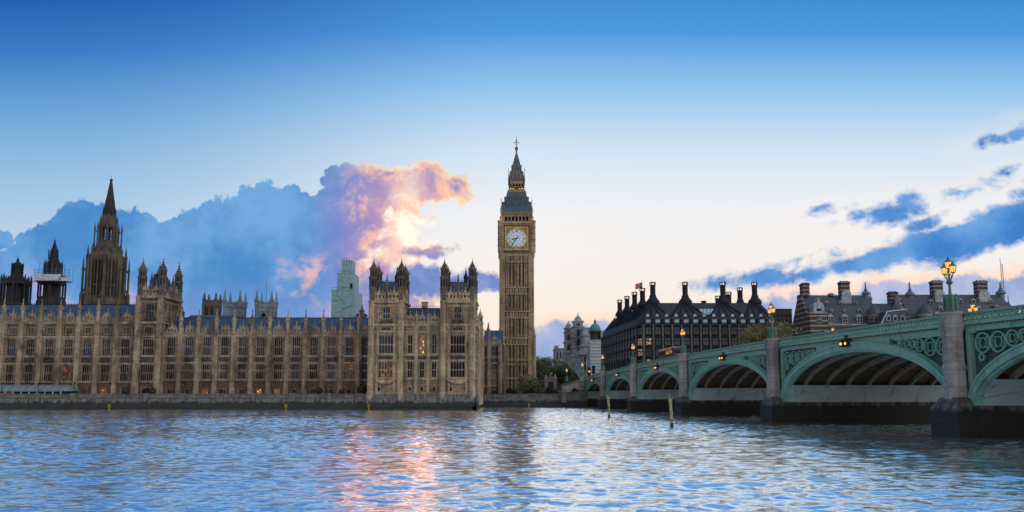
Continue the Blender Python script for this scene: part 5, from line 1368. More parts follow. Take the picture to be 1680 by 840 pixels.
def cupola(root, px_, ptop, pbot, Yx, r=1.5, m='lead'):
    x_ = X(px_, Yx, pbot); z0, z1 = Z(pbot, Yx), Z(ptop, Yx); h = z1-z0
    q = MB().lathe(x_, Yx, [(r*.8, z0-5.5), (r*.8, z0), (r*1.15, z0+.2), (r*1.2, z0+h*.10), (r*.95, z0+h*.22), (r*.5, z0+h*.32), (r*.42, z0+h*.40), (r*.5, z0+h*.43), (r*.24, z0+h*.5), (r*.16, z0+h*.92), (.03, z1)], 10)
    part(root, 'cupola', q, m)
def round_turret(root, px_, hw, papex, peave, pbot, Yx, win=True):
    x_ = X(px_, Yx, peave); r = hw*Yx/1250
    q = MB().lathe(x_, Yx, [(r*.88, ZF), (r*.88, Z(peave, Yx))], 16); o = part(root, 'turret', q, 'banded_brick', smooth=False)
    part(o, 'turret_roof', MB().lathe(x_, Yx, [(r*1.05, Z(peave, Yx)-.1), (r*1.0, Z(peave, Yx)+.4), (r*.72, Z(papex+ (peave-papex)*.45, Yx)), (r*.3, Z(papex+2.5, Yx)), (.05, Z(papex-1, Yx))], 16), 'slate_roof')
    part(o, 'turret_band', MB().lathe(x_, Yx, [(r*.93, Z(peave+2.5, Yx)), (r*.98, Z(peave+1.6, Yx)), (r*1.02, Z(peave, Yx)-.1)], 16), 'grey_stone')
    for a in (-100, -60, -130, -80, -155):
        M0 = Matrix.Translation((x_, Yx, 0)) @ Matrix.Rotation(R(a+90), 4, 'Z')
        w = part(o, 'window', MB().box(-.55, .55, -r*.9-.02, -r*.8, Z(peave+13, Yx), Z(peave+6, Yx)).xf(M0), 'grey_stone')
        part(w, 'pane', MB().box(-.38, .38, -r*.9-.06, -r*.9, Z(peave+12.4, Yx), Z(peave+6.6, Yx)).xf(M0), 'dark_glass')
# --- first building
xl, xr = X(1332, YB), X(1442, YB); Yr = YB+8.3
t = thing('brick_building', 'red brick and white banded building with gabled end wall, left of the pair', 'building', ((xl+xr)/2, YB, ZF))
zev, zrd = zB(531), Z(485, Yr)
part(t, 'wall', MB().box(xl+.6, xr, YB, YB+16.6, ZF, zev), 'banded_brick')
part(t, 'gable_wall', MB().extx([(YB-.3, ZF), (YB-.3, zev+1), (YB+.4, zev+1.8), (Yr-2.4, zrd-1.6), (Yr-2.2, zrd+.3), (Yr+2.2, zrd+.3), (Yr+2.4, zrd-1.6), (YB+16.2, zev+1.8), (YB+16.9, zev+1), (YB+16.9, ZF)], xl-.2, xl+.6), 'banded_brick')
for (yy, zz) in ((YB+4, 520), (YB+8.3, 520), (YB+4, 536), (YB+9, 536)):
    part(t, 'gable_window', MB().box(xl-.26, xl-.2, yy-.7, yy+.7, zB(zz), zB(zz-6)), 'office_glass')
ro = part(t, 'roof', MB().extx([(YB-.5, zev-.1), (Yr, zrd), (YB+17.1, zev-.1)], xl+.62, xr+2), 'slate_roof')
part(ro, 'ridge', MB().box(xl+.6, xr+2, Yr-.15, Yr+.15, zrd-.2, zrd+.15), 'lead')
part(t, 'cornice', MB().box(xl, xr, YB-.7, YB+.3, zev-.7, zev-.15), 'grey_stone')
def slope(py): f = (Z(py, YB+4)-zev)/(zrd-zev); return YB-.5+f*(Yr-YB+.5)-.35, Z(py, YB+4)
for px_ in (1368, 1392, 1416): dormer(t, X(px_, YB), YB-.3, zB(530), 2.0, zB(519)-zB(530))
for (px_, py) in ((1364, 512), (1386.5, 512), (1410, 512), (1356, 497.5), (1379, 497.5), (1403, 497.5)):
    yy, zz = slope(py); dormer(t, X(px_, yy, py), yy-.4, zz-.3, 1.1, .9, d=1.6, tall=False)
# projecting bay with ornate white gable
x0, x1 = X(1334, YB-1.4), X(1363, YB-1.4)
part(t, 'front_bay', MB().box(x0, x1, YB-1.4, YB, ZF, zB(515)), 'banded_brick')
part(t, 'bay_cornice', MB().box(x0-.2, x1+.2, YB-1.7, YB+.5, zB(515), zB(513.5)), 'grey_stone')
cg = (X(1341, YB-1.4)+X(1358, YB-1.4))/2; wg = 2.0
part(t, 'bay_gable', MB().ext([(cg-wg, zB(513.5)), (cg+wg, zB(513.5)), (cg+wg, zB(504)), (cg+wg*.85, zB(499)), (cg+.5, zB(496)), (cg, zB(488.5)), (cg-.5, zB(496)), (cg-wg*.85, zB(499)), (cg-wg, zB(504))], YB-1.6, YB+3), 'grey_stone')
part(t, 'gable_window', MB().box(cg-.9, cg+.9, YB-1.66, YB-1.6, zB(511), zB(507)), 'dark_glass')
w = part(t, 'bay_window', MB().box(cg-1.0, cg+1.0, YB-1.55, YB-1.4, zB(531), zB(518)), 'grey_stone')
for e in (-.5, .5):
    for (pa, pb) in ((530, 525), (524, 519)): part(w, 'pane', MB().box(cg+e-.38, cg+e+.38, YB-1.6, YB-1.55, zB(pa), zB(pb)), 'office_glass')
for px_ in (1351, 1385, 1410):
    w = part(t, 'arched_window', MB().box(X(px_, YB)-1.1, X(px_, YB)+1.1, YB-1.6 if px_ < 1360 else YB-.2, YB-.05, zB(553), zB(542)), 'grey_stone')
    part(w, 'pane', MB().box(X(px_, YB)-.8, X(px_, YB)+.8, YB-1.65 if px_ < 1360 else YB-.25, YB-1.6 if px_ < 1360 else YB-.2, zB(552), zB(543)), 'dark_glass')
band_chimney(t, 1314, 1325, 465, 487, Yr, 3.4)
band_chimney(t, 1376.5, 1391.5, 462, 487, Yr-.5, 2.6, 499)
cupola(t, 1420.5, 462, 484, Yr, 1.35); cupola(t, 1428.5, 478, 492, Yr+3, .6)
round_turret(t, 1433, 11.5, 500, 515.5, 545, YB-1)
part(t, 'roof_vent', MB().lathe(X(1363, Yr, 485), Yr, [(1.2, zrd-.2), (1.2, zrd+.6), (.6, zrd+.9)], 10), 'lead')
# --- second building
xl, xr = X(1500, YB), X(1651, Yr)
t = thing('brick_building', 'brick building with ornate pale gable and long slate roof behind the large bridge lamp', 'building', ((xl+xr)/2, YB, ZF))
zev, zrd = zB(530), Z(484, Yr)
part(t, 'wall', MB().box(xl+.6, xr+4, YB, YB+16.6, ZF, zev), 'banded_brick')
part(t, 'gable_wall', MB().extx([(YB-.3, ZF), (YB-.3, zev+.5), (YB+.8, zev+2.6), (YB+2.4, zev+3), (Yr-1.9, zrd-3), (Yr-1.2, zrd), (Yr+1.2, zrd), (Yr+1.9, zrd-3), (YB+14.2, zev+3), (YB+16.9, zev+.5), (YB+16.9, ZF)], xl-.3, xl+.6), 'banded_brick')
part(t, 'gable_stonework', MB().extx([(YB+1.5, zev-1), (YB+3.2, zev+3.4), (Yr-1.8, zrd-2.6), (Yr-1.0, zrd+.2), (Yr+1.0, zrd+.2), (Yr+1.8, zrd-2.6), (YB+13.4, zev+3.4), (YB+15, zev-1)], xl-.5, xl-.3), 'grey_stone')
part(t, 'gable_window', MB().extx([(Yr-1.2, zev+1), (Yr-1.2, zev+4.6), (Yr, zev+6), (Yr+1.2, zev+4.6), (Yr+1.2, zev+1)], xl-.56, xl-.5), 'dark_glass')
ro = part(t, 'roof', loft(MB(), [([(xl+.62, YB-.5), (xr+5, YB-.5), (xr+5, YB+17.1), (xl+.62, YB+17.1)], zev-.1), ([(xl+.62, Yr-.05), (xr-.2, Yr-.05), (xr-.2, Yr+.05), (xl+.62, Yr+.05)], zrd)]), 'slate_roof')
part(ro, 'ridge', MB().box(xl+.6, xr-.2, Yr-.15, Yr+.15, zrd-.2, zrd+.15), 'lead')
part(t, 'cornice', MB().box(xl+.6, xr+4, YB-.7, YB+.3, zev-.7, zev-.15), 'grey_stone')
for (px_, py) in ((1575.5, 494.5), (1597, 494.5), (1624, 494.5), (1528, 496), (1543, 508), (1565, 508), (1606, 508), (1636, 506)):
    yy, zz = slope(py); dormer(t, X(px_, yy, py), yy-.4, zz-.4, 1.3, 1.1, d=1.8, tall=False)
for px_ in (1546, 1571, 1583): dormer(t, X(px_, YB), YB-.3, zB(526), 2.2, zB(515)-zB(526))
band_chimney(t, 1527, 1543.5, 461, 487, Yr-.4, 2.6, 497); band_chimney(t, 1599.5, 1616.5, 461, 487, Yr-.4, 2.6, 497)
cupola(t, 1493, 462, 486, Yr, 1.6); cupola(t, 1642, 462, 483, Yr, 1.6); cupola(t, 1655, 484, 505, Yr+2, .9, 'copper_green')
round_turret(t, 1517, 12.5, 498, 515, 540, YB-1)
# --- lower connecting wing between them
x0, x1 = X(1440, 304), X(1486, 304)
t = thing('connecting_wing', 'low slate roofed wing with paired banded chimneys joining the two brick buildings', 'building', ((x0+x1)/2, 304, ZF))
part(t, 'wall', MB().box(x0, x1, 304, 316, ZF, Z(525, 304)), 'banded_brick'); part(t, 'roof', MB().extx([(303.6, Z(525, 304)), (310, Z(498, 310)), (316.4, Z(525, 304))], x0, x1), 'slate_roof')
band_chimney(t, 1457, 1470.5, 479, 503, 311, 2.4); band_chimney(t, 1467, 1478.5, 490, 508, 309, 2.4)
x0, x1 = X(1452, 281), X(1496, 281)
t = thing('mansard_house', 'low house with a grey mansard roof edged in white between the brick buildings', 'house', ((x0+x1)/2, 281, ZF))
part(t, 'wall', MB().box(x0, x1, 281, 286.5, ZF, Z(531, 281)), 'grey_stone')
ro = part(t, 'roof', MB().ext([(x0, Z(531, 281)), (x1, Z(531, 281)), (x1, Z(507, 281)), (x0+2.5, Z(511, 281))], 281.2, 286.4), 'iron_roof')
part(ro, 'roof_edge', MB().beam((x0, 281.1, Z(531, 281)), (x0+2.5, 281.1, Z(511, 281)), .3).beam((x0+2.4, 281.1, Z(511, 281)), (x1, 281.1, Z(507, 281)), .3), 'white_paint')
for px_ in (1464, 1475, 1487): dormer(t, X(px_, 281), 280.7, Z(527, 281), 1.6, 1.7, d=1.2, tall=False)
# --- plain dark block at the left of the brick buildings
x0, x1 = X(1276, 345), X(1304.5, 345)
t = thing('brown_block', 'plain dark brown flat topped block between the office roof and brick gable', 'building', ((x0+x1)/2, 345, ZF))
part(t, 'wall', MB().box(x0, x1, 345, 362, ZF, Z(508, 345)), 'dark_brick'); part(t, 'parapet', MB().box(x0-.15, x1+.15, 344.8, 362.2, Z(508, 345), Z(506.5, 345)), 'dark_brick')
for r in range(3):
    for i in range(4): part(t, 'window', MB().box(x0+1+i*1.9, x0+2+i*1.9, 344.93, 345.0, Z(520+r*9, 345), Z(515+r*9, 345)), 'dark_glass')
# --- far mast behind
xm = X(1644, 420, 450)
t = thing('lattice_mast', 'thin grey twin pole lattice mast rising far behind the brick building', 'mast', (xm, 420, ZF))
for e in (-.55, .55): part(t, 'pole', MB().tube([(xm+e, 420, ZF), (xm+e, 420, Z(424 if e < 0 else 432, 420))], .13, 5), 'lead')
q = MB(); zz = 50
while zz < Z(434, 420): q.beam((xm-.55, 420, zz), (xm+.55, 420, zz+1.2), .07); q.beam((xm+.55, 420, zz), (xm-.55, 420, zz+1.2), .07); zz += 1.25
part(t, 'lattice', q, 'lead')

# ------------------------------------------------------------------ pale baroque government building past the bridge end
Yg = 520.0
zg = lambda py, Y=Yg: Z(py, Y)
t = thing('baroque_building', 'grey stone baroque building with two domed corner towers and a green dome', 'building', (X(950, Yg), Yg, ZF))
GS = 'grey_stone'
def tower_stage(root, px_, hw, Yx, stages, dome, fin, name='domed_tower'):
    x_ = X(px_, Yx, 560); k = Yx/1250
    o = part(root, name, MB().sq(x_, Yx, [(hw*k*1.04, ZF)]+[(hw*k*s, zg(p, Yx)) for (s, p) in stages]), GS)
    r = hw*k*dome[0]
    part(o, 'dome', MB().lathe(x_, Yx, [(r*1.1, zg(dome[1], Yx)), (r*1.1, zg(dome[1]-1, Yx)), (r, zg(dome[1]-1.3, Yx)), (r*.92, zg((dome[1]*.6+dome[2]*.4), Yx)), (r*.62, zg((dome[1]*.25+dome[2]*.75), Yx)), (r*.2, zg(dome[2], Yx)), (r*.16, zg(dome[2]-2, Yx)), (.05, zg(fin, Yx))], 16), GS if dome[3] else 'copper_green', smooth=True)
    return o, x_, k
o1, xq, k = tower_stage(t, 932.5, 7.4, Yg+15, [(1.04, 580), (1.2, 579.5), (1.2, 577), (.95, 576), (.95, 563), (1.15, 562.5), (1.15, 561), (.88, 560), (.88, 547), (1.06, 546.5), (1.06, 545), (.82, 544.5), (.82, 540), (1.0, 539.6), (1.0, 538.4)], (.72, 538.5, 530, True), 525)
o2, xq2, k2 = tower_stage(t, 948.5, 10.0, Yg, [(1.04, 586), (1.22, 585.5), (1.22, 582), (1.0, 581.5), (1.0, 572), (1.18, 571.5), (1.18, 569.5), (.92, 569), (.92, 555), (1.12, 554.5), (1.12, 553), (.86, 552.5), (.86, 538), (1.02, 537.5), (1.02, 536), (.78, 535.5), (.78, 529), (.94, 528.6), (.94, 527)], (.62, 527, 518, True), 512)
for (o, x_, hw, Yx, ops) in ((o1, xq, 7.4, Yg+15, ((558, 549, .3), (575, 565, .32), (544, 541, .26))), (o2, xq2, 10.0, Yg, ((551, 540, .3), (567, 557, .3), (534.5, 530.5, .25), (580, 574, .2)))):
    for (pa, pb, wr) in ops:
        w_ = hw*Yx/1250*wr; fr = hw*Yx/1250*1.0
        part(o, 'opening', MB().ext([(x_-w_, zg(pa, Yx)), (x_+w_, zg(pa, Yx)), (x_+w_, zg(pb+2, Yx)), (x_+w_*.6, zg(pb+.5, Yx)), (x_, zg(pb, Yx)), (x_-w_*.6, zg(pb+.5, Yx)), (x_-w_, zg(pb+2, Yx))], Yx-fr-.1, Yx-fr*.7), 'sky_tint_glass')
        for s_ in (-1, 1):
            for e in (1.45, 2.4): part(o, 'column', MB().lathe(x_+s_*w_*e, Yx-fr-.35, [(w_*.28, zg(pa+1, Yx)), (w_*.22, zg(pb+1, Yx)), (w_*.34, zg(pb+.4, Yx))], 8), GS)
# main ranges
x0, x1 = X(910.5, Yg+40), X(928, Yg+40)
part(t, 'left_range', MB().box(x0, x1, Yg+38, Yg+60, ZF, zg(571, Yg+38)).box(x0-.4, x1, Yg+37.3, Yg+60, zg(594, Yg+38), zg(592, Yg+38)).box(x0-.4, x1, Yg+37.3, Yg+60, zg(573, Yg+38), zg(571.5, Yg+38)).box(x0-.2, x0+2.6, Yg+37.4, Yg+42, zg(571, Yg+38), zg(567, Yg+38)), GS)
for i in range(3): part(t, 'window', MB().box(x0+1.4+i*2.4, x0+2.5+i*2.4, Yg+37.9, Yg+38, zg(588, Yg+38), zg(578, Yg+38)), 'sky_tint_glass')
x0, x1 = X(955, Yg-25), X(972, Yg-25)
part(t, 'centre_range', MB().box(x0, x1+6, Yg-24, Yg+10, ZF, zg(566, Yg-24)).box(x0+.8, x1-.6, Yg-23, Yg+8, zg(566, Yg-24), zg(538, Yg-24)).box(x0+.2, x1, Yg-23.6, Yg+8, zg(551, Yg-24), zg(549, Yg-24)).box(x0+.5, x1-.3, Yg-23.4, Yg+8, zg(539, Yg-24), zg(537, Yg-24)), GS)
part(t, 'cornice', MB().box(x0-.6, x1+6.4, Yg-25, Yg+10, zg(582, Yg-24), zg(579, Yg-24)).box(x0-.6, x1+6.4, Yg-25, Yg+10, zg(568, Yg-24), zg(565.5, Yg-24)), GS)
part(t, 'pediment', MB().ext([(x0-4, zg(582, Yg-24)), (x0+6, zg(582, Yg-24)), (x0+6, zg(576, Yg-24)), (x0+1, zg(572, Yg-24)), (x0-4, zg(578, Yg-24))], Yg-26, Yg-20), GS)
for i in range(4):
    part(t, 'pilaster', MB().box(x0+.6+i*2.3, x0+1.5+i*2.3, Yg-24.7, Yg-24, ZF, zg(582, Yg-24)), GS)
    if i < 3:
        for (pa, pb) in ((607, 598), (594, 585)): part(t, 'window', MB().box(x0+1.8+i*2.3, x0+2.7+i*2.3, Yg-24.1, Yg-24, zg(pa, Yg-24), zg(pb, Yg-24)), 'dark_glass')
x0, x1 = X(939, Yg+8), X(955, Yg-20)
part(t, 'lower_range', MB().extz([(X(930, Yg+10), Yg+10), (X(957, Yg-22), Yg-22), (X(957, Yg-22)+4, Yg+30), (X(930, Yg+10), Yg+30)], ZF, zg(589, Yg-5)), GS)
part(t, 'lit_window', MB().box(X(933.5, Yg-1), X(936.5, Yg-1), Yg-2.2, Yg-2.0, zg(602, Yg-1), zg(596, Yg-1)), 'lit_door')
# green dome and its sheeted corner
Yd = 470.0; xd = X(976.5, Yd, 545); zd_ = lambda py: Z(py, Yd)
part(t, 'drum', MB().lathe(xd, Yd, [(3.2, zd_(572)), (3.2, zd_(547)), (3.9, zd_(546.5)), (3.9, zd_(544))], 12), 'dark_stone')
o = part(t, 'green_dome', MB().lathe(xd, Yd, [(3.7, zd_(544)), (3.6, zd_(541)), (3.1, zd_(536.5)), (2.1, zd_(533)), (.8, zd_(531)), (.7, zd_(528)), (.9, zd_(527.5)), (.5, zd_(525.5)), (.1, zd_(523.5)), (.04, zd_(521.5))], 16), 'copper_green', smooth=True)
part(t, 'corner_block', MB().box(xd-3.6, xd+5, Yd-4, Yd+14, ZF, zd_(566)).box(xd+3.0, xd+5.4, Yd-4, Yd+8, zd_(566), zd_(543)), GS)
t2 = thing('wrapped_scaffold', 'blue grey sheeted scaffold round a corner of the baroque building below its green dome', 'scaffold', (xd, Yd-6, ZF))
part(t2, 'sheeting', MB().box(X(969.5, Yd-8), X(987.5, Yd-8), Yd-8, Yd-4.2, ZF, zd_(559)), 'white_sheeting')
for i in range(11): part(t2, 'ledger', MB().box(X(969.5, Yd-8)-.1, X(987.5, Yd-8)+.1, Yd-8.15, Yd-8.0, zd_(561+i*5.2), zd_(560.3+i*5.2)), 'lead')

# ------------------------------------------------------------------ trees
def tree(name, label, x, y, z0, h, rx, ry, lm, nleaf, seed, cat='tree', group=None, trunk=.35, low=.25, size=.42):
    rn = random.Random(seed)
    t = thing(name, label, cat, (x, y, z0), group=group)
    tr = MB().tube([(x, y, z0-.3), (x+.1, y, z0+h*.25), (x-.1, y+.1, z0+h*.5), (x+.1, y, z0+h*.85)], [trunk, trunk*.8, trunk*.55, .05], 7)
    tips = []
    for i in range(16):
        a = rn.uniform(0, 2*math.pi); f0 = rn.uniform(.2, .6); l = rn.uniform(.5, .95)
        p = Vector((x, y, z0+h*f0)); q_ = Vector((x+math.cos(a)*rx*l, y+math.sin(a)*ry*l, z0+h*min(.95, f0+rn.uniform(.12, .4))))
        mid = (p+q_)/2+Vector((0, 0, h*.05)); tr.tube([p, mid, q_], [trunk*.45, trunk*.28, .03], 5); tips += [q_, mid]
    part(t, 'trunk', tr, 'bark')
    # leaf sprays gathered in uneven clumps
    cl = [(Vector(tp), rn.uniform(.7, 1.3)) for tp in tips]
    for i in range(34):
        a = rn.uniform(0, 2*math.pi); el_ = rn.uniform(-1, 1); rr = rn.uniform(.55, 1.0)**.6
        ce = math.sqrt(1-el_*el_)
        cl.append((Vector((x+math.cos(a)*ce*rx*rr, y+math.sin(a)*ce*ry*rr, z0+h*(low+(1-low)*.5)+el_*h*(1-low)*.5*rr)), rn.uniform(.6, 1.2)))
    lf = MB(); cr = min(rx, ry, h*.5)*.32
    for i in range(nleaf):
        c, s_ = rn.choice(cl)
        p = c+Vector((rn.gauss(0, cr*.62*s_), rn.gauss(0, cr*.62*s_), rn.gauss(0, cr*.5*s_)))
        if p.z < z0+h*low*.5: continue
        n_ = Vector((rn.gauss(0,1), rn.gauss(0,1), rn.gauss(.4,1))).normalized(); a_ = n_.orthogonal().normalized(); b_ = n_.cross(a_)
        w = size*rn.uniform(.5, 1.2); l = w*rn.uniform(1.0, 1.8)
        lf.add([p-a_*w*.5, p+b_*l*.5, p+a_*w*.5, p-b_*l*.5], [(0,1,2,3)])
    part(t, 'crown', lf, lm)
    return t
tree('garden_bush', 'pale olive rounded bush at the foot of the clock tower', X(866, 262), 262, 3.4, 7.0, 4.3, 3.4, 'leaf_pale', 4200, 3, 'bush', trunk=.18, low=.05, size=.34)
tree('plane_tree', 'dark green full tree between the clock tower and the stone gateway', X(893, 318), 318, 4, 16, 6.0, 5, 'leaf_green', 4600, 5, group=None)
tree('plane_tree', 'broad dark green tree directly behind the stone gateway', X(911, 305), 305, 4, 14, 6.0, 5, 'leaf_green', 5200, 6)
tree('plane_tree', 'tall rounded green tree at the edge of the clock tower base', X(881, 330), 330, 4, 16.5, 4.5, 5, 'leaf_green', 3800, 8)
tree('plane_tree', 'small tree at the stair head beside the pale government building', X(924, 292), 292, 5, 10, 3.4, 3.4, 'leaf_dark', 3000, 12)
tree('street_tree', 'olive green autumn tree behind the bridge in front of the dark office block', X(1249, 240), 240, 7, 20.3, 6.4, 5, 'leaf_autumn', 5200, 15)
tree('street_tree', 'yellowing autumn tree below the plain brown block behind the bridge', X(1284, 236), 236, 7, 19.8, 6.6, 5, 'leaf_autumn', 5200, 16)
tree('street_tree', 'low brownish treetop in front of the mansard house behind the bridge', X(1444, 262), 262, 7, 21.2, 6.0, 5, 'leaf_autumn', 4200, 18)
x_ = X(885.5, 258)
t = thing('cypress', 'slim black cypress standing beside the clock tower base', 'tree', (x_, 258, 3.4))
rn = random.Random(21); lf = MB()
for i in range(1300):
    f = rn.random(); r = .85*math.sin(min(1, f*1.2+.12)*math.pi*.92)**.7*(1-.6*f); a = rn.uniform(0, 6.283)
    p = Vector((x_+math.cos(a)*r*rn.random()**.4, 258+math.sin(a)*r*rn.random()**.4, 3.6+f*6.6)); n_ = Vector((math.cos(a), math.sin(a), .3)).normalized(); a_ = n_.orthogonal(); b_ = n_.cross(a_); w = .28
    lf.add([p-a_*w*.5, p+b_*w, p+a_*w*.5, p-b_*w], [(0,1,2,3)])
part(t, 'trunk', MB().tube([(x_, 258, 3.2), (x_, 258, 9)], [.16, .03], 6), 'bark'); part(t, 'crown', lf, 'leaf_dark')
# ------------------------------------------------------------------ the bridge (built in its own frame: x across, y along, towards the far bank)
TH = math.atan(118/1250.0); BX = 46.1; WB = 28.0
ct = math.cos(TH)
bridge = thing('arch_bridge', 'long pale green iron arch bridge on stone piers crossing the river', 'bridge', (BX, 0, 0), TH)
def zp(s): return 11.37-1.4e-4*(s*ct-124.0)**2
PIERS = [v/ct for v in (2.0, 33.0, 67.0, 103.4, 141.6, 178.4, 212.0, 242.5)]
def bl(s, x=0.0, z=0.0): return Matrix.Translation((BX, 0, 0)) @ Matrix.Rotation(TH, 4, 'Z') @ Vector((x, s, z))
def strip(mb, inner, outer, x0, x1):
    # solid between two polylines of (s, z), from x0 to x1 across
    q = len(inner); vs = []; fs = []
    for (a, b) in zip(inner, outer): vs += [(x0, a[0], a[1]), (x1, a[0], a[1]), (x1, b[0], b[1]), (x0, b[0], b[1])]
    for i in range(q-1):
        o = i*4; p = o+4
        for j in range(4): fs.append((o+j, p+j, p+(j+1) % 4, o+(j+1) % 4))
    fs += [(3,2,1,0), tuple((q-1)*4+j for j in range(4))]
    return mb.add(vs, fs)
def ell(sm, a, z0, rise, n_=36, t0=0.0, t1=math.pi): return [(sm-a*math.cos(t0+(t1-t0)*i/n_), z0+rise*math.sin(t0+(t1-t0)*i/n_)) for i in range(n_+1)]
def ribbon(mb, s0, s1, lo, hi, x0, x1, n_=10):
    ss = [s0+(s1-s0)*i/n_ for i in range(n_+1)]
    return strip(mb, [(s, lo(s)) for s in ss], [(s, hi(s)) for s in ss], x0, x1)
ZS = 2.8; HP = 1.5
for i in range(len(PIERS)-1):
    sa, sb = PIERS[i]+HP, PIERS[i+1]-HP; sm = (sa+sb)/2; a = (sb-sa)/2
    zc_ = zp(sm)-2.42; rise = zc_-ZS
    near = i >= 1
    inn = ell(sm, a-.32, ZS, rise-.25); mid_ = ell(sm, a-.12, ZS, rise); out = ell(sm, a+.62, ZS, rise+.78)
    for side in (0, 1):
        m_ = (lambda x: x) if side == 0 else (lambda x: WB-x)
        def st(mb, A_, B_, xa, xb): return strip(mb, A_, B_, *sorted((m_(xa), m_(xb))))
        q = MB(); st(q, mid_, out, -.28, .5); st(q, inn, mid_, -.12, .42)
        st(q, ell(sm, a+.50, ZS, rise+.66), ell(sm, a+.66, ZS, rise+.82), -.40, -.28); st(q, ell(sm, a-.12, ZS, rise), ell(sm, a+.0, ZS, rise+.14), -.36, -.28)
        part(bridge, 'arch_ring', q, 'bridge_green', local=True)
        # spandrel: plain plate near the crown, framed openwork beside the piers
        def zo_(s):
            f = (s-sm)/(a+.62); return ZS+(rise+.78)*math.sqrt(max(0, 1-f*f))
        lo_s, hi_s = PIERS[i]+.7, PIERS[i+1]-.7
        top = lambda s: zp(s)-1.22
        n_ = 60; ss = [lo_s+(hi_s-lo_s)*k/n_ for k in range(n_+1)]
        op = [top(s)-.45-(zo_(s)+.12) > .5 and (s-lo_s > .8) and (hi_s-s > .8) for s in ss]
        q = MB(); frs = []
        k = 0
        while k < n_:
            j = k
            while j < n_ and op[j+1] == op[k] : j += 1
            j = max(j, k+1); seg = ss[k:j+1]
            if op[k]:
                st(q, [(s, top(s)-.45) for s in seg], [(s, top(s)) for s in seg], -.05, .4)
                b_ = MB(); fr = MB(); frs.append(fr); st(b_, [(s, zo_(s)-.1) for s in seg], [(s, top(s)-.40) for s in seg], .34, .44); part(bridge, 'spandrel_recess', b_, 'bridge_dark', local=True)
                st(fr, [(s, top(s)-.62) for s in seg], [(s, top(s)-.45) for s in seg], .0, .3); st(fr, [(s, zo_(s)-.05) for s in seg], [(s, zo_(s)+.15) for s in seg], .0, .3)
            else: st(q, [(s, zo_(s)-.1) for s in seg], [(s, top(s)) for s in seg], -.05, .4)
            k = j
        part(bridge, 'spandrel', q, 'bridge_green', local=True)
        for sg in (-1, 1):
            s = (lo_s+1.0) if sg < 0 else (hi_s-1.0); edge = s
            ft = MB()
            for _ in range(7):
                # largest circle touching the previous edge that fits under the top rail and above the ring
                r = .1
                for tr in [v*.03 for v in range(4, 31)]:
                    c_ = edge+(-sg)*tr; zt_ = top(c_)-.62
                    if zt_-2*tr < zo_(c_+(-sg)*tr*.55)+.12: break
                    r = tr
                if r < .16: break
                c_ = edge+(-sg)*r; zc2_ = top(c_)-.62-r
                ft.ring((m_(.12), c_, zc2_), r-.05, .10, ax=(0,1,0), nn=14, depth=.22)
                if r > .4:
                    ft.ring((m_(.12), c_, zc2_), r*.48, .06, ax=(0,1,0), nn=12, depth=.16)
                    for k4 in range(4):
                        aa = math.pi/4+k4*math.pi/2; ft.beam((m_(.12), c_+math.cos(aa)*r*.5, zc2_+math.sin(aa)*r*.5), (m_(.12), c_+math.cos(aa)*r*.9, zc2_+math.sin(aa)*r*.9), .07)
                # small piercing below
                r2 = r*.36; z2_ = zc2_-r-r2
                if z2_-r2 > zo_(c_+(-sg)*r2)+.2 and r2 > .14: ft.ring((m_(.12), c_+sg*r*.25, z2_), r2-.04, .11, ax=(0,1,0), nn=10, depth=.2)
                edge = c_+(-sg)*r
            fr = frs[0 if sg < 0 else -1]; fr.add(ft.v, ft.f)
            part(bridge, 'spandrel_tracery', fr, 'bridge_green', local=True)
        # cornice with rusty dentils, parapet with pierced quatrefoils
        p0, p1 = PIERS[i]+.55, PIERS[i+1]-.55
        q = MB()
        for (lo, hi, xa, xb) in ((-1.30, -1.22, -.18, .4), (-1.10, -1.0, -.42, .4)):
            ssx = [p0+(p1-p0)*k/12 for k in range(13)]; st(q, [(s, zp(s)+lo) for s in ssx], [(s, zp(s)+hi) for s in ssx], xa, xb)
        part(bridge, 'cornice', q, 'bridge_green', local=True)
        q = MB(); ssx = [p0+(p1-p0)*k/12 for k in range(13)]; st(q, [(s, zp(s)-1.22) for s in ssx], [(s, zp(s)-1.10) for s in ssx], -.16, .4)
        nd = int((p1-p0)/.42)
        for k in range(nd):
            s = p0+(k+.5)*(p1-p0)/nd; xx = sorted((m_(-.34), m_(-.10))); q.box(xx[0], xx[1], s-.10, s+.10, zp(s)-1.23, zp(s)-1.10)
        part(bridge, 'dentil_band', q, 'bridge_rust', local=True)
        q = MB()
        for (lo, hi, xa, xb) in ((-1.0, -.78, -.28, .22), (-.17, -.06, -.26, .2), (-.06, .0, -.34, .28)):
            st(q, [(s, zp(s)+lo) for s in ssx], [(s, zp(s)+hi) for s in ssx], xa, xb)
        pitch = .62; nd = int((p1-p0)/pitch)
        for k in range(nd):
            s = p0+(k+.5)*(p1-p0)/nd; zc3 = zp(s)-.475
            fine_ = side == 0
            q.ring((m_(-.02), s, zc3), .22, .09, ax=(0,1,0), nn=8 if fine_ else 6, depth=.16)
            xx = sorted((m_(-.12), m_(.08)))
            q.box(xx[0], xx[1], s-pitch/2-.05, s-pitch/2+.05, zp(s)-.8, zp(s)-.15)
            if fine_:
                for e in (-1, 1): q.beam((m_(-.02), s-pitch/2, zc3+e*.28), (m_(-.02), s-.18, zc3+e*.14), .07); q.beam((m_(-.02), s+pitch/2, zc3+e*.28), (m_(-.02), s+.18, zc3+e*.14), .07)
        part(bridge, 'parapet', q, 'bridge_green', local=True)
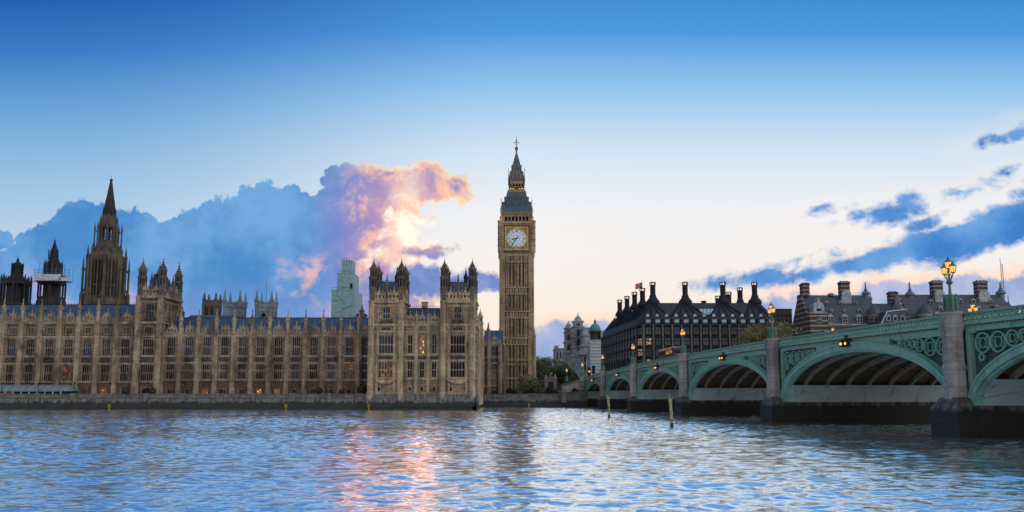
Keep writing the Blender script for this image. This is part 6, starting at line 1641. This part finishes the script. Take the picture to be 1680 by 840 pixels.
    # inside of the arch: dark deck plates, pale iron ribs, plated skirts at the springing
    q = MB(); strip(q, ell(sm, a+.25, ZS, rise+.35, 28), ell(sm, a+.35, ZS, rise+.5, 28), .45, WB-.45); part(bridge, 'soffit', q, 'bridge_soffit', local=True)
    for k in range(9):
        x_ = 2.2+k*2.95
        q = MB(); strip(q, ell(sm, a-.35, ZS, rise-.28, 28), ell(sm, a+.2, ZS, rise+.3, 28), x_-.13, x_+.13); part(bridge, 'rib', q, 'bridge_rib', local=True)
    for tt in (.8, 1.25, math.pi-1.25, math.pi-.8):
        s = sm-(a-.1)*math.cos(tt); z_ = ZS+(rise-.0)*math.sin(tt); part(bridge, 'bracing', MB().box(.45, WB-.45, s-.05, s+.05, z_+.05, z_+.25), 'bridge_soffit', local=True)
    tsk = math.asin(min(.98, 2.35/rise))
    for (t0, t1) in ((0, tsk), (math.pi-tsk, math.pi)):
        q = MB(); strip(q, ell(sm, a-.42, ZS, rise-.33, 10, t0, t1), ell(sm, a-.36, ZS, rise-.29, 10, t0, t1), .3, WB-.3); part(bridge, 'skirt_plate', q, 'bridge_pale', local=True)
    if i < 5:
        pass
    # navigation lights at the crown
    zc3 = zp(sm)-1.25
    o = part(bridge, 'navigation_light', MB().box(-.62, -.3, sm-.75, sm+.75, zc3-.10, zc3+.04).box(-.5, -.2, sm-.18, sm+.18, zc3+.04, zc3+.5).box(-.8, -.45, sm-.72, sm-.22, zc3-.82, zc3-.1).box(-.8, -.45, sm+.22, sm+.72, zc3-.82, zc3-.1), 'dark_iron', local=True)
    for e in (-.47, .47): part(o, 'amber_lamp', MB().lathe(0, 0, [(.15, 0), (.14, .08), (.05, .12)], 12).xf(Matrix.Translation((-.8, sm+e, zc3-.45)) @ Matrix.Rotation(R(-90), 4, 'Y')), 'amber_lamp', local=True)
# deck
def full(lo, hi, x0, x1, m_, name):
    q = MB(); ribbon(q, PIERS[0]-12, PIERS[-1]+60, lambda s: zp(min(s, PIERS[-1]))+lo, lambda s: zp(min(s, PIERS[-1]))+hi, x0, x1, 80); part(bridge, name, q, m_, local=True)
full(-1.6, -1.25, .42, WB-.42, 'asphalt', 'roadway'); full(-1.25, -1.1, .45, 4.4, 'concrete', 'footway'); full(-1.25, -1.1, WB-4.4, WB-.45, 'concrete', 'footway')
for x_ in (WB/2,): full(-1.25, -1.244, x_-.08, x_+.08, 'white_paint', 'lane_line')
# piers
for i, s in enumerate(PIERS):
    zt_ = zp(s)
    end = i in (0, len(PIERS)-1)
    q = MB().box(-.2, WB+.2, s-1.9, s+1.9, -2, ZS-.02)
    part(bridge, 'pier_footing', q, 'tide_stone', local=True)
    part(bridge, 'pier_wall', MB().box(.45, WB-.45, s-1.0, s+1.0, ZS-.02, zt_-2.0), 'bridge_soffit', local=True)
    for side in (0, 1):
        cx_ = -.75 if side == 0 else WB+.75; sg = -1 if side == 0 else 1
        xa, xb = sorted((cx_-sg*.9, cx_+sg*1.25)); ya, yb = s-1.85, s+1.85
        q = MB().box(xa, xb, ya, yb, -2, 2.55)
        xt0, xt1 = sorted((cx_-sg*.9, cx_+sg*.75))
        q.add([(xa, ya, 2.55), (xb, ya, 2.55), (xb, yb, 2.55), (xa, yb, 2.55), (xt0, s-1.0, 3.5), (xt1, s-1.0, 3.5), (xt1, s+1.0, 3.5), (xt0, s+1.0, 3.5)], [(3,2,1,0),(4,5,6,7),(0,1,5,4),(1,2,6,5),(2,3,7,6),(3,0,4,7)])
        q.box(xa-.06, xb+.06, ya-.06, yb+.06, 2.3, 2.5)
        o = part(bridge, 'cutwater', q, 'tide_stone', local=True)
        zm = 3.45+(zt_-3.45)*.36
        q = MB().lathe(cx_, s, [(r_*.80, z_) for r_, z_ in [(1.22, 3.3), (1.22, 3.7), (1.16, zm-.3), (1.28, zm-.15), (1.28, zm), (1.18, zm+.18), (1.12, zm+.3), (1.10, zt_-1.75), (1.16, zt_-1.6), (1.36, zt_-1.3), (1.36, zt_-1.05), (1.22, zt_-.95), (1.22, zt_-.22), (1.34, zt_-.14), (1.34, zt_+.06)]], 8)
        part(bridge, 'pier_shaft', q, 'pier_stone', local=True)
# ------------------------------------------------------------------ triple lanterns on the piers
def bridge_lamp(label, group='triple lanterns along the bridge', lit=2.6):
    t = thing('street_lamp', label, 'street lamp', (0,0,0), 0, group)
    q = MB().lathe(0, 0, [(.66, 0), (.66, .12), (.52, .2), (.50, 1.15), (.60, 1.22), (.60, 1.34), (.34, 1.42), (.2, 1.6)], 8)
    for k in range(8):
        a = k*math.pi/4+math.pi/8; q.cbox(math.cos(a)*.52, math.sin(a)*.52, .15, .14, .14, 1.45)
    part(t, 'pedestal', q, 'lamp_green', local=True)
    q = MB().lathe(0, 0, [(.15, 1.5), (.12, 1.9), (.10, 2.5), (.20, 2.56), (.30, 2.72), (.20, 2.86), (.10, 2.95), (.08, 3.3), (.14, 3.36), (.07, 3.45), (.06, 3.95)], 8); part(t, 'column', q, 'lamp_green', local=True)
    for sg in (-1, 1):
        q = MB().tube([(0, 0, 2.85), (0, sg*.22, 2.95), (0, sg*.42, 3.15), (0, sg*.55, 3.35), (0, sg*.55, 3.5)], [.06,.055,.05,.05,.05], 6); q.ring((0, sg*.20, 3.28), .14, .045, ax=(0,1,0), nn=10, depth=.05); part(t, 'arm', q, 'lamp_green', local=True)
    for (y_, z_, k) in ((-.55, 3.46, 1.0), (.55, 3.46, 1.0), (0, 3.92, 1.0)):
        o = part(t, 'lantern', MB().lathe(0, y_, [(.10, z_), (.2, z_+.06), (.2, z_+.1)], 8), 'dull_gold', local=True)
        part(o, 'lamp_glass', MB().lathe(0, y_, [(.19, z_+.1), (.29, z_+.60)], 8), 'lamp_glass', local=True)
        c = MB().lathe(0, y_, [(.33, z_+.60), (.33, z_+.66), (.2, z_+.80), (.08, z_+.92), (.10, z_+.97), (.02, z_+1.14)], 8)
        for k8 in range(8):
            a = math.pi/8+k8*math.pi/4; c.beam((math.cos(a)*.20, y_+math.sin(a)*.20, z_+.08), (math.cos(a)*.30, y_+math.sin(a)*.30, z_+.62), .03)
        part(o, 'lamp_cap', c, 'lamp_green', local=True)
        part(o, 'lamp_bulb', MB().sphere((0, y_, z_+.36), .10, 8, 6), 'lamp_bulb', local=True)
    return t
LN = ['lit triple lantern on the nearest visible stone pier, largest of the lamps', 'lit triple lantern before the olive autumn tree on the bridge', 'lit triple lantern on the pier beside the red bus', 'lit triple lantern in front of the corner of the dark office block', 'lit triple lantern at the far end of the dark office block', 'lit triple lantern where the green parapet ends at the far bank', ]
proto = None
spots = [(PIERS[2], -.75, LN[0]), (PIERS[3], -.75, LN[1]), (PIERS[4], -.75, LN[2]), (PIERS[5], -.75, LN[3]), (PIERS[6], -.75, LN[4]), (PIERS[7], -.75, LN[5]),
         (PIERS[3], WB+.75, 'lit triple lantern on the far parapet just right of the nearest lamp'), (PIERS[4], WB+.75, 'lit lantern peeping over the parapet before the left brick building'),
         (PIERS[5], WB+.75, 'lantern on the far parapet half hidden by the bridge'), (PIERS[1], -.75, 'triple lantern on the pier outside the right edge of the view'), (PIERS[2], WB+.75, 'triple lantern on the far parapet opposite the nearest lamp')]
for (s, x_, lab) in spots:
    o = bridge_lamp(lab) if proto is None else copy_tree(proto)
    if proto is None: proto = o
    o.location = bl(s, x_, zp(s)+(.06 if x_ < 0 else .5)); o.rotation_euler = (0, 0, TH); o['label'] = lab
# lamp on the quay beyond the bridge end
o = copy_tree(proto); o.location = (X(930, 278), 278, Z(625.5, 278)); o['label'] = 'lit triple lantern beyond the river stairs, leftmost of the lamps'
# ------------------------------------------------------------------ river walls and the quay
t = thing('river_wall', 'long stone river wall with weed below the palace terrace left of the pavilion', 'wall', (-110, 200, 0))
part(t, 'wall', MB().extx([(198.9, -2), (199.7, 2.7), (199.9, 2.7), (199.9, 3.1), (201.2, 3.1), (201.2, -2)], -420, -38.2), 'river_wall')
part(t, 'coping', MB().box(-420, -38.2, 199.75, 200.3, 3.1, 3.95).box(-420, -38.2, 199.6, 200.45, 3.95, 4.1), 'quay_stone')
lamp_px = [2, 62, 121, 180, 240, 299, 361.7, 418, 480, 541]
for p_ in lamp_px+[590, -60, -120]:
    x_ = X(p_, 199.8); part(t, 'wall_pier', MB().box(x_-.75, x_+.75, 199.35, 200.5, 1.9, 4.28), 'river_wall')
t = thing('river_wall', 'darker set back river wall with a sloping weedy bank beneath the clock tower', 'wall', (5, 240, 0))
xw = X(921, 240)
part(t, 'wall', MB().extx([(236.0, -2), (238.6, 1.6), (239.2, 1.75), (239.8, 3.9), (240.9, 3.9), (240.9, -2)], -9.4, xw), 'river_wall')
part(t, 'coping', MB().box(-9.4, xw, 239.6, 241.1, 3.9, 4.25).box(-9.4, xw, 239.4, 240.2, 2.7, 3.0), 'quay_stone')
t = thing('river_wall', 'dark embankment wall running beyond the bridge on the far bank', 'wall', (200, 249, 0))
part(t, 'wall', MB().extx([(247.6, -2), (248.6, 6.2), (250, 6.2), (250, -2)], bl(PIERS[-1], WB).x, 600), 'river_wall')
part(t, 'coping', MB().box(bl(PIERS[-1], WB).x, 600, 248.3, 250.1, 6.2, 7.2), 'quay_stone')
single('street', MB().box(20, 600, 250, 262, 6.0, 7.0), 'asphalt', None, None, kind='structure')
# stairs and abutment where the bridge meets the quay
xA, xB = X(921, 240), X(957, 243)
t = thing('river_stairs', 'pale stone landing with sloping parapet where the bridge meets the quay', 'stairs', ((xA+xB)/2, 241, 0))
part(t, 'abutment', MB().box(xA, xB+1.0, 238.6, 246, -2, 3.4), 'river_wall')
part(t, 'landing_wall', MB().box(xA+.2, xB+.6, 238.2, 239.0, 2.2, Z(644, 239)).box(xA, xB+.8, 238.0, 239.2, Z(644.6, 239), Z(643, 239)), 'quay_stone')
part(t, 'upper_wall', MB().ext([(xA+1.0, 3.3), (xB+.8, 3.3), (xB+.8, Z(620.5, 243)), (xA+.2, Z(632.5, 243))], 242.2, 243.2), 'pier_stone')
part(t, 'sloping_parapet', MB().beam((xA-.3, 242.7, Z(633.5, 243)), (xB+.9, 242.7, Z(621, 243)), 1.5, .55), 'quay_stone')
part(t, 'pedestal', MB().lathe(X(925, 238.3), 238.3, [(1.0, 1.5), (1.0, Z(643, 238)), (1.15, Z(642, 238)), (.9, Z(640, 238)), (.55, Z(637.5, 238))], 8), 'quay_stone')
part(t, 'arched_recess', MB().ext([(xA+3.4, 3.5), (xA+5.4, 3.5), (xA+5.4, 5.4), (xA+4.4, 6.2), (xA+3.4, 5.4)], 242.1, 242.25), 'dark_iron')
for k in range(6): part(t, 'step', MB().box(xA+1.2+k*.8, xB, 239.0+k*.02, 242.2, 3.4+k*.32, 3.4+(k+1)*.32), 'quay_stone')

# ------------------------------------------------------------------ terrace: tent, lamps, tubs
ym0, ym1 = 202.2, 208.6
x0, x1 = X(-70, ym0), X(113, ym0)
t = thing('terrace_tent', 'long pale terrace marquee with a rounded grey green roof at the far left', 'marquee', ((x0+x1)/2, ym0, 3.3))
zt_ = Z(641, ym0); zr2 = Z(631.5, (ym0+ym1)/2)
prof = [(ym0-.25, zt_-.1)]+[(ym0-.25+(ym1-ym0+.5)*i/10, zt_+(zr2-zt_)*math.sin(math.pi*i/10)**.75) for i in range(0, 11)]+[(ym1+.25, zt_-.1)]
part(t, 'roof', MB().extx(prof, x0, x1-2.2), 'tent_skin')
# rounded end
q = MB(); rr = (ym1-ym0)/2; yc = (ym0+ym1)/2
vs = []; fs = []
for j in range(6):
    el = j*math.pi/2/5
    for i in range(11):
        a = -math.pi/2+math.pi*i/10
        vs.append((x1-2.2+2.4*math.cos(a)*math.cos(el), yc+(rr+.25)*math.sin(a)*math.cos(el)**.6, zt_-.1+(zr2-zt_)*math.sin(el)))
for j in range(5):
    for i in range(10): fs.append((j*11+i, j*11+i+1, (j+1)*11+i+1, (j+1)*11+i))
q.add(vs, fs); part(t, 'roof_end', q, 'tent_skin')
n_ = 13
for i in range(n_+1):
    xx = x0+(x1-2.2-x0)*i/n_; part(t, 'post', MB().box(xx-.12, xx+.12, ym0-.08, ym0+.12, 3.3, zt_), 'white_paint')
    if i < n_:
        part(t, 'window', MB().box(xx+.12, xx+(x1-2.2-x0)/n_-.12, ym0, ym0+.05, 3.5, zt_-.25), 'lit_faint' if i in (5, 6) else 'dark_glass', label='window glowing faint orange' if i in (5, 6) else None)
    part(t, 'roof_seam', MB().add([], []).extx([(y_, z_+.05) for (y_, z_) in prof[1:-1]]+[(y_, z_-.02) for (y_, z_) in reversed(prof[1:-1])], xx-.05, xx+.05), 'tent_metal')
part(t, 'side_panel', MB().box(x0, x1-1.6, ym0+.1, ym1, 3.3, 3.55).box(x0, x1-2.2, ym0-.05, ym0+.1, zt_-.25, zt_), 'tent_metal')
part(t, 'end_panel', MB().lathe(x1-2.2, yc, [(rr-.1, 3.3), (rr-.1, zt_)], 20, sx=2.2/rr), 'dark_glass')
def terrace_lamp():
    t = thing('terrace_lamp', '', 'street lamp', (0,0,0), 0, 'lamp posts along the terrace wall')
    part(t, 'post', MB().lathe(0, 0, [(.22, 0), (.22, .3), (.10, .4), (.07, 1.7), (.14, 1.8), (.06, 1.9)], 6), 'dark_iron', local=True)
    o = part(t, 'lantern', MB().lathe(0, 0, [(.16, 1.9), (.28, 2.4)], 6), 'office_glass', local=True)
    part(o, 'lamp_cap', MB().lathe(0, 0, [(.34, 2.4), (.2, 2.6), (.04, 2.95)], 6), 'dark_iron', local=True); return t
pr = terrace_lamp(); first = True
nm_ = ['at the very left edge in front of the tent', 'standing before the middle of the tent', 'just right of the rounded tent end', 'left of the lamp-lit doorway', 'in front of the square turreted tower', 'right of the square turreted tower', 'third along the lower wing', 'left of the brightest ground floor window', 'right of the brightest ground floor windows', 'nearest to the pavilion along the terrace wall']
for p_, l_ in zip(lamp_px, nm_):
    o = pr if first else copy_tree(pr); first = False
    o.location = (X(p_, 199.9), 199.95, 4.27); o['label'] = 'dark terrace lamp post '+l_
rn = random.Random(31)
def tub(label, px_, r, Yt=207):
    x_ = X(px_, Yt); t = thing('potted_shrub', label, 'plant', (x_, Yt, 3.3), group='potted shrubs on the terrace')
    part(t, 'tub', MB().lathe(x_, Yt, [(.45, 3.3), (.6, 4.0), (.66, 4.05)], 10), 'dark_brick')
    lf = MB()
    for i in range(420):
        d = Vector((rn.gauss(0,1), rn.gauss(0,1), rn.gauss(0,1))).normalized()*r*rn.random()**.33; p = Vector((x_, Yt, 4.1+r*.75))+d
        n_ = d.normalized(); a_ = n_.orthogonal(); b_ = n_.cross(a_); w = .16
        lf.add([p-a_*w, p+b_*w*1.4, p+a_*w, p-b_*w*1.4], [(0,1,2,3)])
    part(t, 'foliage', lf, 'leaf_dark')
for l_, p_, r in (('round dark shrub beside the faintly lit doorway of the left block', 205, 1.0), ('round dark shrub right of the dark arched doorway', 249.5, 1.0), ('wide dark shrub along the lower wing, second from the pavilion', 523, 1.1), ('large dark shrub in the corner against the pavilion', 594, 1.5), ('small dark shrub left of the wing lamp post near the pavilion', 560, .8)): tub(l_, p_, r)
# yellow river markers
def marker(label, px_, Ym, ztop, lean=0):
    x_ = X(px_, Ym); t = thing('river_marker', label, 'marker', (x_, Ym, 0), group='yellow river markers')
    part(t, 'post', MB().tube([(x_, Ym, -1.5), (x_, Ym, ztop)], .11, 8), 'yellow_paint')
    part(t, 'cross', MB().beam((x_-.4, Ym-.18, ztop-.55), (x_+.4, Ym-.18, ztop+.2), .06, .16).beam((x_+.4, Ym-.25, ztop-.55), (x_-.4, Ym-.25, ztop+.2), .06, .16), 'yellow_paint')
for l_, p_, Ym, zt_ in (('yellow cross topped post by the river wall, leftmost of the markers', 180.5, 197.6, 1.25), ('yellow cross topped post below the middle of the lower wing', 470, 197.6, 1.25), ('yellow cross topped post at the left corner of the pavilion', 605.5, 197.0, 1.3), ('yellow cross topped post below the clock tower', 868, 235.0, 1.2)): marker(l_, p_, Ym, zt_)
# mooring piles in the river
def pile(label, px_, Yp, ptop, r):
    x_ = X(px_, Yp); z1 = Z(ptop, Yp); t = thing('mooring_pile', label, 'post', (x_, Yp, 0), group='timber piles standing in the river')
    q = MB().tube([(x_+.06, Yp, -2), (x_, Yp, z1*.5), (x_-.05, Yp, z1)], [r, r*.95, r*.85], 10); part(t, 'post', q, 'timber_post')
    part(t, 'fender', MB().box(x_-r*1.35, x_-r*.8, Yp-.08, Yp+.08, z1-1.0, z1+.45), 'timber_post')
    part(t, 'weed_band', MB().lathe(x_+.04, Yp, [(r*1.08, -.6), (r*1.06, .35), (r*1.0, .55)], 10), 'leaf_dark')
pile('yellowish timber pile in the water, farther and shorter of the pair', 998.5, 126.0, 650.5, .19)
pile('yellowish timber pile in the water, nearer and taller of the pair', 1100.5, 87.5, 652.5, .19)
# garden by the clock tower
lf = MB(); x0, x1 = X(831, 250), X(916, 250)
for i in range(5200):
    f = rn.random(); x_ = x0+(x1-x0)*f; hh = 1.7+.9*math.sin(f*17)+.5*math.sin(f*41)
    p = Vector((x_, 249+rn.uniform(-1.1, 1.1), 3.5+rn.random()*max(.6, hh))); n_ = Vector((rn.gauss(0,1), rn.gauss(-.5,1), rn.gauss(.5,1))).normalized(); a_ = n_.orthogonal(); b_ = n_.cross(a_); w = .2
    lf.add([p-a_*w, p+b_*w*1.3, p+a_*w, p-b_*w*1.3], [(0,1,2,3)])
t = thing('hedge', 'low uneven dark hedge behind the river wall at the clock tower foot', 'hedge', ((x0+x1)/2, 249, 3.3)); part(t, 'foliage', lf, 'leaf_dark')
part(t, 'stems', MB().box(x0, x1, 248.9, 249.1, 3.2, 4.2), 'bark')
t = thing('garden_railing', 'dark iron railing along the top of the river wall by the clock tower', 'railing', (0, 241, 4.2))
xa, xb = -9.2, X(918, 241); q = MB().box(xa, xb, 240.7, 240.76, 5.35, 5.42).box(xa, xb, 240.7, 240.76, 4.4, 4.46)
k = int((xb-xa)/.3)
for i in range(k): q.box(xa+i*.3-.025, xa+i*.3+.025, 240.70, 240.75, 4.2, 5.6)
part(t, 'bars', q, 'dark_iron')
x0, x1 = X(894, 262), X(913, 262)
t = thing('stone_gateway', 'small grey stone gateway with pointed gables and dark doors under the trees', 'gateway', ((x0+x1)/2, 262, 3.3))
zg_ = Z(622, 262)
for xx in (x0+.45, x1-.45): part(t, 'gate_pier', MB().sq(xx, 262, [(.62, 3.2), (.62, zg_), (.78, zg_+.15), (.70, zg_+.4), (.4, zg_+1.0), (.05, zg_+2.0)]), 'quay_stone')
part(t, 'lintel', MB().ext([(x0+.9, zg_-.9), (x1-.9, zg_-.9), (x1-.9, zg_+.2), ((x0+x1)/2+.9, zg_+.2), ((x0+x1)/2, zg_+1.5), ((x0+x1)/2-.9, zg_+.2), (x0+.9, zg_+.2)], 261.7, 262.3), 'quay_stone')
part(t, 'door', MB().box(x0+1.0, x1-1.0, 261.9, 262.0, 3.3, zg_-.9), 'dark_iron')
part(t, 'side_wall', MB().box(x1, x1+3.6, 261.8, 262.3, 3.2, 5.6).box(x0-2.2, x0, 261.8, 262.3, 3.2, 6.2), 'quay_stone')
# traffic lights at the bridge end
def traffic_light(label, px_, py, Yt, col):
    x_ = X(px_, Yt); zz = Z(py, Yt); t = thing('traffic_light', label, 'traffic light', (x_, Yt, 8.0))
    part(t, 'pole', MB().tube([(x_, Yt, 8.0), (x_, Yt, zz-1.0)], .09, 6), 'dark_iron')
    o = part(t, 'signal_head', MB().box(x_-.42, x_+.42, Yt-.2, Yt+.3, zz-1.3, zz+1.3).box(x_-.55, x_+.55, Yt+.3, Yt+.36, zz-1.45, zz+1.45), 'dark_iron')
    for e in (-.75, 0, .75):
        lit = (e == 0 and col)
        part(o, 'amber_lamp' if lit else 'signal_lens', MB().lathe(0, 0, [(.26, 0), (.22, .06)], 12).xf(Matrix.Translation((x_, Yt-.2, zz+e)) @ Matrix.Rotation(R(90), 4, 'X')), 'amber_lamp' if lit else 'dark_glass')
traffic_light('traffic light glowing amber at the bridge end', 967, 609.5, 262, True)
traffic_light('unlit traffic light right of the amber one at the bridge end', 974.5, 606.5, 262, False)

# ------------------------------------------------------------------ double decker bus on the bridge
s0 = 170.0/ct; x_ = 5.6; zd = zp(s0)-1.24; pitch_b = math.atan((zp(s0+4)-zp(s0-4))/8)
t = thing('double_decker_bus', 'dark red double decker bus with lit windows driving away over the bridge', 'bus', bl(s0, x_, zd), TH)
t.rotation_euler = (pitch_b, 0, TH)
L2, W2 = 5.6, 1.25
def rounded(w, l, z0, z1, r, n4=4):
    pts = []
    for cx_, cy_, a0 in ((w-r, l-r, 0), (-w+r, l-r, 90), (-w+r, -l+r, 180), (w-r, -l+r, 270)):
        for i in range(n4+1): a = R(a0+90*i/n4); pts.append((cx_+r*math.cos(a), cy_+r*math.sin(a)))
    return pts
body = loft(MB(), [(rounded(W2, L2, 0, 0, .25), .35), (rounded(W2, L2, 0, 0, .3), 2.2), (rounded(W2, L2-.02, 0, 0, .35), 4.0), (rounded(W2-.12, L2-.15, 0, 0, .4), 4.28), (rounded(W2-.4, L2-.5, 0, 0, .4), 4.36)])
part(t, 'body', body, 'bus_red', local=True)
part(t, 'roof', loft(MB(), [(rounded(W2-.10, L2-.12, 0, 0, .4), 4.27), (rounded(W2-.36, L2-.45, 0, 0, .4), 4.40)]), 'cream_paint', local=True)
for sg in (-1, 1):
    for j in range(7):
        y0 = -L2+.5+j*1.52; part(t, 'window', MB().box(sg*W2-.02, sg*W2+.02, y0, y0+1.4, 2.95, 3.75), 'lit_window' if j in (0, 1, 2) else 'dark_glass', local=True, label='upper window lit warm inside' if j in (0, 1, 2) else None)
        if j < 6: part(t, 'window', MB().box(sg*W2-.02, sg*W2+.02, y0, y0+1.4, 1.25, 2.2), 'bus_window' if j > 3 else 'dark_glass', local=True, label='lower window lit white inside' if j > 3 else None)
    part(t, 'advert_band', MB().box(sg*W2-.015, sg*W2+.015, -L2+.5, L2-.6, 2.35, 2.80), 'bus_red', local=True)
    for y_ in (-3.3, 3.4):
        o = part(t, 'wheel', MB().lathe(0, 0, [(.48, -.14), (.5, -.1), (.5, .1), (.48, .14)], 20).xf(Matrix.Translation((sg*(W2-.12), y_, .48)) @ Matrix.Rotation(R(90), 4, 'Y')), 'tyre', local=True)
        part(o, 'rim', MB().lathe(0, 0, [(.26, 0), (.2, .04)], 14).xf(Matrix.Translation((sg*(W2+.02), y_, .48)) @ Matrix.Rotation(R(90*sg), 4, 'Y')), 'lead', local=True)
    part(t, 'tail_lamp', MB().box(sg*.95-.14, sg*.95+.14, -L2-.04, -L2+.02, 1.0, 1.45), 'red_lamp', local=True)
part(t, 'rear_window', MB().box(-.9, .9, -L2-.03, -L2+.02, 2.95, 3.75), 'dark_glass', local=True)
part(t, 'engine_grille', MB().box(-.8, .8, -L2-.03, -L2+.02, .55, .95), 'dark_iron', local=True)
part(t, 'windscreen', MB().box(-1.0, 1.0, L2-.02, L2+.03, 1.2, 2.4).box(-1.0, 1.0, L2-.02, L2+.03, 2.9, 3.8), 'bus_window', local=True)

# ------------------------------------------------------------------ people on the footway
def person(label, loc, rot, cloth, legs, lean=0.0, h=1.75):
    t = thing('person', label, 'person', loc, rot, 'people on the bridge footway')
    k = h/1.75
    verts = [(0,0,.95),(0,-.01,1.18),(0,-.02+lean*.3,1.40),(0,-.01+lean*.5,1.50),(0,.02+lean*.6,1.58),
             (.10,0,.90),(.11,.02,.50),(.11,-.02,.10),(.11,.12,.05),(-.10,0,.90),(-.11,-.03,.50),(-.11,-.06,.10),(-.11,.08,.05),
             (.19,0+lean*.4,1.41),(.25,.04+lean*.5,1.15),(.16,.24+lean*.6,1.03),(.10,.32+lean*.6,1.02),(-.19,0+lean*.4,1.41),(-.25,.04+lean*.5,1.15),(-.16,.24+lean*.6,1.03),(-.10,.32+lean*.6,1.02)]
    edges = [(0,1),(1,2),(2,3),(3,4),(0,5),(5,6),(6,7),(7,8),(0,9),(9,10),(10,11),(11,12),(2,13),(13,14),(14,15),(15,16),(2,17),(17,18),(18,19),(19,20)]
    rad = [.16,.15,.17,.075,.07,.10,.075,.05,.045,.10,.075,.05,.045,.08,.06,.045,.04,.08,.06,.045,.04]
    me = bpy.data.meshes.new('body'); me.from_pydata([(a*k, b*k, c*k) for a, b, c in verts], edges, []); me.update()
    o = link(bpy.data.objects.new('body', me)); o.parent = t
    sm = o.modifiers.new('skin', 'SKIN')
    for i, r in enumerate(rad): me.skin_vertices[0].data[i].radius = (r*k, r*k)
    me.skin_vertices[0].data[0].use_root = True
    ss_ = o.modifiers.new('sub', 'SUBSURF'); ss_.levels = 2; ss_.render_levels = 2
    me.materials.append(MATS[cloth]); o['label'] = 'body in coat and trousers'
    hd = MB(); c0 = Vector((0, .03+lean*.7, 1.655))*k
    hd.sphere(c0, .105*k, 12, 9, 1.22); hd.sphere(c0+Vector((0, .105, -.005))*k, .022*k, 6, 4, 1.4)
    for sg in (-1, 1): hd.sphere(c0+Vector((sg*.105, 0, 0))*k, .028*k, 6, 4, 1.3)
    part(t, 'head', hd, 'skin', local=True, smooth=True)
    hr = MB(); hr.sphere(c0+Vector((0, -.022, .035))*k, .113*k, 12, 9, 1.12); part(t, 'hair', hr, 'hair', local=True, smooth=True)
    part(t, 'trousers', MB().tube([(.10*k, 0, .96*k), (.11*k, .02*k, .5*k), (.11*k, -.02*k, .12*k)], [.125*k, .095*k, .08*k], 8).tube([(-.10*k, 0, .96*k), (-.11*k, -.03*k, .5*k), (-.11*k, -.06*k, .12*k)], [.125*k, .095*k, .08*k], 8), legs, local=True, smooth=True)
    return t
def on_bridge(px_, x_):
    # a spot on the near footway at offset x_ that is seen in column px_
    c_ = x_/ct+BX; Yq = c_*1250/(px_-722); s = (Yq-x_*math.sin(TH))/ct; return bl(s, x_, zp(s)-1.1), s
p, s = on_bridge(1639, 1.4); person('person in a dark navy coat leaning at the parapet right of the nearest lamp', p, TH+R(80), 'navy_cloth', 'dark_cloth', .12)
for i, (px_, cl, l_) in enumerate(((1071, 'grey_cloth', 'person in grey on the footway left of the bus'), (1066, 'dark_cloth', 'person in dark clothes left of the one in grey'))):
    p, s = on_bridge(px_, 1.8); person(l_, p, TH, cl, 'dark_cloth')

# far belt of trees closing the view between the clock tower and the pale building
lf = MB(); x0, x1 = X(868, 372), X(950, 372)
for i in range(6500):
    f = rn.random(); x_ = x0+(x1-x0)*f; top = 9.5+2.2*math.sin(f*9)+1.3*math.sin(f*23+1)
    p = Vector((x_, 372+rn.uniform(-3, 3), 3.4+top*rn.random())); n_ = Vector((rn.gauss(0,1), rn.gauss(-.4,1), rn.gauss(.5,1))).normalized(); a_ = n_.orthogonal(); b_ = n_.cross(a_); w = .42
    lf.add([p-a_*w, p+b_*w*1.4, p+a_*w, p-b_*w*1.4], [(0,1,2,3)])
single('tree_belt', lf, 'leaf_green', 'dark belt of far trees closing the gap behind the stone gateway', 'trees', kind='stuff')
